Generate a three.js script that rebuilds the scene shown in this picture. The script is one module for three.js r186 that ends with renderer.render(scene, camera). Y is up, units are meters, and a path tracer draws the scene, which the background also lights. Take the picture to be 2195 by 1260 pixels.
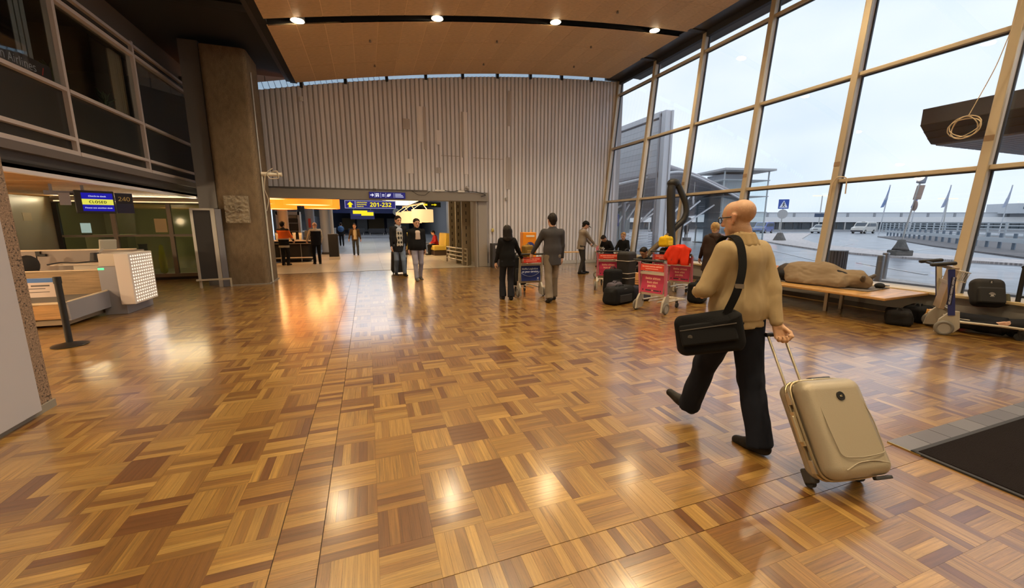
import * as THREE from 'three';
import { RoundedBoxGeometry } from 'three/addons/geometries/RoundedBoxGeometry.js';
import { mergeGeometries } from 'three/addons/utils/BufferGeometryUtils.js';
import { ImprovedNoise } from 'three/addons/math/ImprovedNoise.js';
import { RectAreaLightUniformsLib } from 'three/addons/lights/RectAreaLightUniformsLib.js';
RectAreaLightUniformsLib.init();

// ---------- camera, sky, exposure ----------
const scene = new THREE.Scene();
const camera = new THREE.PerspectiveCamera(2 * Math.atan(630 / 853) * 180 / Math.PI, 2195 / 1260, 0.05, 600);
camera.position.set(0, 1.68, 0);
camera.rotation.order = 'YXZ';
camera.rotation.y = -19.7 * Math.PI / 180;
camera.rotation.x = -10.05 * Math.PI / 180;
const renderer = new THREE.WebGLRenderer({ antialias: true });
renderer.toneMapping = THREE.LinearToneMapping;
renderer.toneMappingExposure = 1.15;
renderer.shadowMap.enabled = true;
const noise = new ImprovedNoise();
let seed = 7;
const rnd = () => { seed = (seed * 1664525 + 1013904223) >>> 0; return seed / 4294967296; };
const rr = (a, b) => a + (b - a) * rnd();
const fbm = (x, y, z, o = 4) => { let s = 0, a = 0.5; for (let i = 0; i < o; i++) { s += a * noise.noise(x, y, z); x *= 2.03; y *= 2.03; z *= 2.03; a *= 0.5; } return s; };
{ // overcast winter sky: pale blue-white with soft cloud bands
  const W = 512, Hh = 256, d = new Float32Array(W * Hh * 4);
  for (let j = 0; j < Hh; j++) for (let i = 0; i < W; i++) {
    const el = (j + 0.5) / Hh * Math.PI - Math.PI / 2, az = (i + 0.5) / W * 2 * Math.PI, y = Math.sin(el), c = Math.cos(el);
    const n = fbm(Math.cos(az) * c * 3 + 5, y * 9, Math.sin(az) * c * 3 + 2, 5);
    const m = THREE.MathUtils.clamp(0.5 + 1.5 * n, 0, 1), g = 0.90 + 0.10 * m, k = (j * W + i) * 4;
    d[k] = 0.53 * g + 0.08 * m; d[k + 1] = 0.63 * g + 0.045 * m; d[k + 2] = 0.745 * g + 0.02 * m; d[k + 3] = 1;
  }
  const t = new THREE.DataTexture(d, W, Hh, THREE.RGBAFormat, THREE.FloatType);
  t.mapping = THREE.EquirectangularReflectionMapping; t.magFilter = THREE.LinearFilter; t.wrapS = THREE.RepeatWrapping; t.needsUpdate = true;
  scene.background = t; scene.backgroundIntensity = 1.45;
}

// ---------- helpers ----------
const PI = Math.PI, V = (x, y, z) => new THREE.Vector3(x, y, z), RAD = PI / 180;
const mats = new Map();
function M(c, rough = 0.7, o = {}) {
  const key = JSON.stringify([c, rough, Object.keys(o).map(k => [k, o[k]?.uuid ?? o[k]])]);
  if (!mats.has(key)) {
    const phys = ['transmission', 'clearcoat', 'sheen', 'thickness', 'specularIntensity'].some(k => k in o);
    const m = phys ? new THREE.MeshPhysicalMaterial({ roughness: rough, ...o }) : new THREE.MeshStandardMaterial({ roughness: rough, ...o });
    if (Array.isArray(c)) m.color.setRGB(...c); else m.color.set(c);
    mats.set(key, m);
  }
  return mats.get(key);
}
const place = (g, x, y, z, r) => { if (r) g.applyMatrix4(new THREE.Matrix4().makeRotationFromEuler(new THREE.Euler(...r, 'YXZ'))); return g.translate(x, y, z); };
const bx = (w, h, d, x = 0, y = 0, z = 0, r = null, b = 0) => place(b ? new RoundedBoxGeometry(w, h, d, 2, Math.min(b, w / 2.01, h / 2.01, d / 2.01)) : new THREE.BoxGeometry(w, h, d), x, y, z, r);
const cy = (r0, r1, h, x = 0, y = 0, z = 0, r = null, s = 20) => place(new THREE.CylinderGeometry(r0, r1, h, s), x, y, z, r);
const sp = (r, x = 0, y = 0, z = 0, sc = [1, 1, 1], s = 16) => new THREE.SphereGeometry(r, s, Math.max(6, s >> 1)).scale(...sc).translate(x, y, z);
const tb = (pts, r, n = 24, s = 8, closed = false) => new THREE.TubeGeometry(new THREE.CatmullRomCurve3(pts.map(p => V(...p)), closed, 'catmullrom', 0.3), n, r, s, closed);
function bar(a, b, w, h = w) { // box from a to b
  const A = V(...a), B = V(...b), g = new THREE.BoxGeometry(w, h, A.distanceTo(B)), m = new THREE.Matrix4().lookAt(B, A, Math.abs(B.clone().sub(A).normalize().y) > 0.99 ? V(0, 0, 1) : V(0, 1, 0));
  g.applyMatrix4(m); const c = A.add(B).multiplyScalar(0.5); return g.translate(c.x, c.y, c.z);
}
function rod(a, b, r, s = 10, r2 = r) {
  const A = V(...a), B = V(...b), g = new THREE.CylinderGeometry(r2, r, A.distanceTo(B), s);
  g.applyQuaternion(new THREE.Quaternion().setFromUnitVectors(V(0, 1, 0), B.clone().sub(A).normalize()));
  const c = A.add(B).multiplyScalar(0.5); return g.translate(c.x, c.y, c.z);
}
const lathe = (p, x = 0, y = 0, z = 0, s = 28) => new THREE.LatheGeometry(p.map(q => new THREE.Vector2(...q)), s).translate(x, y, z);
function ext(p, depth, b = 0, hole = null) { // polygon in xy, pushed out along z
  const s = new THREE.Shape(p.map(q => new THREE.Vector2(...q))); if (hole) s.holes.push(new THREE.Path(hole.map(q => new THREE.Vector2(...q))));
  return new THREE.ExtrudeGeometry(s, { depth, bevelEnabled: b > 0, bevelSize: b, bevelThickness: b, bevelSegments: 2, curveSegments: 10 });
}
const rot = (g, x, y = 0, z = 0) => g.applyMatrix4(new THREE.Matrix4().makeRotationFromEuler(new THREE.Euler(x, y, z, 'YXZ')));
function mg(list) {
  const l = (Array.isArray(list) ? list : [list]).map(g => { const q = g.index ? g.toNonIndexed() : g; for (const k of Object.keys(q.attributes)) if (!['position', 'normal', 'uv'].includes(k)) q.deleteAttribute(k); return q; });
  return l.length === 1 ? l[0] : mergeGeometries(l);
}
const taken = {};
const numbered = n => { const k = taken[n] = (taken[n] ?? -1) + 1; return k ? n + '_' + String(k).padStart(3, '0') : n; };
const shade = o => { o.castShadow = o.receiveShadow = true; return o; };
function P(name, geo, m, parent, label) { // a part
  const o = shade(new THREE.Mesh(Array.isArray(geo) ? mg(geo) : geo, m)); o.name = name; parent.add(o); if (label) o.userData.label = label; return o;
}
function tag(o, label, category, group, kind) { o.userData = { ...o.userData, label, category }; if (group) o.userData.group = group; if (kind) o.userData.kind = kind; return o; }
function T(name, label, category, pos = [0, 0, 0], ry = 0, group) { // a thing
  const o = new THREE.Group(); o.name = numbered(name); o.position.set(...pos); o.rotation.y = ry; scene.add(o); return tag(o, label, category, group);
}
function one(name, geo, m, label, category, pos = [0, 0, 0], ry = 0, group) { // a thing of one mesh
  const o = shade(new THREE.Mesh(Array.isArray(geo) ? mg(geo) : geo, m)); o.name = numbered(name); o.position.set(...pos); o.rotation.y = ry; scene.add(o); return tag(o, label, category, group);
}
function S(name, label, geo, m) { // the setting
  const o = geo ? shade(new THREE.Mesh(Array.isArray(geo) ? mg(geo) : geo, m)) : new THREE.Group(); o.name = numbered(name); scene.add(o);
  o.userData = { label, category: name.split('_')[0], kind: 'structure' }; return o;
}
function dup(o, pos, ry, label) { const c = o.clone(); c.userData = { ...o.userData }; c.name = numbered(o.name.replace(/_\d+$/, '')); c.position.set(...pos); c.rotation.y = ry; if (label) c.userData.label = label; scene.add(c); return c; }
function tex(w, h, draw, srgb = true) { const c = document.createElement('canvas'); c.width = w; c.height = h; draw(c.getContext('2d'), w, h); const t = new THREE.CanvasTexture(c); if (srgb) t.colorSpace = THREE.SRGBColorSpace; t.anisotropy = 8; return t; }
function dtex(w, h, f, srgb = true) { // computed texture, f(u, v) -> [r, g, b] 0..1
  const d = new Uint8Array(w * h * 4);
  for (let j = 0; j < h; j++) for (let i = 0; i < w; i++) { const c = f(i / w, j / h), k = (j * w + i) * 4; for (let q = 0; q < 3; q++) d[k + q] = Math.max(0, Math.min(255, c[q] * 255)); d[k + 3] = 255; }
  const t = new THREE.DataTexture(d, w, h); if (srgb) t.colorSpace = THREE.SRGBColorSpace; t.magFilter = THREE.LinearFilter; t.minFilter = THREE.LinearFilter; t.wrapS = t.wrapT = THREE.RepeatWrapping; t.needsUpdate = true; return t;
}
// noise that repeats over the unit square, on a torus-like blend
const tile = (f) => (u, v) => { const a = f(u, v), b = f(u - 1, v), c = f(u, v - 1), d = f(u - 1, v - 1); return (a * (1 - u) + b * u) * (1 - v) + (c * (1 - u) + d * u) * v; };
const rep = (t, x, y) => { const c = t.clone(); c.repeat.set(x, y); c.needsUpdate = true; return c; };
const text = (lines, w, h, bg, opts = {}) => tex(w, h, (g) => { // flat print
  g.fillStyle = bg; g.fillRect(0, 0, w, h);
  for (const [s, x, y, size, col, al = 'center', wt = 'bold'] of lines) { g.fillStyle = col; g.font = `${wt} ${size}px sans-serif`; g.textAlign = al; g.textBaseline = 'middle'; g.fillText(s, x, y); }
  opts.draw?.(g);
});
const card = (w, h, x, y, z, r) => place(new THREE.PlaneGeometry(w, h), x, y, z, r);

// shared materials
const grainMap = dtex(512, 512, (() => { const f = tile((u, v) => fbm(u * 4, v * 60, 3, 4) * 0.9 + fbm(u * 2, v * 9, 8, 3) * 0.6 + (noise.noise(u * 30, v * 220, 1) > 0.45 ? -0.25 : 0)); return (u, v) => { const k = 0.86 + 0.5 * f(u, v); return [k, k * 0.975, k * 0.93]; }; })());
const speckle = dtex(512, 512, (() => { const f = tile((u, v) => noise.noise(u * 90, v * 90, 2) + 0.6 * noise.noise(u * 200, v * 200, 5)), f2 = tile((u, v) => noise.noise(u * 60 + 9, v * 60, 7)); return (u, v) => { const a = f(u, v), b = f2(u, v); const k = 0.62 + 0.3 * a; return b < -0.3 ? [0.24, 0.21, 0.19] : [k + 0.04, k * 0.94, k * 0.84]; }; })());
const concrete = dtex(512, 512, (() => { const f = tile((u, v) => fbm(u * 70, v * 70, 2, 3)), g = tile((u, v) => fbm(u * 7, v * 3, 5, 4)); return (u, v) => { const k = 0.64 + 0.95 * f(u, v) + 0.22 * g(u, v); return [k, k * 0.97, k * 0.92]; }; })());
const bumpy = dtex(256, 256, (() => { const f = tile((u, v) => fbm(u * 60, v * 60, 4, 2)); return (u, v) => { const k = 0.5 + f(u, v); return [k, k, k]; }; })(), false);
const clothMap = dtex(256, 256, (() => { const f = tile((u, v) => noise.noise(u * 80, v * 80, 9)); return (u, v) => { const k = 0.92 + 0.12 * f(u, v); return [k, k, k]; }; })());
const chrome = M([0.62, 0.61, 0.58], 0.3, { metalness: 1 }), steel = M([0.42, 0.42, 0.42], 0.38, { metalness: 0.9 }), black = M([0.012, 0.012, 0.013], 0.55), dark = M([0.03, 0.03, 0.034], 0.6);
const glass = M([1, 1, 1], 0.0, { transmission: 1, thickness: 0, ior: 1.5 });
const rubber = M([0.03, 0.03, 0.03], 0.8), white = M([0.75, 0.74, 0.72], 0.5), alu = M([0.5, 0.49, 0.47], 0.42, { metalness: 0.6 });

// ---------- large structure ----------
const WZ = -15.2, CY = X => -0.00671 * X * X + 0.1741 * X + 6.382; // far wall, ceiling vault
// parquet: basket weave of five fingers a square, strips of cross fingers along the joints
const woodTop = new THREE.MeshPhysicalMaterial({ map: grainMap, vertexColors: true, roughness: 0.33, ior: 1.75, clearcoat: 1, clearcoatRoughness: 0.16 });
{
  const floor = S('floor', 'glossy honey-coloured basket-weave parquet floor of the hall');
  const base = P('joint_base', bx(32, 0.3, 26, -1.5, -0.156, -2.2), M([0.035, 0.02, 0.01], 0.8), floor);
  const tones = [[0.333, 0.1782, 0.0378], [0.378, 0.2142, 0.0486], [0.423, 0.2475, 0.0612], [0.279, 0.1395, 0.0279], [0.2295, 0.1053, 0.0198], [0.351, 0.1908, 0.0414], [0.396, 0.2268, 0.0522], [0.171, 0.0666, 0.0117], [0.306, 0.1584, 0.0324], [0.45, 0.27, 0.0702], [0.2565, 0.1224, 0.0243], [0.36, 0.198, 0.0432]];
  const make = (L, w, v) => { // finger along x, top at y = 0, four variants of grain per tone
    const g = bx(L - 0.0008, 0.006, w - 0.0008, 0, -0.003, 0).toNonIndexed(), t = tones[v % 12], uv = g.attributes.uv, p = g.attributes.position, c = new Float32Array(p.count * 3);
    const ou = (v * 0.37) % 1, ov = (v * 0.173 + 0.05) % 1, j = 0.94 + 0.12 * ((v * 0.61) % 1);
    for (let i = 0; i < p.count; i++) { uv.setXY(i, ou + p.getX(i) * 0.9, ov + p.getZ(i) * 1.6); c[i * 3] = t[0] * j; c[i * 3 + 1] = t[1] * j; c[i * 3 + 2] = t[2] * j; }
    g.setAttribute('color', new THREE.BufferAttribute(c, 3)); return g;
  };
  const sets = {}, variant = (L, w, v) => (sets[`${L},${w},${v}`] ??= make(L, w, v));
  const items = [], SQ = 0.285, FW = SQ / 5, mtx = (x, z, turn) => new THREE.Matrix4().makeRotationY(turn ? PI / 2 : 0).setPosition(x, 0, z);
  const pick = () => { const q = rnd(); return Math.floor(q < 0.03 ? 7 + 12 * Math.floor(rnd() * 3) : rnd() * 36); };
  const field = (x0, x1, z0, z1, fx, fz, s) => { // squares counted from (fx, fz)
    for (let i = Math.floor((x0 - fx) / SQ); i * SQ + fx < x1; i++) for (let j = Math.floor((z0 - fz) / SQ); j * SQ + fz < z1; j++) {
      const cx = fx + (i + 0.5) * SQ, cz = fz + (j + 0.5) * SQ; if (cx < x0 || cx > x1 || cz < z0 || cz > z1) continue;
      const turn = (i + j + s) & 1, b = Math.floor(rnd() * 36);
      for (let k = 0; k < 5; k++) { const o = (k - 2) * FW, v = rnd() < 0.4 ? b : pick(); items.push([SQ, FW, v, turn ? cx + o : cx, turn ? cz : cz + o, turn]); }
    }
  };
  field(-0.328, 10.0, -15.2, -1.664, -0.328, -1.664, 0);
  field(-0.328, 10.0, -1.472, 2.2, -0.328, -1.472, 1);
  field(-12.2, -0.552, -15.2, 2.2, -0.552, -1.664, 1);
  for (let z = -15.18; z < 2.2; z += FW) items.push([0.216, FW, pick(), -0.44, z, 0]);
  for (let x = -0.30; x < 10; x += FW) items.push([0.186, FW, pick(), x, -1.568, 1]);
  // the fingers that show largest are meshes of their own
  const q = V(0, 0, 0); camera.updateMatrixWorld(true); camera.updateProjectionMatrix();
  for (const it of items) { q.set(it[3], 0, it[4]); const d = q.distanceTo(camera.position); q.project(camera); it.push(Math.abs(q.x) < 1.02 && Math.abs(q.y) < 1.03 && q.z < 1 ? d : 1e3 + d); }
  const order = items.slice().sort((a, b) => a[6] - b[6]), single = new Set(order.slice(0, 290)), rest = [];
  for (const it of items) {
    const g = variant(it[0], it[1], it[2]), m = mtx(it[3], it[4], it[5]);
    if (single.has(it)) { const o = P('plank', g, woodTop, floor); o.applyMatrix4(m); } else rest.push([g, m]);
  }
  const n = rest.length * 36, pos = new Float32Array(n * 3), nor = new Float32Array(n * 3), uv = new Float32Array(n * 2), col = new Float32Array(n * 3), a = V(0, 0, 0), nm = new THREE.Matrix3(); let k = 0;
  for (const [g, m] of rest) {
    nm.getNormalMatrix(m); const p = g.attributes;
    for (let i = 0; i < 36; i++, k++) {
      a.fromBufferAttribute(p.position, i).applyMatrix4(m).toArray(pos, k * 3); a.fromBufferAttribute(p.normal, i).applyMatrix3(nm).toArray(nor, k * 3);
      uv[k * 2] = p.uv.getX(i); uv[k * 2 + 1] = p.uv.getY(i); for (let c = 0; c < 3; c++) col[k * 3 + c] = p.color.array[i * 3 + c];
    }
  }
  const fg = new THREE.BufferGeometry(); for (const [nme, arr, s] of [['position', pos, 3], ['normal', nor, 3], ['uv', uv, 2], ['color', col, 3]]) fg.setAttribute(nme, new THREE.BufferAttribute(arr, s));
  P('parquet_fingers', fg, woodTop, floor).userData.kind = 'stuff';
}
// tiled concourse floor beyond the opening
{
  const f = S('floor_hall', 'pale polished floor tiles of the concourse beyond the opening');
  P('joint_base', bx(26, 0.3, 70, 1, -0.154, WZ - 35), M([0.3, 0.27, 0.22], 0.7), f);
  const cream = [[.50, .44, .33], [.53, .47, .36], [.47, .41, .31]].map(c => M(c, 0.3)), grey = [[.30, .31, .33], [.33, .34, .36]].map(c => M(c, 0.25));
  for (let x = -3.6; x < 4.4; x += 0.9) for (let z = WZ - 0.45; z > -30; z -= 0.9) { const c = z > -24.5 ? cream[Math.floor(rnd() * 3)] : grey[Math.floor(rnd() * 2)]; P('tile', bx(0.893, 0.012, 0.893, x, -0.006, z), c, f); }
  const g1 = [], g2 = [];
  for (let x = -11.7; x < 13.5; x += 0.9) for (let z = WZ - 0.45; z > -83; z -= 0.9) { if (x > -3.7 && x < 4.3 && z > -30) continue; (z > -24.5 ? g1 : g2).push(bx(0.893, 0.012, 0.893, x, -0.006, z)); }
  P('tile_field', g1, cream[0], f).userData.kind = 'stuff'; P('tile_field', g2, grey[0], f).userData.kind = 'stuff';
}
// far wall: ribbed metal cladding with an opening
{
  const w = S('wall_back', 'tall grey ribbed metal wall with patched strips around the wide opening');
  const plate = M([0.44, 0.43, 0.455], 0.55), rib = [[.74, .72, .76], [.69, .67, .71], [.78, .76, .80]].map(c => M(c, 0.5)), pale = M([0.80, 0.77, 0.78], 0.5), dull = M([0.46, 0.42, 0.40], 0.6);
  const slabTop = (x0, x1, y0) => { const n = Math.ceil((x1 - x0) / 0.5), pts = [[x0, y0], [x1, y0]]; for (let i = n; i >= 0; i--) { const x = x0 + (x1 - x0) * i / n; pts.push([x, CY(x) - 0.02]); } return ext(pts, 0.25).translate(0, 0, WZ - 0.3); };
  P('backing', [slabTop(-5.0, 4.36, 2.82), slabTop(4.36, 10.4, 0)], plate, w);
  const pitch = 0.155, rb = (wd, y0, y1, x, d = 0.045) => ext([[-wd / 2, 0], [wd / 2, 0], [wd / 2 - 0.018, d], [-wd / 2 + 0.018, d]], y1 - y0).applyMatrix4(new THREE.Matrix4().makeRotationX(-PI / 2)).scale(1, 1, -1).translate(x, y0, WZ - 0.05);
  let i = 0;
  for (let x = -3.05; x < 10.15; x += pitch, i++) {
    const y0 = x < 4.45 ? 2.84 : 0.13, g = bx(0.106, CY(x) - 0.02 - y0, 0.05, x, (CY(x) - 0.02 + y0) / 2, WZ - 0.034, null, 0.016);
    P('rib', g, rib[i % 7 === 3 ? 1 : i % 5 === 2 ? 2 : 0], w);
  }
  const patch = (x, y0, y1, wd, m) => P('patch_strip', bx(wd, y1 - y0, 0.016, x, (y0 + y1) / 2, WZ), m, w);
  patch(1.98, 4.55, 5.75, 0.13, pale); patch(2.14, 4.3, 5.75, 0.1, dull); patch(2.62, 4.5, 5.0, 0.17, pale); patch(1.55, 3.45, 3.95, 0.26, pale); patch(1.5, 4.95, 5.3, 0.24, dull); patch(2.58, 3.5, 3.7, 0.18, dull);
  patch(3.62, 3.5, 5.7, 0.15, pale); patch(3.5, 4.1, 5.7, 0.07, dull); patch(5.35, 5.35, 6.6, 0.13, dull); patch(5.3, 3.0, 4.2, 0.2, dull);
  P('seam_strip', [bx(0.72, 0.018, 0.014, 3.05, 4.13, WZ), bx(1.2, 0.018, 0.014, 4.5, 4.11, WZ)], dull, w);
  P('skirting', bx(5.7, 0.13, 0.06, 7.25, 0.065, WZ + 0.02), M([0.55, 0.54, 0.53], 0.5), w);
  P('cable_box', bx(0.1, 0.14, 0.06, -1.76, 5.62, WZ + 0.05, null, 0.01), white, w, 'small white box high on the ribbed wall');
  P('wall_socket', cy(0.055, 0.06, 0.05, 5.2, 2.62, WZ + 0.03, [PI / 2, 0, 0]), M([0.3, 0.29, 0.28], 0.5), w);
  P('camera_bracket', [cy(0.05, 0.05, 0.12, 3.62, 3.0, WZ + 0.08, [0, 0, 1.2]), bx(0.03, 0.1, 0.1, 3.68, 2.94, WZ + 0.05)], dull, w);
  P('key_switch', [sp(0.06, 4.62, 1.42, WZ + 0.05, [1, 1.3, 0.7]), cy(0.03, 0.03, 0.05, 4.62, 1.42, WZ + 0.1, [PI / 2, 0, 0])], M([0.65, 0.55, 0.2], 0.4), w, 'yellow key switch beside the opening');
}
// head beam and jamb of the opening, with its rolling gate
{
  const h = S('trim_1', 'dark grey beam over the wide opening with loose cable trunking');
  P('beam', bx(7.5, 0.31, 0.5, 0.65, 2.66, WZ - 0.02, null, 0.01), M([0.26, 0.24, 0.22], 0.5), h);
  P('cable_tray', [bx(5.2, 0.03, 0.05, -0.5, 2.84, WZ + 0.24), bx(0.1, 0.05, 0.07, 0.3, 2.84, WZ + 0.24)], M([0.12, 0.11, 0.1], 0.6), h);
  P('junction_box', [bx(0.36, 0.05, 0.08, 2.55, 2.86, WZ + 0.25), bx(0.24, 0.06, 0.08, 3.35, 2.85, WZ + 0.25)], white, h);
  P('cable', [tb([[1.55, 2.83, WZ + 0.27], [1.75, 2.70, WZ + 0.28], [2.0, 2.68, WZ + 0.28], [2.2, 2.83, WZ + 0.27]], 0.008), tb([[2.7, 2.87, WZ + 0.27], [3.0, 2.83, WZ + 0.28], [3.3, 2.88, WZ + 0.27], [3.9, 2.84, WZ + 0.29], [4.3, 2.74, WZ + 0.28], [4.1, 2.68, WZ + 0.28]], 0.012, 30)], black, h);
  const j = S('door_1', 'grey steel jamb posts at the right side of the opening');
  P('post', [bx(0.36, 2.5, 0.3, 4.2, 1.25, WZ - 0.05, null, 0.01)], M([0.40, 0.37, 0.33], 0.4, { metalness: 0.3 }), j);
  P('post', bx(0.07, 2.5, 0.34, 3.96, 1.25, WZ - 0.02), M([0.28, 0.26, 0.24], 0.5), j);
}
// clerestory panes between wall head and vault
{
  const w = S('window_1', 'band of clerestory panes with daylight glow put in between ribbed wall and wooden ceiling');
  const sky = M([0.55, 0.68, 0.82], 0.35, { emissive: new THREE.Color(0.30, 0.42, 0.55), emissiveIntensity: 0.8 });  // emission put in for daylight; no sky lies behind the panes
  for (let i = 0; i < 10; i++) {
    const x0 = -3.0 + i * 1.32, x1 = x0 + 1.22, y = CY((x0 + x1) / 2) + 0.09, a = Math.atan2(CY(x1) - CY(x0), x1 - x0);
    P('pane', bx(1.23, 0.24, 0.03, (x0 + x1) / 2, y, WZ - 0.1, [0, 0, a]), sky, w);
    P('mullion', bx(0.09, 0.34, 0.16, x0 - 0.05, CY(x0) + 0.07, WZ - 0.03), black, w);
    if (i < 3) for (let k = 1; k < 7; k++) P('glazing_bar', bx(0.012, 0.24, 0.02, x0 + k * 0.17, CY(x0 + k * 0.17) + 0.09, WZ - 0.075, [0, 0, 0.25]), dark, w);
  }
}
// vaulted wooden ceiling with lamp slots
const lampX = [-1.21, 1.94, 5.19, 8.47], slots = [-10.94, -6.36, -1.8, 2.76], woodPanels = [];
{
  const c = S('ceiling', 'curved ceiling of perforated wooden panels crossed by black lamp slots');
  const perf = dtex(256, 256, (() => { const f = tile((u, v) => fbm(u * 5, v * 40, 6, 3)); return (u, v) => { const k = 0.93 + 0.2 * f(u, v), hole = ((u * 64) % 1 - 0.5) ** 2 + ((v * 64) % 1 - 0.5) ** 2 < 0.05 ? 0.75 : 1; return [k * hole, k * hole, k * hole]; }; })());
  const tonesC = [[.74, .50, .27], [.71, .48, .255], [.76, .52, .28]].map(t => M(t, 0.55, { map: perf }));
  const strip = (x0, x1, z0, z1, y, t) => { const a = Math.atan2(CY(x1) - CY(x0), x1 - x0), L = Math.hypot(x1 - x0, CY(x1) - CY(x0)); return bx(L, t, z1 - z0, (x0 + x1) / 2, (CY(x0) + CY(x1)) / 2 + y, (z0 + z1) / 2, [0, 0, a]); };
  const X0 = -1.86, PW = 0.6, nP = 19, runs = [[-15.0, -11.1], [-10.78, -6.52], [-6.2, -1.96], [-1.64, 2.6], [2.92, 6.4]], far = [];
  for (const [z0, z1] of runs) {
    const n = 3, L = (z1 - z0) / n, back = [];
    for (let i = 0; i < nP; i++) {
      const x0 = X0 + i * PW, x1 = x0 + PW - 0.012; back.push(strip(x0, x0 + PW, z0, z1, 0.021, 0.02));
      for (let k = 0; k < n; k++) { const g = strip(x0, x1, z0 + k * L, z0 + (k + 1) * L - 0.010, 0.02, 0.025); if (z0 < -10) P('panel', g, tonesC[(i * 7 + k * 3) % 3], c); else far.push(g); }
    }
    P('carrier', back, M([0.86, 0.64, 0.38], 0.6), c);
  }
  P('panel_field', far, tonesC[0], c).userData.kind = 'stuff';
  for (const z of slots) { const g = []; for (let i = 0; i < nP; i++) { const x0 = X0 + i * PW; g.push(strip(x0, x0 + PW, z - 0.17, z + 0.17, 0.2, 0.02), strip(x0, x0 + PW, z - 0.175, z - 0.16, 0.11, 0.2), strip(x0, x0 + PW, z + 0.16, z + 0.175, 0.11, 0.2)); } P('lamp_slot', g, black, c); }
  P('sprinkler', [[0.35, -12.1], [3.9, -12.2], [7.1, -12.3], [0.5, -13.9], [4.0, -14.0], [7.4, -14.0], [6.6, -10.1]].map(([x, z]) => cy(0.02, 0.035, 0.06, x, CY(x) - 0.02, z, null, 8)), M([0.2, 0.16, 0.12], 0.4), c);
  // hall roof above, shuts out the sky
  const r = S('ceiling_001', 'black roof slab above and beside the wooden vault');
  P('slab', [bx(13.0, 0.3, 25, 4.6, 8.1, -3.0), bx(8.4, 0.3, 25, -6.05, 6.45, -3.0), bx(0.2, 2.0, 25, -1.95, 7.1, -3.0)], M([0.02, 0.019, 0.02], 0.8), r);
  P('duct_slot', bx(6.4, 0.04, 0.34, -5.1, 6.27, -10.94), black, r);
  P('edge_beam', [bx(0.3, 0.3, 25, -2.02, 6.28, -3.0)], M([0.04, 0.035, 0.03], 0.6), r);
}
// window-side ceiling margin: dark metal trays between vault and glazing
const GX = y => 9.52 + Math.tan(5.2 * RAD) * y; // inclined glazing
const mz = [-15.2, -12.93, -10.66, -8.39, -6.12, -3.86, -1.6, 0.66, 2.2];
{
  const t = S('trim_2', 'dark metal ceiling margin along the head of the glazing');
  for (let i = 0; i < 8; i++) { const L = mz[i + 1] - mz[i]; P('tray', bx(0.72, 0.05, L - 0.12, 9.86, 7.50, (mz[i] + mz[i + 1]) / 2, [0, 0, 0.05]), M([0.10, 0.095, 0.095], 0.3, { metalness: 0.5 }), t); P('bracket', bx(0.75, 0.09, 0.14, 9.86, 7.48, mz[i] + 0.02), M([0.05, 0.048, 0.046], 0.4), t); }
  P('head_beam', bx(0.14, 0.22, 17.5, 10.16, 7.42, -6.5), dark, t);
  const e = S('trim_3', 'dark roof eave outside above the top panes');
  P('soffit', bx(1.2, 0.25, 18, 10.75, 7.85, -6.4, [0, 0, -0.02]), M([0.12, 0.115, 0.115], 0.6), e);
  P('gutter', cy(0.12, 0.12, 18, 11.3, 7.82, -6.4, [PI / 2, 0, 0], 12), M([0.10, 0.10, 0.11], 0.5), e);
}
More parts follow.
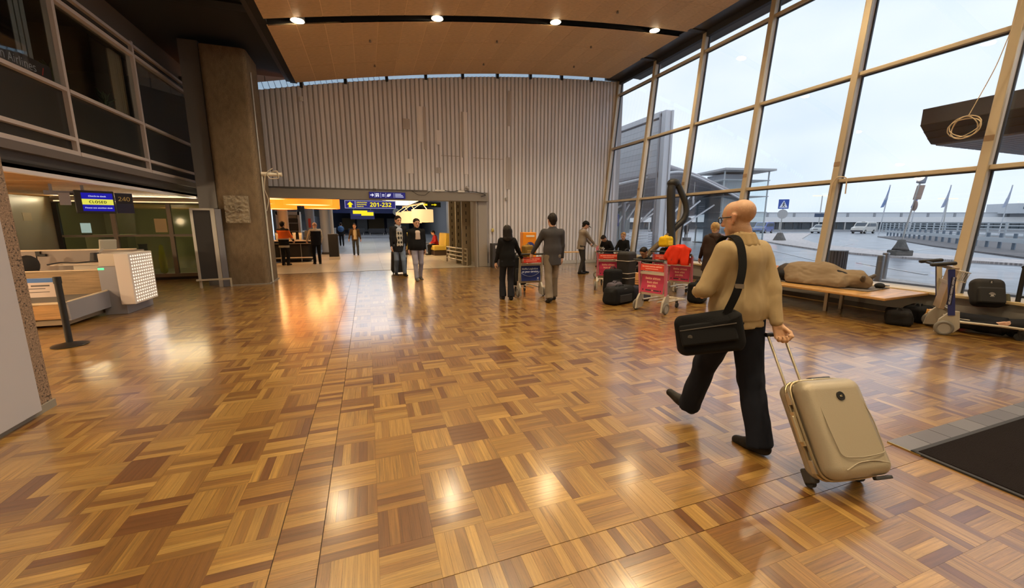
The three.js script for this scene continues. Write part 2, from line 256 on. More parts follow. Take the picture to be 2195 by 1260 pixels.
// glazed facade, one window per bay
{
  const frame = M([0.56, 0.47, 0.33], 0.4, { metalness: 0.3 }), side = M([0.36, 0.34, 0.33], 0.45, { metalness: 0.3 }), gask = M([0.04, 0.045, 0.06], 0.5);
  const ang = -5.2 * RAD;
  for (let i = 0; i < 8; i++) {
    const z0 = mz[i], z1 = mz[i + 1], zc = (z0 + z1) / 2, L = z1 - z0, w = S('window_' + (i + 2), `${['far corner', 'second', 'third', 'fourth', 'fifth', 'sixth', 'seventh', 'eighth'][i]} bay of the tall outward-leaning glass front`);
    const lean = (g) => g.applyMatrix4(new THREE.Matrix4().makeRotationZ(ang)).translate(9.52, 0, 0);
    P('mullion', lean(bx(0.07, 7.2, 0.13, -0.085, 3.85, z0 + 0.03, null, 0.012)), frame, w); P('mullion_daylit_web', lean(bx(0.11, 7.2, 0.115, 0.0, 3.85, z0 + 0.03)), M([0.66, 0.64, 0.66], 0.5), w);  // web coloured paler to stand in for daylight on the mullion side
    P('mullion_cap', lean(bx(0.10, 7.2, 0.05, 0.08, 3.85, z0 + 0.03)), side, w);
    P('gasket', lean(bx(0.04, 7.2, 0.025, 0.05, 3.85, z0 + 0.10)), gask, w);
    for (const y of [2.6, 4.78, 6.92]) { P('transom', lean(bx(0.075, 0.075, L - 0.13, -0.03, y, zc + 0.03, null, 0.008)), frame, w); P('gasket', lean(bx(0.05, 0.02, L - 0.13, 0.03, y - 0.045, zc + 0.03)), gask, w); }
    for (const [y0, y1] of [[0.5, 2.56], [2.64, 4.74], [4.82, 6.88], [6.96, 7.4]]) P('pane', lean(bx(0.012, y1 - y0, L - 0.12, 0.05, (y0 + y1) / 2, zc + 0.03)), glass, w);
    if (i > 0 && i < 6) P('label_tape', lean(bx(0.004, 0.09, 0.12, -0.123, i === 5 ? 3.06 : 2.95, z0 + 0.03)), M([0.3, 0.2, 0.12], 0.6), w);
  }
  const s = S('baseboard_right', 'low grey upstand with pale wooden sill under the glass front');
  P('upstand', bx(0.5, 0.44, 17.4, 9.62, 0.22, -6.5), M([0.27, 0.26, 0.24], 0.5), s);
  P('sill', bx(0.62, 0.05, 17.4, 9.6, 0.465, -6.5, null, 0.01), M([0.52, 0.40, 0.22], 0.4), s);
  P('skirting', bx(0.02, 0.1, 17.4, 9.36, 0.05, -6.5), M([0.06, 0.055, 0.05], 0.5), s);
  // hall walls outside the frame close the room
  const b = S('wall_front', 'plain wall closing the hall behind the viewer', bx(24, 9, 0.3, -1, 4.5, 6.6), M([0.42, 0.38, 0.33], 0.8));
  const b2 = S('wall_right', 'solid wall continuing beyond the last window bay', bx(0.3, 9, 4.4, 10.0, 4.5, 4.4), M([0.42, 0.38, 0.33], 0.8));
  S('wall_left', 'plain wall closing the check-in hall', bx(0.3, 7, 22, -12.3, 3.5, -4.4), M([0.3, 0.28, 0.25], 0.8));
}
// ceiling spotlights
{
  const glow = M([1, 0.9, 0.7], 0.4, { emissive: new THREE.Color(1, 0.80, 0.50), emissiveIntensity: 90 });
  const at = ['over the concrete pillar side', 'over the opening', 'over the ribbed wall middle', 'nearest the glass front'];
  slots.forEach((z, r) => lampX.forEach((x, i) => {
    const t = T('ceiling_spotlight', r ? 'round warm spotlight in a ceiling slot behind the view' : `round warm spotlight in black ceiling slot, ${at[i]}`, 'spotlight', [x, CY(x) + 0.005, z], 0, 'ceiling spotlights');
    P('housing', lathe([[0.10, 0.13], [0.15, 0.1], [0.155, 0], [0.14, 0], [0.13, 0.08], [0.0, 0.1]]), M([0.5, 0.48, 0.44], 0.35, { metalness: 0.7 }), t);
    P('lamp_lens', sp(0.125, 0, 0.012, 0, [1, 0.34, 1]), glow, t);
    const l = new THREE.SpotLight(new THREE.Color(1, 0.78, 0.49), 38, 0, 63 * RAD, 0.9, 2); l.position.set(x, CY(x) - 0.065, z); l.target.position.set(x, 0, z); l.castShadow = true; l.shadow.radius = 5; scene.add(l, l.target);
  }));
}

// ---------- left side: pillar, mezzanine offices, check-in hall ----------
{
  const cm = M([0.46, 0.35, 0.235], 0.9, { map: rep(concrete, 1.7, 1.7), bumpMap: rep(bumpy, 2, 2), bumpScale: 0.008 });
  const prism = (w, d, r, h) => { const s = new THREE.Shape(), a = w / 2, b = d / 2; s.moveTo(-a + r, -b); s.lineTo(a - r, -b); s.quadraticCurveTo(a, -b, a, -b + r); s.lineTo(a, b - r); s.quadraticCurveTo(a, b, a - r, b); s.lineTo(-a + r, b); s.quadraticCurveTo(-a, b, -a, b - r); s.lineTo(-a, -b + r); s.quadraticCurveTo(-a, -b, -a + r, -b); return new THREE.ExtrudeGeometry(s, { depth: h, bevelEnabled: false, curveSegments: 6 }).rotateX(-PI / 2); };
  const p = S('column', 'massive brown exposed-aggregate concrete pillar with rounded corners');
  P('shaft', prism(1.02, 1.25, 0.14, 6.05).translate(-3.2, 0.02, -13.36), cm, p);
  P('plinth', bx(1.06, 0.03, 1.3, -3.2, 0.015, -13.36), M([0.25, 0.22, 0.19], 0.6), p);
  P('conduit', rod([-2.655, 0.02, -13.0], [-2.655, 3.0, -13.0], 0.022), M([0.6, 0.58, 0.52], 0.5), p, 'pale cable conduit down the pillar edge');
  P('corner_seam', rod([-2.668, 3.0, -13.02], [-2.668, 5.6, -13.02], 0.018), M([0.4, 0.4, 0.42], 0.5), p);
  const rl = T('stone_relief', 'square rough stone relief panel hung on the concrete pillar', 'relief', [-3.25, 1.70, -12.70]);
  { const g = new THREE.PlaneGeometry(0.55, 0.70, 40, 50), q = g.attributes.position; for (let i = 0; i < q.count; i++) { const x = q.getX(i), y = q.getY(i), r = Math.hypot(x, y - 0.02); q.setZ(i, 0.02 + 0.05 * fbm(x * 14, y * 14, 3, 3) + 0.03 * Math.max(0, Math.sin(Math.atan2(y, x) * 6 + r * 30)) * Math.exp(-r * r * 30)); } g.computeVertexNormals();
    P('carved_face', g.translate(0, 0.35, 0.02), M([0.68, 0.60, 0.48], 0.9, { map: concrete }), rl); P('slab', bx(0.56, 0.71, 0.04, 0, 0.35, 0), M([0.3, 0.25, 0.19], 0.9), rl); }
  const pj = T('wall_projector', 'white tube fitting with coiled cable sticking out of pillar', 'fitting', [-2.66, 3.02, -13.0]);
  P('tube', cy(0.055, 0.055, 0.5, 0.25, 0, 0, [0, 0, PI / 2]), M([0.72, 0.66, 0.55], 0.5), pj);
  P('cable', [tb([[0.25, 0.06, 0.05], [0.4, 0.08, 0.07], [0.42, -0.1, 0.07], [0.2, -0.12, 0.07], [0.15, 0.03, 0.07], [0.3, 0.16, 0.06]], 0.012, 40), tb([[0.1, 0, 0.05], [0.05, -0.4, 0.06], [0.12, -0.7, 0.06], [0.05, -1.0, 0.06]], 0.01, 30)], M([0.55, 0.48, 0.38], 0.6), pj);
  const gc = S('column_001', 'slim grey metal-clad column beside the concrete pillar');
  P('shaft', bx(0.42, 6.2, 0.5, -3.97, 3.1, -13.22), M([0.17, 0.165, 0.17], 0.45, { metalness: 0.3 }), gc);
  // framed dark panel standing in front of the columns
  const fp = T('framed_panel', 'tall dark mesh panel in aluminium frame beside the concrete pillar', 'panel', [-3.95, 0, -12.56], 0.12);
  P('panel', bx(0.36, 1.85, 0.03, -0.06, 1.1, 0), M([0.03, 0.028, 0.03], 0.8), fp);
  P('frame', [bx(0.06, 2.05, 0.06, -0.27, 1.03, 0), bx(0.09, 2.05, 0.06, 0.17, 1.03, 0), bx(0.5, 0.05, 0.06, -0.05, 2.04, 0)], alu, fp);
  P('side_plate', bx(0.13, 2.04, 0.05, 0.29, 1.03, 0.01), M([0.2, 0.21, 0.26], 0.4, { metalness: 0.4 }), fp);
  P('crossbar', [bx(0.72, 0.045, 0.04, 0.02, 0.22, 0.08), bx(0.04, 0.24, 0.04, 0.4, 0.12, 0.06), bx(0.04, 0.24, 0.04, -0.25, 0.12, 0.06)], M([0.42, 0.36, 0.28], 0.5), fp);
}
{ // granite-faced column at the left edge, with a grey board leaning on it
  const gm = M([0.42, 0.33, 0.24], 0.55, { map: rep(speckle, 1.6, 1.6) });
  const c = S('column_002', 'granite-faced column at the near left edge');
  const fg = bx(0.9, 6.3, 1.7, -3.31, 3.15, -3.87); { const uv = fg.attributes.uv, q = fg.attributes.position; for (let i = 0; i < q.count; i++) uv.setXY(i, (q.getZ(i) + q.getX(i)) * 0.8, q.getY(i) * 0.8); }
  P('granite_face', fg, M([0.56, 0.50, 0.44], 0.55, { map: speckle }), c);
  P('plinth', bx(0.93, 0.07, 1.73, -3.31, 0.035, -3.87), M([0.22, 0.2, 0.17], 0.5), c);
  const b = T('grey_board', 'plain pale grey display board standing against the granite column', 'board', [-2.82, 0.04, -3.55]);
  P('panel', bx(0.03, 2.0, 1.9, 0, 1.01, 0, null, 0.006), M([0.40, 0.39, 0.43], 0.6), b);
  P('foot', tb([[0.03, -0.02, 0.1], [0.1, -0.03, 0.2], [0.06, -0.02, 0.5]], 0.014), M([0.6, 0.6, 0.62], 0.5), b);
  P('cable', tb([[0.03, -0.025, 0.55], [0.09, -0.028, 0.45], [0.05, -0.02, 0.3]], 0.008), white, b);
}
{ // mezzanine office front
  const fr = M([0.62, 0.55, 0.53], 0.45), pane = M([0.9, 0.95, 0.95], 0.02, { transmission: 1, thickness: 0 }), blank = M([0.025, 0.028, 0.027], 0.25), zs = [-15.0, -12.14, -9.60, -7.06, -4.5];
  for (let i = 0; i < 4; i++) {
    const z0 = zs[i], z1 = zs[i + 1], zc = (z0 + z1) / 2, L = z1 - z0, w = S('window_' + (20 + i), `dark ${['farthest', 'third', 'second', 'nearest'][i]} office window bay of the mezzanine`);
    P('mullion', bx(0.14, 2.9, 0.07, -4.83, 4.27, z1), fr, w);
    for (const [y, h] of [[2.90, 0.07], [3.14, 0.06], [3.96, 0.06], [5.43, 0.07], [5.64, 0.06]]) P('rail', bx(0.1, h, L - 0.07, -4.80, y, zc), fr, w);
    for (const [y0, y1] of [[2.93, 3.11], [3.17, 3.93], [5.46, 5.61]]) P('blank_panel', bx(0.02, y1 - y0, L - 0.07, -4.84, (y0 + y1) / 2, zc), blank, w);
    P('pane', bx(0.01, 1.41, L - 0.07, -4.83, 4.695, zc), pane, w);
  }
  const b = S('trim_4', 'dark fascia under the mezzanine with a pale lower edge');
  P('ledge', bx(0.2, 0.13, 11, -4.82, 2.79, -9.9), M([0.15, 0.13, 0.125], 0.6), b);
  P('fascia', bx(0.12, 0.22, 11, -4.88, 2.63, -9.9), M([0.075, 0.07, 0.072], 0.6), b);
  P('edge_strip', bx(0.1, 0.12, 11, -4.80, 2.47, -9.9), M([0.74, 0.71, 0.77], 0.5), b);
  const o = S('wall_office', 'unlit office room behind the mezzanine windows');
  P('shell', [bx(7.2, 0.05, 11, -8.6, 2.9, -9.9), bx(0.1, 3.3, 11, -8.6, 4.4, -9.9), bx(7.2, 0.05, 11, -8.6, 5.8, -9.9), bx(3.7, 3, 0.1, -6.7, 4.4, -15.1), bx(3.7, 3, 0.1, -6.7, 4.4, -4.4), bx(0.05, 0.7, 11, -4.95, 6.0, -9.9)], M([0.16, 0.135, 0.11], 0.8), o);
  const cu = T('curtain', 'beige curtain gathered behind the second mezzanine office window', 'curtain', [-5.05, 4.0, -11.7]);
  { const s = []; for (let i = 0; i <= 24; i++) s.push([i / 24 * 0.5, 0.03 * Math.sin(i * 1.6)]); for (let i = 24; i >= 0; i--) s.push([i / 24 * 0.5, 0.03 * Math.sin(i * 1.6) - 0.008]); P('drape', ext(s, 1.4).rotateX(-PI / 2).rotateY(PI / 2), M([0.35, 0.24, 0.15], 0.9), cu); P('rod', rod([0, 1.4, -1.2], [0, 1.4, 0.6], 0.012), dark, cu); }
  const vd = T('vertical_blind', 'pale hanging blind strip behind the nearer mezzanine window', 'blind', [-5.05, 4.0, -9.5]);
  for (let k = 0; k < 3; k++) P('slat', bx(0.01, 1.38, 0.09, 0, 0.69, 0.12 + k * 0.12), M([0.24, 0.23, 0.24], 0.8), vd);
  const pot = (x, z, s, l) => { const t = T('potted_plant', l, 'plant', [x, 3.99, z]); P('pot', lathe([[0, 0], [0.07 * s, 0], [0.095 * s, 0.15 * s], [0.085 * s, 0.15 * s], [0, 0.13 * s]]), M([0.32, 0.14, 0.07], 0.8), t);
    const lf = []; for (let k = 0; k < 34; k++) { const a = rr(0, 6.3), e = rr(0.2, 1.3), L = rr(0.1, 0.26) * s, g = new THREE.SphereGeometry(0.5, 6, 4).scale(0.05 * s, 0.012, L).translate(0, 0, L * 0.5); rot(g, -e, a, 0); lf.push(g.translate(0, 0.14 * s + 0.006 * k * s, 0)); } P('foliage', lf, M([0.05, 0.08, 0.03], 0.7), t); };
  pot(-5.15, -11.55, 1.0, 'small potted plant on the mezzanine sill below the curtain'); pot(-5.15, -10.0, 1.1, 'terracotta potted plant on mezzanine sill beside the middle mullion'); pot(-5.2, -8.5, 2.6, 'large trailing plant in the nearest mezzanine window');
  const as = T('airline_sign', 'dark blue airline name board in the nearest mezzanine window', 'sign', [-4.93, 4.0, -8.55], PI / 2);
  P('board', bx(2.0, 0.26, 0.02, 0, 0.16, 0), M([0.015, 0.02, 0.06], 0.5), as);
  P('lettering', card(2.0, 0.26, 0, 0.16, 0.011), M('#ffffff', 0.5, { map: text([['Hungarian Airlines', 480, 66, 84, '#c9cbd8', 'center', 'normal'], ['/', 900, 66, 90, '#c33', 'center']], 1000, 130, '#0b0f24') }), as);
  const bc = T('leaflet', 'small blue and white card standing above the airline sign', 'card', [-5.0, 4.3, -8.0], PI / 2); P('sheet', bx(0.2, 0.16, 0.01, 0, 0.08, 0), M([0.1, 0.14, 0.26], 0.6), bc);
}
{ // check-in hall: wooden soffit, glazed back office, frosted screen
  const c = S('ceiling_002', 'orange-brown timber soffit over the check-in desks');
  const wm = [[.72, .43, .17], [.68, .40, .155], [.75, .46, .185]].map(t => M(t, 0.5, { map: grainMap }));
  for (let k = 0; k < 9; k++) P('plank', bx(7.4, 0.03, 1.33, -8.55, 2.435, -14.4 + k * 1.36), wm[k % 3], c);
  P('carrier', bx(7.5, 0.1, 12.4, -8.5, 2.52, -9.2), black, c);
  const w = S('window_30', 'dim glazed office partition behind the check-in desks'), fr = M([0.17, 0.135, 0.105], 0.5), tint = M([0.72, 0.78, 0.68], 0.03, { transmission: 1, thickness: 0 });
  for (const x of [-8.1, -6.87, -5.55, -4.3]) P('mullion', bx(0.1, 2.2, 0.09, x, 1.18, -14.85), x < -8 ? black : fr, w);
  P('rail', [bx(3.9, 0.06, 0.08, -6.2, 1.33, -14.85), bx(3.9, 0.1, 0.1, -6.2, 0.13, -14.85), bx(3.9, 0.16, 0.1, -6.2, 2.33, -14.85)], fr, w);
  P('plinth', bx(3.9, 0.08, 0.06, -6.2, 0.04, -14.83), black, w);
  for (let k = 0; k < 3; k++) { const x = [-7.49, -6.21, -4.93][k]; P('pane', bx(1.2, 0.94, 0.01, x, 1.81, -14.85), tint, w); P('pane', bx(1.2, 1.1, 0.01, x, 0.74, -14.85), tint, w); }
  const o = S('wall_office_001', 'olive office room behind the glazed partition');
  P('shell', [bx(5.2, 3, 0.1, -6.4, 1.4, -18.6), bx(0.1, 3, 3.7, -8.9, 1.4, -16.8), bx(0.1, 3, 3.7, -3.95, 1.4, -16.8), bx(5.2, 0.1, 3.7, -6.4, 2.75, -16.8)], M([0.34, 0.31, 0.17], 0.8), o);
  const lt = T('strip_light', 'long fluorescent strip light in the office behind the partition', 'light', [-6.2, 2.55, -15.6]);
  P('tube_light', bx(3.4, 0.05, 0.12, 0, 0, 0), M([1, 1, 0.85], 0.4, { emissive: new THREE.Color(1, 0.92, 0.6), emissiveIntensity: 2.2 }), lt);
  P('housing', bx(3.5, 0.05, 0.2, 0, 0.05, 0), white, lt);
  { const l = new THREE.RectAreaLight(new THREE.Color(1, 0.9, 0.58), 9.0, 3.4, 0.12); l.position.set(-6.2, 2.51, -15.6); l.rotation.x = -PI / 2; scene.add(l); }
  const mv = T('monitor', 'glowing bluish monitor seen through the office partition', 'monitor', [-7.75, 1.35, -15.3]); P('screen', bx(0.22, 0.28, 0.03, 0, 0.2, 0), M([0.3, 0.4, 0.5], 0.4, { emissive: new THREE.Color(0.6, 0.68, 0.8), emissiveIntensity: 0.8 }), mv); P('stand', bx(0.16, 0.02, 0.16, 0, 0.01, 0), black, mv);
  const oc = T('office_counter', 'pale office shelf unit inside the glazed back office', 'shelf', [-7.5, 0, -15.9]); P('top', bx(1.1, 0.05, 0.5, 0, 1.32, 0), M([0.5, 0.46, 0.3], 0.6), oc); P('body', bx(1.0, 1.3, 0.45, 0, 0.65, 0), M([0.16, 0.15, 0.08], 0.7), oc);
  const pp = one('paper_notice', bx(0.29, 0.40, 0.01), M([0.40, 0.32, 0.20], 0.7), 'blank beige paper notice taped to the office partition glass', 'notice', [-5.78, 1.62, -14.82]);
  const yb = T('umbrella', 'folded yellow and black parasol standing behind the partition glass', 'umbrella', [-6.05, 0, -15.3]); P('canopy', lathe([[0.02, 0.12], [0.09, 0.2], [0.1, 0.5], [0.05, 1.0], [0, 1.05]]), M([0.5, 0.42, 0.02], 0.7), yb); P('base', cy(0.16, 0.18, 0.1, 0, 0.05, 0), black, yb);
  const db = T('bin_tube', 'dark upright tube standing beside the folded parasol', 'tube', [-6.45, 0, -15.2]); P('tube', cy(0.1, 0.11, 1.05, 0, 0.525, 0), dark, db); P('rim', cy(0.115, 0.115, 0.03, 0, 1.05, 0), rubber, db);
  const f = S('wall_frosted', 'frosted glass screen along the far side of the check-in desks');
  P('sheet', bx(0.02, 2.38, 4.2, -8.17, 1.19, -12.85), M([0.36, 0.35, 0.28], 0.35), f);
  P('paper', [bx(0.006, 0.2, 0.28, -8.155, 1.85, -13.9)], M([0.45, 0.40, 0.28], 0.7), f);
}
{ // check-in desk
  const grey = M([0.26, 0.26, 0.30], 0.45, { metalness: 0.15 }), ply = M([0.60, 0.36, 0.15], 0.45, { map: grainMap }), edge = M([0.72, 0.58, 0.40], 0.4), cream = M([0.56, 0.50, 0.43], 0.55), panelG = M([0.30, 0.26, 0.24], 0.6);
  const d = T('check_in_desk', 'grey and timber check-in desk with luggage scale and dotted light box', 'desk', [-4.57, 0, -9.1]);
  // luggage scale (local coords: x right, z toward viewer)
  P('scale_front', bx(1.5, 0.25, 0.05, -0.88, 0.275, 0.68, null, 0.006), ply, d);
  P('front_cap', bx(1.52, 0.025, 0.08, -0.88, 0.41, 0.68), edge, d);
  P('scale_side', bar([-0.12, 0.265, 0.68], [-0.02, 0.31, -0.36], 0.05, 0.30), grey, d);
  P('side_cap', bar([-0.12, 0.42, 0.62], [-0.02, 0.47, -0.36], 0.03, 0.02), edge, d);
  P('toe_kick', [bx(1.45, 0.12, 1.0, -0.88, 0.10, 0.14)], M([0.30, 0.23, 0.15], 0.6), d);
  const belt = P('belt', bx(1.5, 0.05, 1.0, -0.9, 0.37, 0.15), M([0.045, 0.042, 0.04], 0.7), d);
  P('tread_ribs', Array.from({ length: 26 }, (_, k) => bx(1.44, 0.012, 0.014, -0.9, 0.40, -0.32 + k * 0.037)), M([0.16, 0.145, 0.13], 0.6), belt);
  P('back_board', bx(1.65, 0.52, 0.05, -0.85, 0.56, -0.40, null, 0.005), M([0.46, 0.33, 0.19], 0.5, { map: grainMap }), d);
  P('back_cap', bx(1.7, 0.02, 0.06, -0.85, 0.835, -0.40), edge, d);
  P('pedestal', bx(0.34, 0.9, 0.95, 0.06, 0.45, -0.72, null, 0.01), grey, d);
  P('upstand', bx(0.62, 0.3, 0.3, -0.3, 0.76, -0.72), cream, d);
  P('worktop', bx(1.0, 0.04, 0.62, -0.42, 0.93, -0.85, null, 0.008), M([0.52, 0.44, 0.36], 0.5), d);
  const lb = P('light_box', bx(0.22, 0.95, 0.86, 0.28, 0.66, -0.62, null, 0.015), M([0.64, 0.58, 0.55], 0.5), d, 'white box with rows of glowing dots');
  const dots = []; for (let i = 0; i < 15; i++) for (let j = 0; j < 10; j++) dots.push(cy(0.0155, 0.0155, 0.006, 0.393, 0.24 + i * 0.060, -0.98 + j * 0.080, [0, 0, PI / 2], 10));
  P('glow_dots', dots, M([1, 1, 0.95], 0.4, { emissive: new THREE.Color(1, 0.93, 0.84), emissiveIntensity: 0.8 }), lb);
  { const l = new THREE.RectAreaLight(new THREE.Color(1, 0.93, 0.84), 0.7, 0.8, 0.9); l.position.set(-4.1, 0.66, -9.72); l.rotation.y = PI / 2 + PI; l.lookAt(0, 0.66, -9.72); scene.add(l); }
  P('desk_block', bx(0.34, 0.36, 0.55, 0.02, 0.95, -0.66, null, 0.01), cream, d);
  P('status_light', bx(0.09, 0.035, 0.01, -0.06, 0.86, -0.243), M([0.1, 0.8, 0.4], 0.4, { emissive: new THREE.Color(0.08, 0.7, 0.32), emissiveIntensity: 0.9 }), d);
  P('rear_wall', [bx(0.98, 0.72, 0.05, -2.15, 0.78, -1.55), bx(0.98, 0.72, 0.05, -1.15, 0.78, -1.55), bx(0.7, 0.72, 0.05, -0.3, 0.78, -1.55)], panelG, d);
  P('rear_cap', bx(2.6, 0.025, 0.09, -1.38, 1.15, -1.55), edge, d);
  const mo = T('desk_terminal', 'small tilted terminal screen on the check-in desk', 'screen', [-4.98, 0.95, -9.95], 0.5); mo.scale.setScalar(1.25); P('base', cy(0.05, 0.07, 0.14, 0, 0.07, 0), black, mo); P('arm', bar([0, 0.1, 0], [0.1, 0.2, 0], 0.04, 0.03), alu, mo); P('screen', bx(0.2, 0.16, 0.04, 0.16, 0.26, 0, [0.3, 0.2, 0], 0.01), M([0.42, 0.42, 0.36], 0.4), mo); P('cable', tb([[0, 0.02, 0.1], [-0.2, 0.01, 0.16], [-0.36, 0.02, 0.1], [-0.5, 0.0, 0.14]], 0.01), dark, mo);
  const ch = T('office_chair', 'black padded office chair behind the check-in desk', 'chair', [-5.9, 0, -10.05], 1.35);
  P('backrest', sp(0.25, 0, 0.90, -0.15, [0.85, 0.78, 0.26]), M([0.035, 0.032, 0.03], 0.8), ch); P('seat', bx(0.46, 0.09, 0.44, 0, 0.52, 0.08, null, 0.04), M([0.035, 0.032, 0.03], 0.8), ch); P('back_bar', bar([0, 0.5, -0.2], [0, 0.9, -0.22], 0.07, 0.03), black, ch); P('post', rod([0, 0.1, 0.05], [0, 0.5, 0.05], 0.03), black, ch);
  for (let k = 0; k < 5; k++) { const a = k * 1.2566; P('foot', bar([0, 0.1, 0.05], [Math.sin(a) * 0.28, 0.05, 0.05 + Math.cos(a) * 0.28], 0.04, 0.03), black, ch); P('caster', sp(0.03, Math.sin(a) * 0.28, 0.03, 0.05 + Math.cos(a) * 0.28), black, ch); }
  const ph = one('wall_phone', [bx(0.14, 0.05, 0.05, 0, 0, 0, null, 0.015), bx(0.06, 0.09, 0.04, -0.05, 0.03, 0)], black, 'small black device clipped to the rear desk panel', 'device', [-6.12, 1.06, -10.60]);
}
{ // hanging desk display
  const t = T('desk_display', 'hanging blue desk screen reading closed above the check-in counter', 'display', [-5.02, 1.88, -10.5], 0.5); t.scale.setScalar(0.88);
  const F1 = text([['Check-in desk', 200, 55, 34, '#e8e8ff'], ['CLOSED', 200, 152, 62, '#1a1a10'], ['Please use another desk', 200, 255, 30, '#e8e8ff']], 400, 310, '#1414a8', { draw: g => { g.fillStyle = '#f2ec5a'; g.fillRect(0, 105, 400, 96); g.fillStyle = '#15150a'; g.font = 'bold 62px sans-serif'; g.textAlign = 'center'; g.textBaseline = 'middle'; g.fillText('CLOSED', 200, 154); } });
  P('casing', bx(0.64, 0.50, 0.14, -0.08, 0.25, -0.08, null, 0.02), black, t);
  P('screen', card(0.50, 0.40, -0.04, 0.25, 0.0), M('#000000', 0.3, { emissive: new THREE.Color(1, 1, 1), emissiveMap: F1, emissiveIntensity: 0.75 }), t);
  P('number_plate', bx(0.3, 0.46, 0.06, 0.40, 0.24, -0.05), M([0.01, 0.012, 0.04], 0.4), t);
  P('number', card(0.28, 0.22, 0.40, 0.34, -0.018), M('#ffffff', 0.5, { map: text([['240', 110, 90, 100, '#b09a58', 'center', 'normal']], 220, 172, '#090b1c') }), t);
  P('hanger', [bx(0.05, 0.16, 0.05, -0.72, 0.54, -0.1), bx(0.56, 0.09, 0.06, -0.55, 0.43, -0.12), bx(0.05, 0.16, 0.05, -0.25, 0.54, -0.1)], M([0.16, 0.16, 0.2], 0.5), t);
  P('speaker_box', bx(0.17, 0.26, 0.05, -0.54, 0.30, -0.03), M([0.22, 0.21, 0.24], 0.5), t);
  const l = new THREE.RectAreaLight(new THREE.Color(0.4, 0.4, 0.9), 0.35, 0.5, 0.4); l.position.set(-5.04, 2.10, -10.46); l.lookAt(0.4, 2.1, 0); scene.add(l);
}
{ // queue post with sign
  const t = T('stanchion', 'black queue barrier post with a small fees notice', 'stanchion', [-4.02, 0, -7.14]);
  P('base', lathe([[0, 0], [0.19, 0], [0.19, 0.012], [0.12, 0.03], [0.04, 0.05], [0, 0.05]]), M([0.03, 0.028, 0.026], 0.35, { metalness: 0.4 }), t);
  P('post', cy(0.036, 0.036, 0.90, 0, 0.49, 0), black, t); P('head', cy(0.042, 0.042, 0.09, 0, 0.92, 0), black, t);
  const sg = P('sign_plate', bx(0.40, 0.26, 0.012, -0.26, 0.82, -0.04), white, t, 'white notice with a blue header');
  P('print', card(0.40, 0.26, -0.26, 0.82, -0.032), M('#ffffff', 0.6, { map: text([], 420, 273, '#d8cbc6', { draw: g => { g.fillStyle = '#4d7dc8'; g.fillRect(0, 0, 420, 62); g.fillStyle = '#e8f0ff'; g.font = 'bold 38px sans-serif'; g.textAlign = 'left'; g.fillText('e Pay', 30, 34); g.fillStyle = '#222'; g.beginPath(); g.ellipse(110, 108, 34, 20, 0, 0, 7); g.fill(); g.fillStyle = '#55504e'; g.fillRect(170, 98, 200, 20); g.fillRect(120, 144, 200, 10); g.fillRect(60, 194, 300, 9); } }) }), sg);
}

{ // recessed soffit lamps over the check-in area
  [[-8.6, -5.6], [-10.6, -8.4], [-6.6, -4.9], [-10.6, -11.6]].forEach(([x, z], k) => { const t = T('added_globe_lamp', `added globe lamp brightening the timber soffit from out of view, ${['far side before the desk', 'beside the left wall', 'nearest the granite column', 'behind the frosted screen'][k]}`, 'lamp', [x, 1.78, z]); P('added_globe', sp(0.15, 0, 0, 0), M([1, .85, .6], .5, { emissive: new THREE.Color(1, 0.75, 0.45), emissiveIntensity: 1.2 }), t); P('cord', rod([0, 0.14, 0], [0, 0.64, 0], 0.01, 6), dark, t);
    const l = new THREE.PointLight(new THREE.Color(1, 0.74, 0.44), 19, 0, 2); l.position.set(x, 1.78, z); l.castShadow = true; l.shadow.radius = 6; scene.add(l); });
}

{ // lit gap at the head of the office partition washes the soffit
  const t = T('head_light', 'thin bright light line along the head of the office partition', 'light', [-6.2, 2.29, -14.66]); P('light_tube', bx(3.6, 0.03, 0.04, 0, 0, 0), M([1, 1, .8], .4, { emissive: new THREE.Color(1, 0.88, 0.55), emissiveIntensity: 0.6 }), t); P('channel', bx(3.7, 0.03, 0.2, 0, -0.03, -0.05), dark, t);
  const l = new THREE.RectAreaLight(new THREE.Color(1, 0.82, 0.5), 40, 3.6, 0.05); l.position.set(-6.2, 2.30, -14.62); l.lookAt(-6.2, 2.75, -12.5); scene.add(l);
}

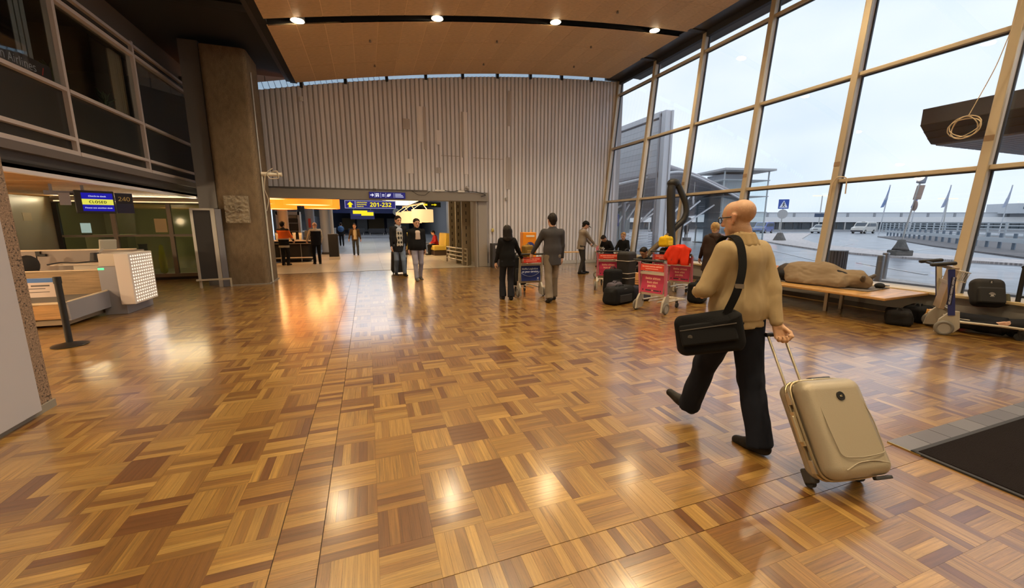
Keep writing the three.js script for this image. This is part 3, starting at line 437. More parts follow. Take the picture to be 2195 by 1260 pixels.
// ---------- concourse beyond the opening ----------
{
  const w = S('wall_hall_left', 'dim blue-grey upper wall of the concourse'), gm = M([0.20, 0.21, 0.23], 0.6);
  P('cladding', bx(0.2, 7, 42, -7.0, 3.5, -58), gm, w);
  P('band', Array.from({ length: 9 }, (_, k) => bx(0.04, 0.05, 42, -6.88, 2.9 + k * 0.35, -58)), M([0.13, 0.14, 0.16], 0.6), w);
  const e = S('wall_hall_end', 'dark end of the concourse with gates'); P('wall', bx(22, 9, 0.3, -0.8, 4.5, -80), M([0.05, 0.055, 0.09], 0.7), e);
  P('gate_band', [bx(3, 2.1, 0.1, 1.5, 1.6, -79.7), bx(2.2, 2.1, 0.1, -3.2, 1.6, -79.7)], M([0.32, 0.22, 0.1], 0.6), e); P('glazing', [bx(2, 2.2, 0.1, -0.8, 1.3, -79.7), bx(4, 2.4, 0.1, 5.5, 1.4, -79.7)], M([0.35, 0.38, 0.4], 0.3), e);
  P('fascia', bx(13, 2.6, 0.4, 1.5, 4.6, -70), M([0.04, 0.06, 0.24], 0.5), e, 'deep blue fascia board');
  S('wall_hall_side', 'outer wall closing the concourse on the window side', bx(0.3, 9, 65, 10.2, 4.5, -48), M([0.3, 0.3, 0.31], 0.7));
  S('wall_hall_cafe', 'wall behind the cafe', bx(0.3, 6, 22, -10.6, 3, -26.5), M([0.34, 0.25, 0.17], 0.7));
  const wp = S('wall_hall_front', 'concourse side of the ribbed wall', [bx(5.9, 9, 0.2, 7.35, 4.5, WZ - 0.42), bx(6.6, 6, 0.2, -7.6, 3, -19.2)], M([0.32, 0.3, 0.28], 0.7));
  const c = S('ceiling_003', 'dark concourse ceiling with light slats'); P('slab', bx(23, 0.2, 66, -1.2, 8.2, -48), M([0.10, 0.10, 0.11], 0.8), c);
  P('slats', Array.from({ length: 40 }, (_, k) => bx(5.6, 0.1, 0.05, 7.2, 4.15, -16.2 - k * 0.45)), M([0.42, 0.38, 0.28], 0.6), c);
  P('soffit', bx(6.0, 0.08, 18.5, 7.1, 4.4, -24.9), M([0.30, 0.27, 0.20], 0.7), c);
}
{ // luminous ceiling louvre
  const t = T('ceiling_louvre', 'large glowing slatted ceiling light in the concourse', 'light', [2.5, 3.35, -34.0]);
  const glow = M([1, 0.98, 0.85], 0.4, { emissive: new THREE.Color(1, 0.86, 0.58), emissiveIntensity: 1.3 });
  for (let k = 0; k < 9; k++) P('light_slat', bx(2.3, 0.1, 0.5, 0, 0, -4.0 + k * 1.0), glow, t);
  P('tray', bx(2.5, 0.05, 9.2, 0, 0.14, 0), white, t);
  const l = new THREE.RectAreaLight(new THREE.Color(1, 0.82, 0.55), 1.9, 2.3, 9); l.position.set(2.5, 3.25, -34); l.rotation.x = -PI / 2; scene.add(l);
  const c = T('added_panel_light', 'added warm fill panel hidden above the opening', 'light', [0.5, 3.9, -19.5]); P('light_panel', bx(3, 0.06, 1.6, 0, 0, 0), M([1, 1, 1], 0.4, { emissive: new THREE.Color(1, 0.85, 0.6), emissiveIntensity: 1.5 }), c); P('frame', bx(3.1, 0.08, 1.7, 0, 0.05, 0), dark, c); P('hanger', rod([0, 0, 0], [0, 4.2, 0], 0.02, 6), dark, c); const r2 = new THREE.RectAreaLight(new THREE.Color(1, 0.82, 0.55), 3, 3, 1.6); r2.position.set(0.5, 3.86, -19.5); r2.rotation.x = -PI / 2; scene.add(r2);  // added panel, hidden by the beam, to warm the concourse
  for (const [z, k] of [[-33, 0], [-45, 1], [-58, 2]]) { const q = T('added_panel_light', `${['nearest', 'middle', 'farthest'][k]} added fill panel deep in the concourse`, 'light', [0.5, 6.9, z]); P('light_panel', bx(8, 0.06, 6, 0, 0, 0), M([1, 1, 1], 0.4, { emissive: new THREE.Color(0.85, 0.9, 1), emissiveIntensity: 1 }), q); P('frame', bx(8.1, 0.08, 6.1, 0, 0.05, 0), dark, q); const r = new THREE.RectAreaLight(new THREE.Color(0.85, 0.92, 1), 1.9, 8, 6); r.position.set(0.5, 6.85, z); r.rotation.x = -PI / 2; scene.add(r); }  // added cool panels that brighten the deep end of the hall
}
{ // drum pendants on a rail
  const cream = M([0.9, 0.72, 0.45], 0.7, { emissive: new THREE.Color(1, 0.62, 0.28), emissiveIntensity: 0.85, side: THREE.DoubleSide });
  [[2.62, -20.6, 1.74, 'nearest to the seats'], [2.3, -22.7, 1.70, 'middle of the row'], [2.15, -24.9, 1.70, 'farthest along the rail']].forEach(([x, z, y, s]) => {
    const t = T('drum_pendant', `cream drum pendant lamp over the yellow sofas, ${s}`, 'lamp', [x, y, z], 0, 'cream drum pendants'); const g = lathe([[0.50, 0], [0.53, 0], [0.53, 0.62], [0.50, 0.62]], 0, 0, 0, 36);
    P('lamp_shade', g, cream, t); for (const a of [0.4, 2.5, 4.6]) P('cord', rod([Math.sin(a) * 0.51, 0.6, Math.cos(a) * 0.51], [Math.sin(a) * 0.05, 0.92, Math.cos(a) * 0.05], 0.012, 6), M([0.7, 0.62, 0.45], 0.5), t);
    P('lamp_bulb', sp(0.1, 0, 0.35, 0), M([1, 0.9, 0.7], 0.5, { emissive: new THREE.Color(1, 0.75, 0.4), emissiveIntensity: 6 }), t); const l = new THREE.PointLight(new THREE.Color(1, 0.72, 0.4), 7, 0, 2); l.position.set(x, y + 0.35, z); l.castShadow = true; l.shadow.radius = 12; scene.add(l);
  });
  const r = T('lamp_rail', 'pale ceiling rail carrying the cream drum pendants', 'rail', [2.38, 2.66, -22.7]); P('rail', bar([0.3, 0, 2.5], [-0.3, 0, -2.7], 0.1, 0.07), M([0.7, 0.6, 0.4], 0.5), r); for (const z of [1.6, -1.8]) P('hanger', rod([0, 0.03, z], [0, 5.46, z], 0.01, 6), alu, r);
}
{ // orange cafe shades
  const om = M([0.8, 0.25, 0.03], 0.6, { emissive: new THREE.Color(1, 0.25, 0.015), emissiveIntensity: 1.0, side: THREE.DoubleSide }), pm = M([1, 0.8, 0.6], 0.6, { emissive: new THREE.Color(1, 0.55, 0.25), emissiveIntensity: 1.1 });
  [[-3.75, -18.2, 0.82, 2.62, 'nearest to the pillar'], [-2.35, -19.6, 0.95, 2.46, 'widest'], [-4.45, -19.9, 0.75, 2.5, 'half hidden by the pillar'], [-3.9, -21.6, 0.8, 2.34, 'lowest'], [-2.05, -22.2, 0.8, 2.40, 'farthest']].forEach(([x, z, r, y, s]) => {
    const t = T('orange_lampshade', `large round orange lampshade above the cafe bar, ${s}`, 'lamp', [x, y, z], 0, 'orange cafe lampshades'); P('lamp_shade', lathe([[r - 0.03, 0], [r, 0], [r, 0.62], [r - 0.03, 0.62]], 0, 0, 0, 40), om, t); P('diffuser', cy(r - 0.04, r - 0.04, 0.02, 0, 0.03, 0, null, 40), pm, t);  P('cord', rod([0, 0.03, 0], [0, 8.12 - y, 0], 0.015, 6), black, t);
    const l = new THREE.PointLight(new THREE.Color(1, 0.55, 0.2), 2.2, 0, 2); l.position.set(x, y - 0.48, z); l.castShadow = true; l.shadow.radius = 22; scene.add(l);
  });
}
{ // cafe: bar, columns, bottles
  const b = T('cafe_bar', 'rounded black cafe bar with steel rails', 'bar', [-3.4, 0, -20.0]);
  const arc = (r, h, y, a0 = -2.2, a1 = 1.0) => new THREE.CylinderGeometry(r, r, h, 30, 1, false, a0, a1 - a0).translate(0, y, 0);
  P('front', bx(2.4, 0.86, 0.7, -0.15, 0.45, 0, null, 0.2), black, b); P('counter_top', bx(2.6, 0.05, 0.86, -0.15, 0.93, 0, null, 0.02), M([0.42, 0.38, 0.33], 0.3), b); P('ledge', bx(2.5, 0.03, 0.1, -0.15, 0.82, 0.42), chrome, b);
  P('foot_rail', rod([-1.3, 0.2, 0.42], [1.05, 0.2, 0.42], 0.03), chrome, b); for (const x of [-1.0, -0.2, 0.6]) P('rail_post', rod([x, 0, 0.4], [x, 0.82, 0.4], 0.014, 8), chrome, b); P('glass_case', bx(0.02, 0.5, 0.7, 1.06, 0.55, 0.02), M([0.5, 0.5, 0.5], 0.2), b);
  const kinds = [['cup_stack', 'white cup', [0.8, 0.75, 0.62]], ['sauce_bottle', 'pale bottle', [0.6, 0.5, 0.3]]];
  for (let k = 0; k < 9; k++) { const x = -4.6 + k * 0.22, q = T(k % 3 ? 'cup_stack' : 'bottle', `${['white', 'cream', 'amber'][k % 3]} ${k % 3 ? 'stack of cups' : 'bottle'} on the cafe bar, number ${['one', 'two', 'three', 'four', 'five', 'six', 'seven', 'eight', 'nine'][k]} from the pillar`, k % 3 ? 'cups' : 'bottle', [x, 0.955, -20.0 + 0.12 * Math.sin(k * 2)], 0, 'cups and bottles on the cafe bar');
    if (k % 3) { P('cups', lathe([[0, 0], [0.05, 0], [0.06, 0.1], [0.055, 0.1], [0.062, 0.2], [0.057, 0.2], [0.066, 0.3 + 0.03 * (k % 2)], [0, 0.3]]), M([0.72, 0.68, 0.58], 0.4), q); P('lid', cy(0.068, 0.068, 0.015, 0, 0.32, 0), M([0.5, 0.45, 0.38], 0.5), q); }
    else { P('body', lathe([[0, 0], [0.04, 0], [0.04, 0.2], [0.015, 0.27], [0.015, 0.34], [0, 0.34]]), M([0.6, 0.48, 0.22], 0.3), q); P('cap', cy(0.018, 0.018, 0.03, 0, 0.35, 0), M([0.3, 0.2, 0.1], 0.5), q); } }
  const rg = T('cash_register', 'dark cash register at the right end of the cafe bar', 'register', [-2.5, 0.955, -20.05]); P('body', bx(0.4, 0.14, 0.36, 0, 0.07, 0, null, 0.02), dark, rg); P('screen', bx(0.34, 0.26, 0.04, 0, 0.28, -0.06, [-0.3, 0, 0]), black, rg);
  const sp2 = T('black_stand', 'tall black display stand with white foot beside the bar', 'stand', [-1.55, 0, -20.6]); P('body', bx(0.42, 1.1, 0.4, 0, 0.65, 0, null, 0.02), black, sp2); P('foot', bx(0.46, 0.14, 0.44, 0, 0.07, 0), M([0.6, 0.55, 0.46], 0.5), sp2);
  [[-5.4, -23.5, [.62, .48, .33], 'cream'], [-4.35, -25.2, [.58, .45, .32], 'beige'], [-3.3, -27.6, [.28, .34, .46], 'blue-grey'], [-2.5, -31, [.55, .43, .32], 'tan'], [-2.2, -24.6, [.20, .27, .42], 'blue']].forEach(([x, z, c, n], i) => { const q = S('column_hall', `round ${n} column of the cafe area`); P('shaft', cy(0.26, 0.26, 6, x, 3, z), M(c, 0.5), q); P('collar', cy(0.3, 0.3, 0.1, x, 0.05, z), dark, q); });
  const cab = T('drinks_cabinet', 'white framed drinks cabinet behind the cafe columns', 'cabinet', [-4.6, 0, -28.5]); P('frame', [bx(1.3, 2.4, 0.06, 0, 1.2, -0.3), bx(0.12, 2.4, 0.6, -0.6, 1.2, 0), bx(0.12, 2.4, 0.6, 0.6, 1.2, 0), bx(1.3, 0.2, 0.6, 0, 2.3, 0), bx(1.3, 0.3, 0.6, 0, 0.15, 0)], M([0.55, 0.52, 0.48], 0.5), cab); for (let k = 0; k < 3; k++) P('shelf', bx(1.1, 0.03, 0.5, 0, 0.7 + k * 0.5, 0), alu, cab); P('contents', bx(0.9, 1.5, 0.2, 0, 1.25, -0.15), M([0.07, 0.06, 0.05], 0.6), cab);
  const red = one('red_sign', bx(0.14, 0.55, 0.05), M([0.5, 0.03, 0.03], 0.5), 'narrow red sign by the blue cafe column', 'sign', [-3.3, 1.7, -27.3]);
}
{ // signs over and in the opening
  const pict = (g, x, k) => { g.fillStyle = '#f4f4ff'; if (k === 0) { g.fillRect(x, 34, 34, 12); g.beginPath(); g.moveTo(x + 26, 16); g.lineTo(x + 54, 40); g.lineTo(x + 26, 64); g.fill(); } if (k === 1) { g.fillRect(x, 16, 46, 48); g.fillStyle = '#28287c'; g.fillRect(x + 8, 24, 12, 14); g.fillRect(x + 27, 24, 12, 14); g.fillRect(x + 18, 46, 12, 18); } if (k === 2) { g.fillRect(x, 26, 36, 10); g.fillRect(x, 46, 36, 10); } if (k === 3) { g.beginPath(); g.moveTo(x, 56); g.lineTo(x + 14, 22); g.lineTo(x + 60, 18); g.lineTo(x + 52, 50); g.lineTo(x + 20, 62); g.fill(); g.fillStyle = '#28287c'; g.fillRect(x + 24, 30, 18, 8); } };
  const t = T('direction_sign', 'small purple pictogram sign on the beam over the opening', 'sign', [0.72, 2.53, WZ + 0.26]);
  P('casing', bx(1.22, 0.22, 0.05, 0, 0.115, 0), M([0.04, 0.04, 0.16], 0.4), t);
  P('sign_face', card(1.20, 0.20, 0, 0.115, 0.027), M('#000', 0.4, { emissive: new THREE.Color(1, 1, 1), emissiveIntensity: 0.8, emissiveMap: text([], 520, 82, '#23236e', { draw: g => { [14, 92, 182, 250].forEach((x, k) => pict(g, x, k)); g.fillStyle = '#dde'; [78, 160, 234, 352].forEach(x => g.fillRect(x, 8, 4, 66)); g.fillRect(372, 16, 90, 9); g.fillRect(372, 36, 112, 9); g.fillRect(372, 56, 124, 9); } }) }), t);
  const u = T('gate_sign', 'large purple and yellow desk number sign hanging in the concourse', 'sign', [0.18, 2.30, -18.4]);
  P('casing', bx(2.06, 0.34, 0.08, 0, 0.17, 0), M([0.05, 0.05, 0.18], 0.4), u);
  P('sign_face', card(2.04, 0.32, 0, 0.17, 0.042), M('#000', 0.4, { emissive: new THREE.Color(1, 1, 1), emissiveIntensity: 0.95, emissiveMap: text([['Lähtöselvitys', 180, 30, 26, '#ffe81c', 'left'], ['Incheckning', 180, 62, 26, '#ffe81c', 'left'], ['Check-in', 180, 94, 26, '#ffe81c', 'left'], ['201-232', 560, 64, 96, '#ffe81c']], 800, 125, '#2c2a6c', { draw: g => { g.strokeStyle = '#c9c9e8'; g.lineWidth = 5; g.strokeRect(3, 3, 794, 119); g.fillStyle = '#e6e6ff'; g.fillRect(158, 10, 5, 105); g.fillStyle = '#ffe81c'; g.beginPath(); g.moveTo(82, 18); g.lineTo(130, 66); g.lineTo(104, 66); g.lineTo(104, 110); g.lineTo(60, 110); g.lineTo(60, 66); g.lineTo(34, 66); g.fill(); } }) }), u);
  for (const x of [-0.7, 0.6]) P('hanger', rod([x, 0.34, 0], [x, 1.6, 0], 0.015, 6), alu, u);
  const v = T('gate_sign', 'farther dark blue sign with yellow print down the concourse', 'sign', [-0.5, 2.75, -54], 0); P('casing', bx(2.8, 1.1, 0.1, 0, 0, 0), M([0.05, 0.05, 0.2], 0.5), v); P('sign_face', card(2.4, 0.62, 0.1, 0.2, 0.055), M('#000', 0.4, { emissive: new THREE.Color(1, 1, 1), emissiveIntensity: 0.9, emissiveMap: text([], 300, 80, '#ffe81c', { draw: g => { g.fillStyle = '#2a2a70'; g.fillRect(0, 52, 120, 28); g.fillRect(210, 0, 90, 24); } }) }), v); P('hanger', [rod([-1, 0.5, 0], [-1, 5.4, 0], 0.03, 6), rod([1, 0.5, 0], [1, 5.4, 0], 0.03, 6)], alu, v);
  const y = T('gate_sign', 'small yellow arrow sign behind the standing man in the concourse', 'sign', [4.9, 3.2, -34]); P('casing', bx(1.9, 0.4, 0.1, 0, 0, 0), black, y); P('sign_face', card(1.5, 0.3, 0.1, 0, 0.055), M('#000', 0.4, { emissive: new THREE.Color(1, 1, 1), emissiveIntensity: 0.8, emissiveMap: text([], 200, 46, '#15150a', { draw: g => { g.fillStyle = '#ffe81c'; g.fillRect(20, 12, 46, 22); g.fillRect(110, 18, 40, 10); g.beginPath(); g.moveTo(144, 8); g.lineTo(172, 23); g.lineTo(144, 38); g.fill(); } }) }), y); P('hanger', rod([0, 0.2, 0], [0, 4, 0], 0.03, 6), alu, y);
  const ck = T('wall_clock', 'round white clock on the far concourse wall', 'clock', [4.6, 3.55, -69.5]); P('face', cy(0.55, 0.55, 0.08, 0, 0, 0, [PI / 2, 0, 0]), white, ck); P('hand', [bx(0.05, 0.4, 0.02, 0, 0.18, 0.06), bx(0.3, 0.05, 0.02, 0.13, 0, 0.06)], black, ck);
}
{ // check-in rows down the left of the concourse
  for (let k = 0; k < 9; k++) { const z = -33 - k * 3.1, t = T('gate_desk', `pale check-in desk in the far row, ${['first', 'second', 'third', 'fourth', 'fifth', 'sixth', 'seventh', 'eighth', 'ninth'][k]} from the cafe`, 'desk', [-4.6, 0, z], 0, 'far check-in desks'); P('body', bx(1.2, 1.05, 1.9, 0, 0.52, 0), M([0.42, 0.38, 0.34], 0.5), t); P('top', bx(1.3, 0.05, 2.0, 0, 1.07, 0), M([0.55, 0.5, 0.44], 0.5), t); P('screen', bx(0.5, 0.5, 0.1, 0.1, 2.6, 0, [0, 0.5, 0]), black, t); P('screen_post', rod([0.1, 2.8, 0], [0.1, 3.6, 0], 0.03, 6), dark, t); }
  const bl = S('trim_5', 'dark bulkhead above the far check-in row'); P('beam', bx(2.6, 0.5, 28, -5.0, 3.7, -46), M([0.07, 0.07, 0.075], 0.6), bl);
  const low = T('low_partition', 'long low grey-blue partition beside the cafe aisle', 'partition', [-2.9, 0, -28.5]); P('panel', bx(0.1, 1.0, 7, 0, 0.5, 0), M([0.12, 0.14, 0.19], 0.5), low); P('cap', bx(0.14, 0.04, 7, 0, 1.02, 0), alu, low);
  [[-1.5, -62], [1.2, -60], [3.6, -61]].forEach(([x, z], k) => { const t = T('seat_row', `distant row of dark waiting seats, ${['by the blue sign', 'in the middle of the concourse', 'under the clock'][k]}`, 'seats', [x, 0, z]); P('seat', bx(2.2, 0.1, 0.5, 0, 0.42, 0), dark, t); P('backrest', bx(2.2, 0.5, 0.08, 0, 0.72, -0.25), dark, t); for (const s of [-0.9, 0.9]) P('leg', bx(0.06, 0.4, 0.4, s, 0.2, 0), alu, t); });
}
{ // steel-stud wall with door on the right of the opening
  const st = M([0.42, 0.37, 0.26], 0.35, { metalness: 0.55 }), w = S('wall_hall_right', 'perforated steel stud wall on the right of the concourse');
  const board = M([0.30, 0.31, 0.35], 0.6);
  P('board', [bx(0.1, 4.2, 7.4, 5.45, 2.1, -25.4)], board, w);
  const stud = (x, z, wd, m = st) => { P('stud', bx(wd, 4.2, 0.1, x, 2.1, z, null, 0.006), m, w); P('slot_row', Array.from({ length: 13 }, (_, k) => bx(0.035, 0.13, 0.006, x, 0.35 + k * 0.29, z + 0.052)), black, w); };
  stud(3.72, -15.9, 0.34, M([0.30, 0.24, 0.16], 0.4, { metalness: 0.4 })); stud(3.62, -16.9, 0.2); stud(3.85, -17.9, 0.24, M([0.24, 0.26, 0.26], 0.4, { metalness: 0.4 })); stud(3.75, -18.9, 0.26); stud(4.45, -21.0, 0.22); stud(5.3, -23.5, 0.26); stud(4.95, -21.0, 0.2);
  P('edge_channel', [bx(0.05, 4.2, 0.1, 3.98, 2.1, -16.3), bx(0.05, 4.2, 0.1, 3.98, 2.1, -18.4), bx(0.05, 4.2, 0.1, 4.15, 2.1, -20.2)], M([0.55, 0.48, 0.3], 0.3, { metalness: 0.6 }), w);
  P('infill', [bx(0.06, 4.2, 5.8, 4.35, 2.1, -18.4)], M([0.28, 0.25, 0.18], 0.6), w);
  const d = S('door_2', 'tan sliding door in a steel portal beside the sofas'); P('leaf', bx(0.5, 2.2, 0.06, 4.62, 1.1, -21.3), M([0.40, 0.29, 0.17], 0.5), d); P('blue_leaf', bx(0.3, 2.2, 0.06, 5.0, 1.1, -21.4), M([0.06, 0.12, 0.2], 0.4), d); P('portal', [bx(1.1, 0.08, 0.12, 4.75, 2.25, -21.1), bx(1.1, 0.06, 0.12, 4.75, 2.7, -21.1), bx(0.05, 2.7, 0.12, 5.25, 1.35, -21.1)], st, d); P('name_plate', bx(0.3, 0.2, 0.02, 4.72, 2.47, -21.03), M([0.3, 0.28, 0.45], 0.5), d);
  const rail = (x0, z0, x1, z1, l) => { const t = T('trolley_rail', l, 'rail', [0, 0, 0]); for (const y of [0.18, 0.34, 0.5, 0.66]) P('bar', rod([x0, y, z0], [x1, y, z1], 0.028, 8), M([0.62, 0.55, 0.38], 0.3, { metalness: 0.6 }), t); for (const k of [0, 0.5, 1]) P('post', rod([x0 + (x1 - x0) * k, 0, z0 + (z1 - z0) * k], [x0 + (x1 - x0) * k, 0.7, z0 + (z1 - z0) * k], 0.03, 8), M([0.3, 0.24, 0.16], 0.4), t); };
  rail(3.28, -17.8, 3.68, -15.6, 'low steel guard rail along the stud wall by the opening'); rail(3.95, -20.6, 5.1, -20.6, 'low steel guard rail in front of the tan sliding door');
}
{ // yellow sofas
  const sofa = (x, z, ry, l) => { const t = T('sofa', l, 'sofa', [x, 0, z], ry, 'yellow concourse sofas'), m = M([0.60, 0.44, 0.07], 0.7); P('seat', bx(0.75, 0.26, 1.3, 0, 0.40, 0, null, 0.05), m, t); P('backrest', bx(0.24, 0.78, 1.3, 0.36, 0.78, 0, [0, 0, -0.1], 0.05), m, t); P('plinth', bx(0.8, 0.26, 1.25, 0.06, 0.13, 0), M([0.06, 0.035, 0.02], 0.6), t); };
  sofa(3.55, -21.9, 0.1, 'yellow upholstered sofa with the person in red'); sofa(2.35, -22.9, PI - 0.1, 'yellow sofa turned the other way behind the pair of walkers');
  const t = T('cafe_table', 'small dark table between the yellow sofas', 'table', [2.95, 0, -22.4]); P('top', cy(0.22, 0.22, 0.03, 0, 0.6, 0), dark, t); P('leg', rod([0, 0, 0], [0, 0.6, 0], 0.03), dark, t); P('base', cy(0.16, 0.16, 0.02, 0, 0.01, 0), dark, t);
}

// ---------- forecourt outside the glass ----------
{
  const asph = dtex(512, 512, (() => { const f = tile((u, v) => fbm(u * 8, v * 8, 2, 5)), g = tile((u, v) => noise.noise(u * 120, v * 120, 4)); return (u, v) => { const k = 0.72 + 0.4 * f(u, v) + 0.08 * g(u, v); return [k, k, k * 1.02]; }; })());
  const pave = dtex(512, 512, (() => { const f = tile((u, v) => fbm(u * 9, v * 9, 6, 3)); return (u, v) => { const a = (v * 32) % 1, b = (u * 16 + (Math.floor(v * 32) & 1) * 0.5) % 1, j = a < 0.1 || b < 0.06 ? 0.72 : 1, k = (0.86 + 0.3 * f(u, v) + 0.08 * noise.noise(Math.floor(u * 16) * 3.1, Math.floor(v * 32) * 5.3, 1)) * j; return [k, k, k]; }; })());
  const g = S('ground', 'wet blue-grey asphalt forecourt outside the glass'); const pl = new THREE.PlaneGeometry(340, 300).rotateX(-PI / 2).translate(178, -0.06, -60), uv = pl.attributes.uv; for (let i = 0; i < uv.count; i++) uv.setXY(i, uv.getX(i) * 40, uv.getY(i) * 36);
  P('asphalt', pl, M([0.52, 0.55, 0.59], 0.3, { map: asph }), g);
  const flat = (pts, y, h) => { const q = ext(pts.map(([x, z]) => [x, -z]), h).rotateX(-PI / 2).translate(0, y, 0), u = q.attributes.uv, p = q.attributes.position; for (let i = 0; i < u.count; i++) u.setXY(i, p.getX(i) / 2.2, p.getZ(i) / 2.2); return q; };
  const s = S('pavement', 'pale block paving strip beside the glass front'); P('paving', flat([[13.4, 4], [15.0, 4], [15.1, -6.5], [15.7, -7.9], [17.0, -10.2], [19, -13.2], [13.4, -13]], -0.06, 0.03), M([0.80, 0.77, 0.75], 0.6, { map: pave }), s); P('gutter_strip', flat([[9.9, 4], [13.4, 4], [13.4, -16], [9.9, -16]], -0.06, 0.02), M([0.24, 0.25, 0.27], 0.5, { map: asph }), s);
  const is = S('pavement_001', 'pinkish block-paved traffic island'); P('paving', flat([[25.6, 2], [25.5, -9.9], [25.1, -11], [25.2, -12.7], [26, -14.8], [27.6, -17.8], [32, -23.7], [40, -33], [60, -50], [72, -48], [45, -30.9], [36, -23.5], [33.2, -20.4], [29.5, -15], [28.2, -11], [28, 2]], -0.06, 0.1), M([0.88, 0.78, 0.74], 0.6, { map: pave }), is);
  const i2 = S('pavement_002', 'paved verge under the guard rails'); P('paving', flat([[62.2, -33.1], [40.3, -17.8], [36.3, -14.6], [30.8, -10.1], [28, 2], [60, 2], [80, -30]], -0.06, 0.09), M([0.30, 0.27, 0.26], 0.7, { map: asph }), i2);
  const mk = S('road_marking', 'thin white lane lines on the asphalt'); P('line', [bar([30.5, -0.05, -19], [39, -0.05, -22.5], 0.14, 0.012), bar([29, -0.05, -14.5], [37.5, -0.05, -16.5], 0.14, 0.012), bar([20, -0.05, -13], [24.5, -0.05, -18.5], 0.12, 0.012), bar([18, -0.05, -8], [20.5, -0.05, -11.5], 0.12, 0.012)], M([0.6, 0.6, 0.6], 0.6), mk);
}
{ // near street furniture
  const b = (x, z, h, l) => { const t = T('bollard', l, 'bollard', [x, -0.05, z], 0, 'steel bollards'); P('post', cy(0.085, 0.085, h, 0, h / 2, 0), M([0.30, 0.31, 0.33], 0.4, { metalness: 0.6 }), t); P('cap', cy(0.082, 0.088, 0.03, 0, h + 0.015, 0), M([0.5, 0.5, 0.52], 0.35, { metalness: 0.6 }), t); };
  b(13.95, -7.25, 0.80, 'nearer steel bollard on the paving outside the bench'); b(15.2, -7.78, 0.80, 'farther steel bollard standing behind the first one');
  const t = T('litter_bin', 'dark ribbed round litter bin outside behind the sleeper', 'bin', [16.1, -0.05, -9.75]); t.scale.set(0.78, 0.72, 0.78); P('drum', cy(0.42, 0.42, 1.05, 0, 0.53, 0, null, 32), M([0.075, 0.06, 0.055], 0.6), t); for (let k = 0; k < 24; k++) { const a = k / 24 * 2 * PI; P('slat', bx(0.06, 1.0, 0.02, Math.sin(a) * 0.43, 0.53, Math.cos(a) * 0.43, [0, a, 0]), M([0.11, 0.09, 0.085], 0.6), t); } P('rim', cy(0.45, 0.45, 0.04, 0, 1.06, 0, null, 32), M([0.35, 0.35, 0.36], 0.4), t);
  const L = T('street_lamp', 'street lamp with lit floodlight head on a lumpy concrete foot', 'lamp post', [26.0, 0.02, -12.75], -0.4);
  P('foot', [bx(0.85, 0.30, 0.6, 0, 0.15, 0, null, 0.05), lathe([[0, 0.85], [0.15, 0.83], [0.2, 0.65], [0.3, 0.42], [0.36, 0.28], [0, 0.28]], 0, 0, 0, 9)], M([0.34, 0.34, 0.35], 0.9, { map: concrete }), L); P('pole', rod([0, 0.7, 0], [0.42, 3.75, 0], 0.04), alu, L); P('lamp_head', bx(0.3, 0.6, 0.24, 0.48, 3.95, 0, [0, 0, -0.15], 0.04), M([0.2, 0.22, 0.28], 0.4), L); P('lamp_glow', sp(0.2, 0.28, 3.98, 0.06), M([1, .9, .7], .4, { emissive: new THREE.Color(1, 0.85, 0.6), emissiveIntensity: 4 }), L); P('sign_disc', [cy(0.26, 0.26, 0.03, 0.28, 2.55, 0.08, [PI / 2, 1.2, 0]), bx(0.08, 0.7, 0.36, 0.38, 3.2, 0.06, [0, 0, -0.15])], M([0.42, 0.3, 0.24], 0.6), L);
  { const l = new THREE.PointLight(new THREE.Color(1, 0.85, 0.6), 8, 0, 2); l.position.set(26.26, 4.0, -12.6); l.castShadow = true; scene.add(l); }
  const sgn = (x, z, h, sc, l, extra) => { const q = T('crossing_sign', l, 'sign', [x, -0.02, z], -0.6); P('foot', lathe([[0, 0.7 * sc], [0.2 * sc, 0.7 * sc], [0.5 * sc, 0.1], [0.52 * sc, 0], [0, 0]], 0, 0, 0, 4), M([0.36, 0.35, 0.35], 0.9, { map: concrete }), q); P('post', rod([0, 0.5, 0], [0, h, 0], 0.045, 8), alu, q); P('plate', bx(0.78 * sc, 0.78 * sc, 0.03, 0, h + 0.2, 0.05), M([0.05, 0.14, 0.5], 0.5), q);
    P('print', card(0.76 * sc, 0.76 * sc, 0, h + 0.2, 0.068), M('#fff', 0.5, { map: tex(128, 128, c => { c.fillStyle = '#2c55b4'; c.fillRect(0, 0, 128, 128); c.fillStyle = '#f2f4ff'; c.beginPath(); c.moveTo(64, 12); c.lineTo(118, 114); c.lineTo(10, 114); c.fill(); c.fillStyle = '#222'; c.beginPath(); c.arc(66, 44, 8, 0, 7); c.fill(); c.lineWidth = 9; c.strokeStyle = '#222'; c.beginPath(); c.moveTo(65, 52); c.lineTo(62, 78); c.lineTo(46, 104); c.moveTo(62, 78); c.lineTo(80, 104); c.moveTo(50, 72); c.lineTo(64, 58); c.lineTo(80, 74); c.stroke(); }) }), q); if (extra) P('disc_back', cy(0.45, 0.45, 0.03, 0, h - 0.75, 0.05, [PI / 2, 0, 0]), M([0.48, 0.48, 0.48], 0.5), q); return q; };
  sgn(38.2, -28.4, 3.35, 1.15, 'blue pedestrian crossing sign on a concrete block foot', true); sgn(30.5, -35.2, 1.9, 1, 'smaller blue crossing sign before the glass tower', false);
  const rs = T('round_sign', 'grey round sign back on a post under the canopy tip', 'sign', [31.0, -0.05, -33.0]); P('post', rod([0, 0, 0], [0, 1.9, 0], 0.05, 8), alu, rs); P('disc', cy(0.36, 0.36, 0.03, 0, 2.0, 0.05, [PI / 2, 0, 0.4]), M([0.33, 0.34, 0.36], 0.5), rs); P('foot', bx(0.6, 0.3, 0.6, 0, 0.15, 0), M([0.34, 0.34, 0.35], 0.9), rs);
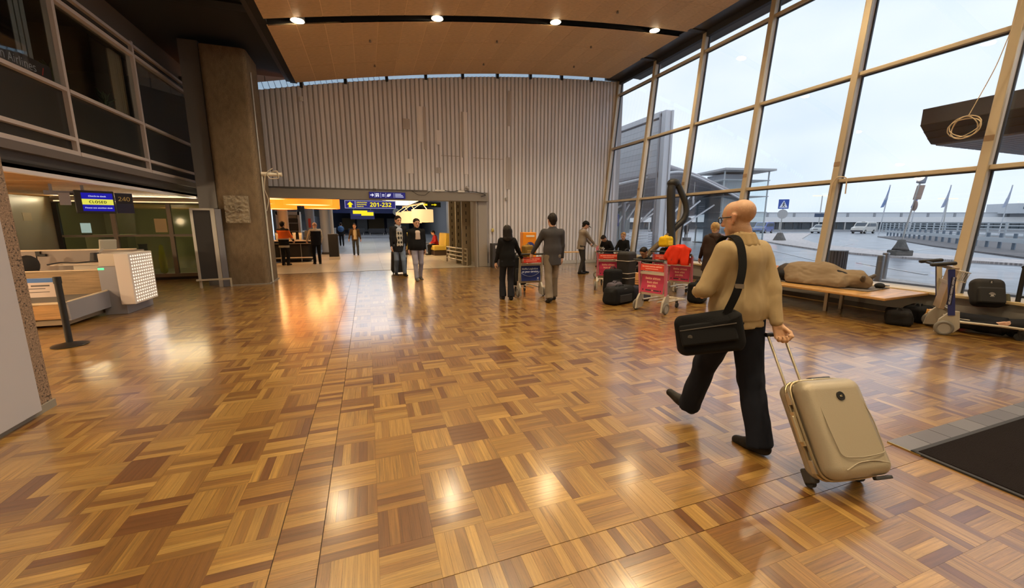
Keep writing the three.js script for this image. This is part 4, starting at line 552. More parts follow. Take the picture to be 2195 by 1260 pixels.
  const di = T('road_sign', 'dark blue arrow road sign beyond the island', 'sign', [73.2, -0.05, -47.4], -0.35); P('post', rod([1.4, 0, 0], [1.4, 3.4, 0], 0.09, 8), alu, di); P('plate', bx(3.2, 0.6, 0.06, 0.3, 3.1, 0.1), M([0.05, 0.08, 0.14], 0.5), di); P('disc', cy(0.5, 0.5, 0.05, 1.5, 3.0, 0.15, [PI / 2, 0, 0]), M([0.1, 0.15, 0.22], 0.5), di);
}
{ // guard rails
  const gal = M([0.50, 0.54, 0.57], 0.45, { metalness: 0.5 }), pts = [[68, -35.3], [50.9, -22.6], [44.2, -17.9], [36.9, -12.2], [33.5, -8.5], [31.5, -3]];
  const t = T('guard_rail', 'galvanised crash barrier with square posts along the verge', 'barrier'); for (let k = 0; k < 5; k++) { const [x0, z0] = pts[k], [x1, z1] = pts[k + 1]; P('rail', bar([x0, 0.62, z0], [x1, 0.62, z1], 0.08, 0.28), gal, t); const n = Math.round(Math.hypot(x1 - x0, z1 - z0) / 1.9); for (let i = 0; i < n; i++) { const s = i / n; P('post', bx(0.14, 1.05, 0.14, x0 + (x1 - x0) * s + 0.2, 0.52, z0 + (z1 - z0) * s + 0.15), M([0.16, 0.20, 0.25], 0.5), t); } }
  const f = T('railing', 'tall horizontal-bar railing behind the crash barrier', 'railing'), p2 = [[97, -51], [74, -33], [60.7, -20.2], [52, -8], [48, 2]]; for (let k = 0; k < 4; k++) { const [x0, z0] = p2[k], [x1, z1] = p2[k + 1]; for (const y of [0.4, 0.75, 1.1, 1.45, 1.75]) P('bar', bar([x0, y, z0], [x1, y, z1], 0.05, 0.12), gal, f); const n = Math.round(Math.hypot(x1 - x0, z1 - z0) / 3); for (let i = 0; i < n; i++) { const s = i / n; P('post', bx(0.12, 1.85, 0.12, x0 + (x1 - x0) * s, 0.9, z0 + (z1 - z0) * s), gal, f); } }
}
{ // cars
  const car = (name, l, x, z, ry, c, kind) => {
    const t = T(name, l, 'car', [x, -0.05, z], ry), van = kind === 'van', L = van ? 4.9 : 4.3, H = van ? 1.95 : 1.48, body = M(c, 0.3, { clearcoat: 0.8 }), gl = M([0.06, 0.08, 0.10], 0.15), pr = van ? [[-L / 2, 0.35], [L / 2 - 0.1, 0.35], [L / 2, 0.6], [L / 2 - 0.05, 0.95], [L / 2 - 0.9, 1.15], [L / 2 - 1.7, 1.88], [L / 2 - 2.1, H], [-L / 2 + 0.2, H], [-L / 2, 1.75]] : [[-L / 2, 0.32], [L / 2 - 0.1, 0.32], [L / 2, 0.6], [L / 2 - 0.1, 0.82], [L / 2 - 1.1, 0.95], [L / 2 - 1.9, H - 0.06], [L / 2 - 2.3, H], [-L / 2 + 0.9, H - 0.03], [-L / 2 + 0.2, 0.98], [-L / 2, 0.9]];
    P('body', ext(pr, 1.7, 0.05).translate(0, 0, -0.85), body, t);
    const win = van ? [[[L / 2 - 1.15, 1.2], [L / 2 - 1.75, 1.75], [L / 2 - 2.2, 1.75], [L / 2 - 2.2, 1.2]], [[L / 2 - 2.35, 1.2], [L / 2 - 2.35, 1.75], [-L / 2 + 0.3, 1.75], [-L / 2 + 0.2, 1.2]]] : [[[L / 2 - 1.3, 0.95], [L / 2 - 1.95, 1.36], [L / 2 - 2.35, 1.36], [L / 2 - 2.35, 0.95]], [[L / 2 - 2.45, 0.95], [L / 2 - 2.45, 1.36], [-L / 2 + 0.95, 1.34], [-L / 2 + 0.45, 0.95]]];
    for (const w of win) for (const s of [-1, 1]) P('side_window', ext(w, 0.02).translate(0, 0, s * 0.905 - 0.01), gl, t);
    const a = pr[van ? 4 : 4], b = pr[5]; P('windscreen', bar([a[0] - 0.05, a[1] + 0.08, 0], [b[0] + 0.1, b[1] - 0.02, 0], 1.5, 0.06), gl, t);
    for (const wx of [-L / 2 + 0.85, L / 2 - 0.9]) for (const s of [-1, 1]) { const w = P('wheel', cy(0.33, 0.33, 0.22, wx, 0.33, s * 0.83, [PI / 2, 0, 0]), rubber, t); P('hub', cy(0.19, 0.19, 0.24, wx, 0.33, s * 0.83, [PI / 2, 0, 0]), alu, w); }
    for (const s of [-1, 1]) P('headlight', bx(0.1, 0.16, 0.34, L / 2 - 0.02, 0.72, s * 0.62, null, 0.03), M([0.7, 0.7, 0.66], 0.2), t); P('bumper', bx(0.2, 0.22, 1.74, L / 2 - 0.02, 0.45, 0, null, 0.06), M(van ? [0.06, 0.06, 0.08] : c, 0.5), t); P('grille', bx(0.06, 0.12, 0.7, L / 2 + 0.0, 0.7, 0), black, t);
    if (l.includes('roof')) P('roof_box', bx(1.0, 0.16, 0.5, 0.0, H + 0.12, 0, null, 0.05), white, t);
    return t;
  };
  car('van', 'white minibus with a roof taxi box driving beyond the island', 82.6, -46.2, PI + 0.15, [0.66, 0.62, 0.55], 'van'); car('car', 'white estate car half hidden by the mullion', 77.2, -49.8, PI + 0.2, [0.62, 0.61, 0.58], 'car'); car('van', 'blue delivery van beyond the bald man', 67.3, -53.3, PI + 0.35, [0.09, 0.14, 0.42], 'van'); car('car', 'pale silver car between bald man and sculpture', 47.0, -43.2, PI + 1.2, [0.58, 0.58, 0.58], 'car');
}
{ // long terminal at the far side of the road
  const t = T('terminal_building', 'long low white terminal building across the forecourt', 'building', [32.03, 0, -89.45], -19.7 * RAD); // local x runs along its front
  const wt = M([0.85, 0.83, 0.81], 0.6), gr = M([0.55, 0.57, 0.60], 0.6), gl = M([0.06, 0.10, 0.13], 0.2);
  P('wall', bx(120, 2.9, 14, 72, 1.2, -7.2), M([0.28, 0.31, 0.34], 0.6), t); P('canopy', bx(120, 1.15, 3, 72, 2.55, 1.0), wt, t); P('parapet', bx(120, 1.0, 12, 72, 3.6, -5), gr, t); P('parapet_cap', bx(120, 0.12, 12.2, 72, 4.15, -5), M([0.45, 0.46, 0.48], 0.5), t);
  for (let k = 0; k < 56; k++) { const x = 20 + k * 2.05; P('pane', bx(1.9, 1.45, 0.1, x, 1.15, -0.1), k % 5 ? gl : M([0.16, 0.2, 0.24], 0.3), t); } for (let k = 0; k < 15; k++) P('column', bx(0.28, 3.6, 0.28, 24 + k * 7.5, 0.5, 2.1), alu, t); for (let k = 0; k < 18; k++) P('parapet_joint', bx(0.5, 0.8, 0.1, 22 + k * 6.2, 3.6, 1.05), M([0.26, 0.27, 0.29], 0.6), t);
  P('low_wall', bx(120, 1.0, 0.3, 72, -0.2, 4), M([0.34, 0.34, 0.35], 0.7), t);
  const u = T('roof_block', 'grey rooftop block on the terminal at the right edge', 'building', [140, 3.9, -49], -19.7 * RAD); P('wall', bx(14, 2.2, 6, 4, 1.1, 0), gr, u); for (let k = 0; k < 4; k++) P('pane', bx(1.5, 0.5, 0.1, -1 + k * 2.2, 1.2, 3.02), gl, u);
  const flags = [[72.7, -38.6, [.22, .30, .50], 'first striped flag left of the lit street lamp'], [77.0, -37.1, [.03, .06, .35], 'dark blue flag just right of the lit street lamp'], [81.3, -35.6, [.36, .40, .52], 'pale striped flag in the middle of the flag row'], [85.4, -34.1, [.04, .07, .32], 'blue flag beside the big mullion'], [89.8, -32.5, [.42, .46, .56], 'white and blue flag right of the big mullion']];
  flags.forEach(([x, z, c, l]) => { const f = T('flag', l, 'flag', [x, 0, z], -0.35, 'flags on poles'); P('pole', rod([0, 0, 0], [0.6, 7.3, 0], 0.07, 8), M([0.55, 0.56, 0.58], 0.5), f); const g = ext([[0.55, 7.1], [0.2, 5.6], [-0.35, 4.0], [0.05, 4.1], [0.42, 5.2]], 0.12); P('cloth', g, M(c, 0.8), f); P('stripe', ext([[0.42, 6.4], [0.2, 5.6], [0.0, 5.1], [0.2, 5.1], [0.45, 5.7]], 0.14).translate(0, 0, -0.01), M([0.45, 0.47, 0.55], 0.8), f); });
  [[91.9, -59.9, 7.5, 'tall twin-head lamp post left of the big mullion'], [117, -50.7, 6.9, 'tall twin-head lamp post among the flags']].forEach(([x, z, h, l]) => { const q = T('lamp_post', l, 'lamp post', [x, 0, z], -0.35); P('pole', rod([0, 0, 0], [0, h, 0], 0.1, 8), alu, q); for (const s of [-1, 1]) P('lamp_head', bx(1.6, 0.18, 0.5, s * 1.1, h, 0), M([0.8, 0.7, 0.5], 0.4, { emissive: new THREE.Color(1, 0.85, 0.6), emissiveIntensity: 0.7 }), q); });
}
{ // station canopy at the left
  const n = M([0.44, 0.42, 0.44], 0.6), n2 = M([0.56, 0.54, 0.56], 0.6), lt = M([0.72, 0.71, 0.73], 0.5);
  const a = [[12.9, 3.6, -20.6], [16.8, 4.5, -20.4], [19.5, 4.9, -21.7], [23, 4.8, -23.6], [27.4, 4.1, -25.2], [30.8, 3.3, -26]], b = [[23.3, 2.1, -37], [29.1, 2.3, -35], [31.2, 2.3, -34.2], [32.3, 2.5, -32.8], [32.5, 2.9, -29.6], [32.6, 3.3, -27.5]];
  const ca = new THREE.CatmullRomCurve3(a.map(p => V(...p))), cb = new THREE.CatmullRomCurve3(b.map(p => V(...p))), t = T('station_canopy', 'sweeping curved slatted canopy roof of the bus station', 'canopy');
  const at = (u, v, up = 0) => { const p = ca.getPoint(u).lerp(cb.getPoint(u), v); return V(p.x, p.y + up + Math.sin(v * PI) * 0.5, p.z); };
  for (let k = 0; k < 22; k++) { const v0 = k / 22, v1 = v0 + 0.8 / 22, pos = [], idx = []; for (let i = 0; i <= 24; i++) for (const [v, u] of [[v0, 0], [v1, 0], [v1, 0.12], [v0, 0.12]]) { const p = at(i / 24, v, u); pos.push(p.x, p.y, p.z); } for (let i = 0; i < 24; i++) for (let q = 0; q < 4; q++) { const A = i * 4 + q, B = i * 4 + (q + 1) % 4; idx.push(A, B, A + 4, B, B + 4, A + 4); } const g = new THREE.BufferGeometry(); g.setAttribute('position', new THREE.Float32BufferAttribute(pos, 3)); g.setIndex(idx); const f = g.toNonIndexed(); f.computeVertexNormals(); P('slat', f, k % 4 === 1 ? n2 : n, t); }
  { const pos = [], idx = []; for (let i = 0; i <= 24; i++) for (let j = 0; j <= 8; j++) { const p = at(i / 24, j / 8, 0.2); pos.push(p.x, p.y, p.z); } for (let i = 0; i < 24; i++) for (let j = 0; j < 8; j++) { const A = i * 9 + j; idx.push(A, A + 1, A + 9, A + 1, A + 10, A + 9); } const g = new THREE.BufferGeometry(); g.setAttribute('position', new THREE.Float32BufferAttribute(pos, 3)); g.setIndex(idx); g.computeVertexNormals(); P('roof_sheet', g, M([0.30, 0.30, 0.33], 0.6), t); }
  P('front_edge', tb(a.map(p => [p[0], p[1] + 0.1, p[2]]), 0.075, 40, 8), lt, t); P('back_roof', tb([[20.1, 5.6, -23.7], [23.8, 5.15, -24.7], [27.9, 4.4, -25.8], [31.4, 3.5, -26.5]], 0.2, 30, 6), n, t);
  for (const [p, q, r] of [[[14.6, 2.2, -22.9], [16.8, 3.5, -22.4], .07], [[15.4, 1.7, -22.5], [16.2, 2.9, -22.5], .06], [[16.7, 1.7, -22.1], [17.9, 2.9, -21.8], .06], [[16.9, 1.8, -22], [18, 2.6, -21.8], .06], [[16, 1.9, -22.4], [16.9, 3.2, -22.3], .06], [[18, 1.2, -22], [22.5, 3.6, -24], .07], [[19.5, 1.2, -23], [24.5, 3.4, -25], .07], [[21, 0.9, -24], [27.5, 3.2, -26.5], .07]]) P('strut', rod(p, q, r, 8), lt, t);
  for (const [x, z] of [[15.8, -22.5], [17.7, -21.9], [20.5, -24], [24, -27]]) P('post', rod([x, -0.1, z], [x, 3.1, z], 0.13, 10), M([0.3, 0.3, 0.33], 0.5), t);
  const bl = S('wall_station', 'glazed dim bus hall under the canopy'); P('wall', bx(0.3, 3.4, 11, 19.4, 1.6, -31, [0, -0.9, 0]), M([0.20, 0.24, 0.25], 0.5), bl); for (let k = 0; k < 6; k++) P('pane', bx(1.3, 2.4, 0.08, 15.2 + k * 1.35, 1.5, -25.4 - k * 1.05, [0, 0.66, 0]), M([0.28, 0.34, 0.34], 0.2), bl);
  const c = T('station_clock', 'round white clock hanging under the canopy edge', 'clock', [22.9, 3.4, -24.0], 0.75); P('face', cy(0.36, 0.36, 0.1, 0, 0, 0, [PI / 2, 0, 0]), lt, c); P('hand', [bx(0.03, 0.24, 0.02, 0, 0.1, 0.07), bx(0.2, 0.03, 0.02, 0.09, 0, 0.07)], black, c); P('hanger', rod([0, 0.3, 0], [0, 1.3, 0], 0.03, 6), alu, c);
  const bd = T('facade_screen', 'high pale boarded screen wall with steel end post', 'screen wall', [16, 0, -19.4]); for (let k = 0; k < 9; k++) P('board', bx(0.12, 0.315, 9, 0, 4.72 + k * 0.325, -4.6), M(k % 3 ? [0.66, 0.66, 0.68] : [0.60, 0.60, 0.62], 0.6), bd); P('top_beam', bx(0.3, 0.28, 9, 0, 7.72, -4.6), lt, bd); P('bottom_beam', bx(0.3, 0.3, 9, 0, 4.42, -4.6), n, bd); P('post', [bx(0.34, 7.9, 0.34, 0.05, 3.9, 0.1), bx(0.12, 7.9, 0.5, 0.3, 3.9, 0.1)], lt, bd); P('post_shadow_gap', bx(0.16, 7.7, 0.1, -0.1, 3.9, -0.15), n, bd); P('backing', bx(0.06, 3.2, 9, 0.12, 6.1, -4.6), n, bd);
  const fe = T('slat_fence', 'grey horizontal slat fence outside the corner window', 'fence', [13.1, 0, -18.7], 0); for (let k = 0; k < 7; k++) P('slat', bar([0, 0.12 + k * 0.16, 0], [8, 0.12 + k * 0.16, -5.4], 0.05, 0.13), k % 3 ? M([0.55, 0.55, 0.58], 0.6) : M([0.64, 0.64, 0.67], 0.6), fe); for (let k = 0; k < 5; k++) P('post', bx(0.08, 1.2, 0.08, k * 2, 0.6, -k * 1.35 - 0.06), n, fe);
  const s12 = T('stop_sign', 'dark blue stop sign with yellow number twelve outside', 'sign', [12.25, 1.55, -18.35], 0.1); P('casing', bx(0.72, 0.62, 0.1, 0, 0.3, 0), M([0.03, 0.05, 0.16], 0.5), s12); P('sign_face', card(0.7, 0.6, 0, 0.3, 0.052), M('#000', 0.5, { emissive: new THREE.Color(1, 1, 1), emissiveIntensity: 0.8, emissiveMap: text([['12', 88, 58, 44, '#f4e23a'], ['=', 44, 56, 50, '#d8c84a']], 128, 110, '#1c2a58') }), s12); P('post', rod([0, -1.6, -0.05], [0, 0.3, -0.05], 0.05, 8), n, s12);
}
{ // glass lift tower
  const t = T('glass_tower', 'square glass lift tower with a flat roof on posts', 'tower', [30.5, -0.05, -27.6], -19.7 * RAD + 0.15), gm = M([0.95, 0.98, 0.98], 0.02, { transmission: 1, thickness: 0 }), fr = M([0.45, 0.48, 0.5], 0.5);
  P('core', bx(2.6, 5.9, 2.2, -0.1, 2.95, -0.4), M([0.46, 0.49, 0.54], 0.6), t); P('roof', bx(4.7, 0.16, 4.2, 0.1, 6.15, 0), M([0.5, 0.5, 0.5], 0.6), t); for (const x of [-2.0, 2.1]) for (const z of [-1.7, 1.7]) P('post', rod([x, 0, z], [x, 6.1, z], 0.06, 8), fr, t);
  for (let k = 0; k < 4; k++) for (let i = 0; i < 4; i++) P('pane', bx(1.06, 1.28, 0.03, -1.62 + i * 1.08, 0.72 + k * 1.32, 1.75), gm, t); for (let k = 0; k < 4; k++) for (const s of [-1, 1]) P('pane', bx(0.03, 1.28, 3.4, s * 2.15, 0.72 + k * 1.32, 0), gm, t);
  for (let k = 0; k < 5; k++) P('floor_edge', bx(4.4, 0.06, 3.6, 0, 0.04 + k * 1.32, 0), fr, t);
}
{ // deep dark canopy by the entrance
  const t = T('entrance_canopy', 'deep dark metal entrance canopy outside at upper right', 'canopy', [12.0, 3.5, -5.9]), d = M([0.062, 0.066, 0.076], 0.55);
  const g = ext([[0, 0.37], [0, 0.72], [8, 0.72], [8, 0.0], [0.52, 0.0], [0.36, 0.1], [0.34, 0.12], [0.18, 0.23], [0.16, 0.25], [0.02, 0.35]], 13); P('shell', g.translate(0, 0, 0), d, t); P('joint', [bx(0.02, 0.02, 13, 0.0, 0.37, 6.5), bx(0.02, 0.02, 13, 0.17, 0.24, 6.5), bx(0.02, 0.02, 13, 0.35, 0.11, 6.5)], black, t); for (let k = 0; k < 22; k++) P('soffit_slat', bx(0.28, 0.03, 12.9, 0.75 + k * 0.33, -0.015, 6.5), M([0.24, 0.25, 0.29], 0.5), t); P('post', bx(0.3, 3.6, 0.3, 6, -1.75, 10), d, t);
}

// ---------- figures: smooth fields meshed with surface nets ----------
const smin = (a, b, k) => { const h = Math.max(k - Math.abs(a - b), 0) / k; return Math.min(a, b) - h * h * k * 0.25; };
// bone: [a, b, r0, r1, w?, s?]; w/s flatten or widen the cross-section along the unit vector w
function field(bones, k) {
  const B = bones.map(([a, b, r0, r1, w, s]) => { const d = [b[0] - a[0], b[1] - a[1], b[2] - a[2]]; return { a, d, i: 1 / Math.max(1e-9, d[0] ** 2 + d[1] ** 2 + d[2] ** 2), r0, dr: r1 - r0, w, s: s ? 1 - s : 0 }; });
  return (x, y, z) => {
    let D = 1e3;
    for (const b of B) {
      let px = x - b.a[0], py = y - b.a[1], pz = z - b.a[2], t = (px * b.d[0] + py * b.d[1] + pz * b.d[2]) * b.i; t = t < 0 ? 0 : t > 1 ? 1 : t;
      px -= b.d[0] * t; py -= b.d[1] * t; pz -= b.d[2] * t;
      if (b.w) { const q = (px * b.w[0] + py * b.w[1] + pz * b.w[2]) * b.s; px -= b.w[0] * q; py -= b.w[1] * q; pz -= b.w[2] * q; }
      D = smin(D, Math.sqrt(px * px + py * py + pz * pz) - b.r0 - b.dr * t, k);
    }
    return D;
  };
}
function boundsOf(bones, pad = 0.03) { const lo = [9, 9, 9], hi = [-9, -9, -9]; for (const [a, b, r0, r1, w, s] of bones) for (const [p, r] of [[a, r0], [b, r1]]) for (let i = 0; i < 3; i++) { const R = (s ? r / s : r) + pad; lo[i] = Math.min(lo[i], p[i] - R); hi[i] = Math.max(hi[i], p[i] + R); } return [lo, hi]; }
function nets([lo, hi], cell, f, paint) {
  const n = [0, 1, 2].map(i => Math.ceil((hi[i] - lo[i]) / cell) + 2), [nx, ny, nz] = n, v = new Float32Array(nx * ny * nz), id = new Int32Array(nx * ny * nz).fill(-1);
  for (let k = 0, q = 0; k < nz; k++) for (let j = 0; j < ny; j++) for (let i = 0; i < nx; i++, q++) v[q] = f(lo[0] + i * cell, lo[1] + j * cell, lo[2] + k * cell);
  const pos = [], col = [], idx = [], sx = 1, sy = nx, sz = nx * ny, off = [0, sx, sy, sx + sy, sz, sx + sz, sy + sz, sx + sy + sz], E = [[0, 1], [0, 2], [0, 4], [1, 3], [1, 5], [2, 3], [2, 6], [3, 7], [4, 5], [4, 6], [5, 7], [6, 7]];
  for (let k = 0; k < nz - 1; k++) for (let j = 0; j < ny - 1; j++) for (let i = 0; i < nx - 1; i++) {
    const q = i + j * sy + k * sz; let m = 0; for (let c = 0; c < 8; c++) if (v[q + off[c]] < 0) m |= 1 << c; if (m === 0 || m === 255) continue;
    let X = 0, Y = 0, Z = 0, c = 0;
    for (const [a, b] of E) { const A = v[q + off[a]], Bv = v[q + off[b]]; if ((A < 0) === (Bv < 0)) continue; const t = A / (A - Bv); X += (a & 1) + ((b & 1) - (a & 1)) * t; Y += (a >> 1 & 1) + ((b >> 1 & 1) - (a >> 1 & 1)) * t; Z += (a >> 2) + ((b >> 2) - (a >> 2)) * t; c++; }
    id[q] = pos.length / 3; const x = lo[0] + (i + X / c) * cell, y = lo[1] + (j + Y / c) * cell, z = lo[2] + (k + Z / c) * cell; pos.push(x, y, z); col.push(...(paint ? paint(x, y, z) : [1, 1, 1]));
  }
  for (let k = 1; k < nz - 1; k++) for (let j = 1; j < ny - 1; j++) for (let i = 1; i < nx - 1; i++) {
    const q = i + j * sy + k * sz, a = v[q] < 0;
    for (const [s, u, w] of [[sx, sy, sz], [sy, sz, sx], [sz, sx, sy]]) { if ((v[q + s] < 0) === a) continue; const A = id[q], Bq = id[q - u], C = id[q - u - w], D = id[q - w]; if (A < 0 || Bq < 0 || C < 0 || D < 0) continue; if (a) idx.push(A, Bq, C, A, C, D); else idx.push(A, C, Bq, A, D, C); }
  }
  const g = new THREE.BufferGeometry(); g.setAttribute('position', new THREE.Float32BufferAttribute(pos, 3)); g.setAttribute('color', new THREE.Float32BufferAttribute(col, 3)); g.setIndex(idx); g.computeVertexNormals(); return g;
}
const joinV = list => { const g = mergeGeometries(list.map(q => q.toNonIndexed())); return g; };
const A3 = v => [v.x, v.y, v.z];
function ik(a, c, l1, l2, hint) { const d = c.clone().sub(a), L = Math.min(d.length(), (l1 + l2) * 0.999); d.normalize(); const x = (l1 * l1 - l2 * l2 + L * L) / (2 * L), h = Math.sqrt(Math.max(0, l1 * l1 - x * x)), n = hint.clone().addScaledVector(d, -hint.dot(d)).normalize(); return [a.clone().addScaledVector(d, x).addScaledVector(n, h), a.clone().addScaledVector(d, L)]; }
const skinMat = new THREE.MeshPhysicalMaterial({ vertexColors: true, roughness: 0.5, sheen: 0.1 });
const clothMats = new Map();
const cloth = (rough = 0.85) => { if (!clothMats.has(rough)) clothMats.set(rough, new THREE.MeshPhysicalMaterial({ vertexColors: true, roughness: rough, specularIntensity: 0.3 })); return clothMats.get(rough); };
// A person faces local +z; left is +x. Measures are for 1.78 m and scaled to o.h.
function person(o) {
  const t = T('person', o.label, 'person', o.pos.length === 2 ? [o.pos[0], 0, o.pos[1]] : o.pos, o.dir * RAD); if (o.tilt) { t.rotation.order = 'YXZ'; t.rotation.x = o.tilt[0] * RAD; t.rotation.z = o.tilt[1] * RAD; }
  const sc = (o.h ?? 1.78) / 1.78; t.scale.setScalar(sc);
  const cell = o.cell ?? 0.018, skin = o.skin ?? [0.52, 0.30, 0.20], fem = !!o.fem, fat = o.fat ?? 1;
  const Pv = V(...(o.pelvis ?? [0, 0.95, 0])), q = new THREE.Quaternion().setFromEuler(new THREE.Euler((o.lean ?? 0) * RAD, (o.twist ?? 0) * RAD, (o.roll ?? 0) * RAD, 'YXZ')), up = V(0, 1, 0).applyQuaternion(q), sx = V(1, 0, 0).applyQuaternion(q), fw = V(0, 0, 1).applyQuaternion(q), at = (x, y, z) => Pv.clone().addScaledVector(sx, x).addScaledVector(up, y).addScaledVector(fw, z);
  const sw = o.sw ?? (fem ? 0.155 : 0.185), N = at(0, 0.545, -0.01), C = at(0, 0.36, 0);
  const hq = q.clone().multiply(new THREE.Quaternion().setFromEuler(new THREE.Euler(((o.head ?? [0, 0])[1] ?? 0) * RAD, ((o.head ?? [0, 0])[0] ?? 0) * RAD, ((o.head ?? [0, 0, 0])[2] ?? 0) * RAD, 'YXZ')));
  const H = N.clone().addScaledVector(V(0, 1, 0).applyQuaternion(q), 0.05).add(V(0, 0.105, 0.03).applyQuaternion(hq)), hp = (x, y, z) => A3(V(x, y, z).applyQuaternion(hq).add(H)), hv = (x, y, z) => A3(V(x, y, z).applyQuaternion(hq));
  const limbs = {}, W3 = A3(sx), hipq = new THREE.Quaternion().setFromEuler(new THREE.Euler(0, (o.hipTwist ?? 0) * RAD, 0));
  for (const [n, s] of [['L', 1], ['R', -1]]) {
    const sh = at(s * sw, 0.475, -0.01), hd = o['hand' + n] ?? [s * 0.24, 0.80, 0.04], hint = V(...(o['elbow' + n] ?? [s * 0.5, -0.2, -1])), [el, wr] = ik(sh, V(...hd), 0.285, 0.255, hint);
    const hip = Pv.clone().add(V(s * 0.088, -0.03, 0).applyQuaternion(hipq)), ft = o['foot' + n] ?? [s * 0.1, 0.085, 0, s * 8, 0], kh = V(...(o['knee' + n] ?? [s * 0.1, 0, 1])), [kn, an] = ik(hip, V(ft[0], ft[1], ft[2]), 0.425, 0.425, kh);
    const fq = new THREE.Quaternion().setFromEuler(new THREE.Euler((ft[4] ?? 0) * RAD, (ft[3] ?? 0) * RAD, 0, 'YXZ'));
    limbs[n] = { s, sh, el, wr, hip, kn, an, ff: V(0, 0, 1).applyQuaternion(fq), fu: V(0, 1, 0).applyQuaternion(fq) };
  }
  // --- body
  const body = [[A3(at(0, 0, 0)), A3(C), 0.10, 0.105, W3, 0.75], [A3(limbs.L.sh), A3(limbs.R.sh), 0.05, 0.05], [A3(C), A3(N), 0.09, 0.05, W3, 0.8], [A3(N.clone().addScaledVector(up, -0.03)), A3(H.clone().add(V(0, -0.05, -0.02).applyQuaternion(hq))), 0.056, 0.052]];
  for (const n of ['L', 'R']) { const l = limbs[n]; body.push([A3(l.sh), A3(l.el), 0.042, 0.036], [A3(l.el), A3(l.wr), 0.036, 0.026], [A3(l.hip), A3(l.kn), 0.07, 0.048], [A3(l.kn), A3(l.an), 0.048, 0.034], [A3(l.an.clone().addScaledVector(l.fu, -0.05)), A3(l.an.clone().addScaledVector(l.ff, 0.13).addScaledVector(l.fu, -0.055)), 0.03, 0.024]); }
  const geos = [nets(boundsOf(body), Math.max(cell, 0.016), field(body, 0.03), () => skin)];
  const hc = o.headCell ?? 0.008, skull = [[hp(0, 0.045, -0.03), hp(0, 0.045, 0.02), 0.082, 0.078]], face = [[hp(0, -0.02, 0.03), hp(0, -0.085, 0.048), 0.062, 0.034, hv(1, 0, 0), 0.9], [hp(0.035, -0.06, 0.01), hp(-0.035, -0.06, 0.01), 0.042, 0.042], [hp(0, -0.10, 0.06), hp(0, -0.10, 0.062), 0.022, 0.022], [hp(0, -0.09, -0.03), A3(N), 0.052, 0.058]];
  const nose = [[hp(0, 0.012, 0.092), hp(0, -0.028, 0.112), 0.010, 0.014], [hp(0.012, -0.032, 0.098), hp(-0.012, -0.032, 0.098), 0.010, 0.010], [hp(0.03, 0.03, 0.082), hp(-0.03, 0.03, 0.082), 0.014, 0.014], [hp(0.016, -0.066, 0.088), hp(-0.016, -0.066, 0.088), 0.009, 0.009]], ears = [];
  for (const s of [-1, 1]) ears.push([hp(s * 0.083, 0.018, -0.012), hp(s * 0.081, -0.03, -0.002), 0.020, 0.012, hv(1, 0, 0), 2.0], [hp(s * 0.092, 0.02, -0.022), hp(s * 0.09, -0.02, -0.014), 0.009, 0.008]);
  const fh = field([...skull, ...face], 0.04), fn = field([...nose], 0.012), fe = field(ears, 0.006), eye = [hp(0.032, 0.004, 0.092), hp(-0.032, 0.004, 0.092)], dd = (x, y, z, e) => Math.hypot(x - e[0], y - e[1], z - e[2]);
  const headF = (x, y, z) => { let d = smin(smin(fh(x, y, z), fn(x, y, z), 0.02), fe(x, y, z), 0.01); for (const e of eye) { d = -smin(-d, dd(x, y, z, e) - 0.014, 0.014); d = Math.min(d, dd(x, y, z, [e[0], e[1], e[2]]) - 0.010 + 0.006); } return d; };
  const inv = hq.clone().invert(), tmp = V(0, 0, 0);
  const hpaint = (x, y, z) => { tmp.set(x, y, z).sub(H).applyQuaternion(inv); const { x: a, y: b, z: c } = tmp; if (c > 0.06) { for (const s of [-1, 1]) { const e = Math.hypot(a - s * 0.032, (b - 0.004) * 1.5); if (e < 0.009) return [0.03, 0.02, 0.02]; if (e < 0.016) return [0.34, 0.26, 0.22]; if (Math.abs(a - s * 0.034) < 0.02 && Math.abs(b - 0.031) < 0.006) return o.brow ?? [0.08, 0.05, 0.03]; } if (Math.abs(a) < 0.022 && Math.abs(b + 0.066) < 0.008) return [skin[0] * 0.85, skin[1] * 0.55, skin[2] * 0.55]; } if (o.stubble && c < 0.012 && b < 0.075 && b > -0.075 && Math.abs(a) < 0.086) { const n = 0.55 + 0.3 * noise.noise(x * 160, y * 160, z * 160) - 3.2 * Math.max(0, b - 0.03); if (n > 0.42) return skin.map((v, i) => v * (0.86 - 0.03 * i)); } const r = Math.abs(a) > 0.075 || (c > 0.09 && b < 0) ? 1 : 0; return [skin[0] * (1 + 0.04 * r), skin[1] * (1 - 0.12 * r), skin[2] * (1 - 0.12 * r)]; };
  geos.push(nets(boundsOf([...skull, ...face, ...nose, ...ears]), hc, headF, hpaint));
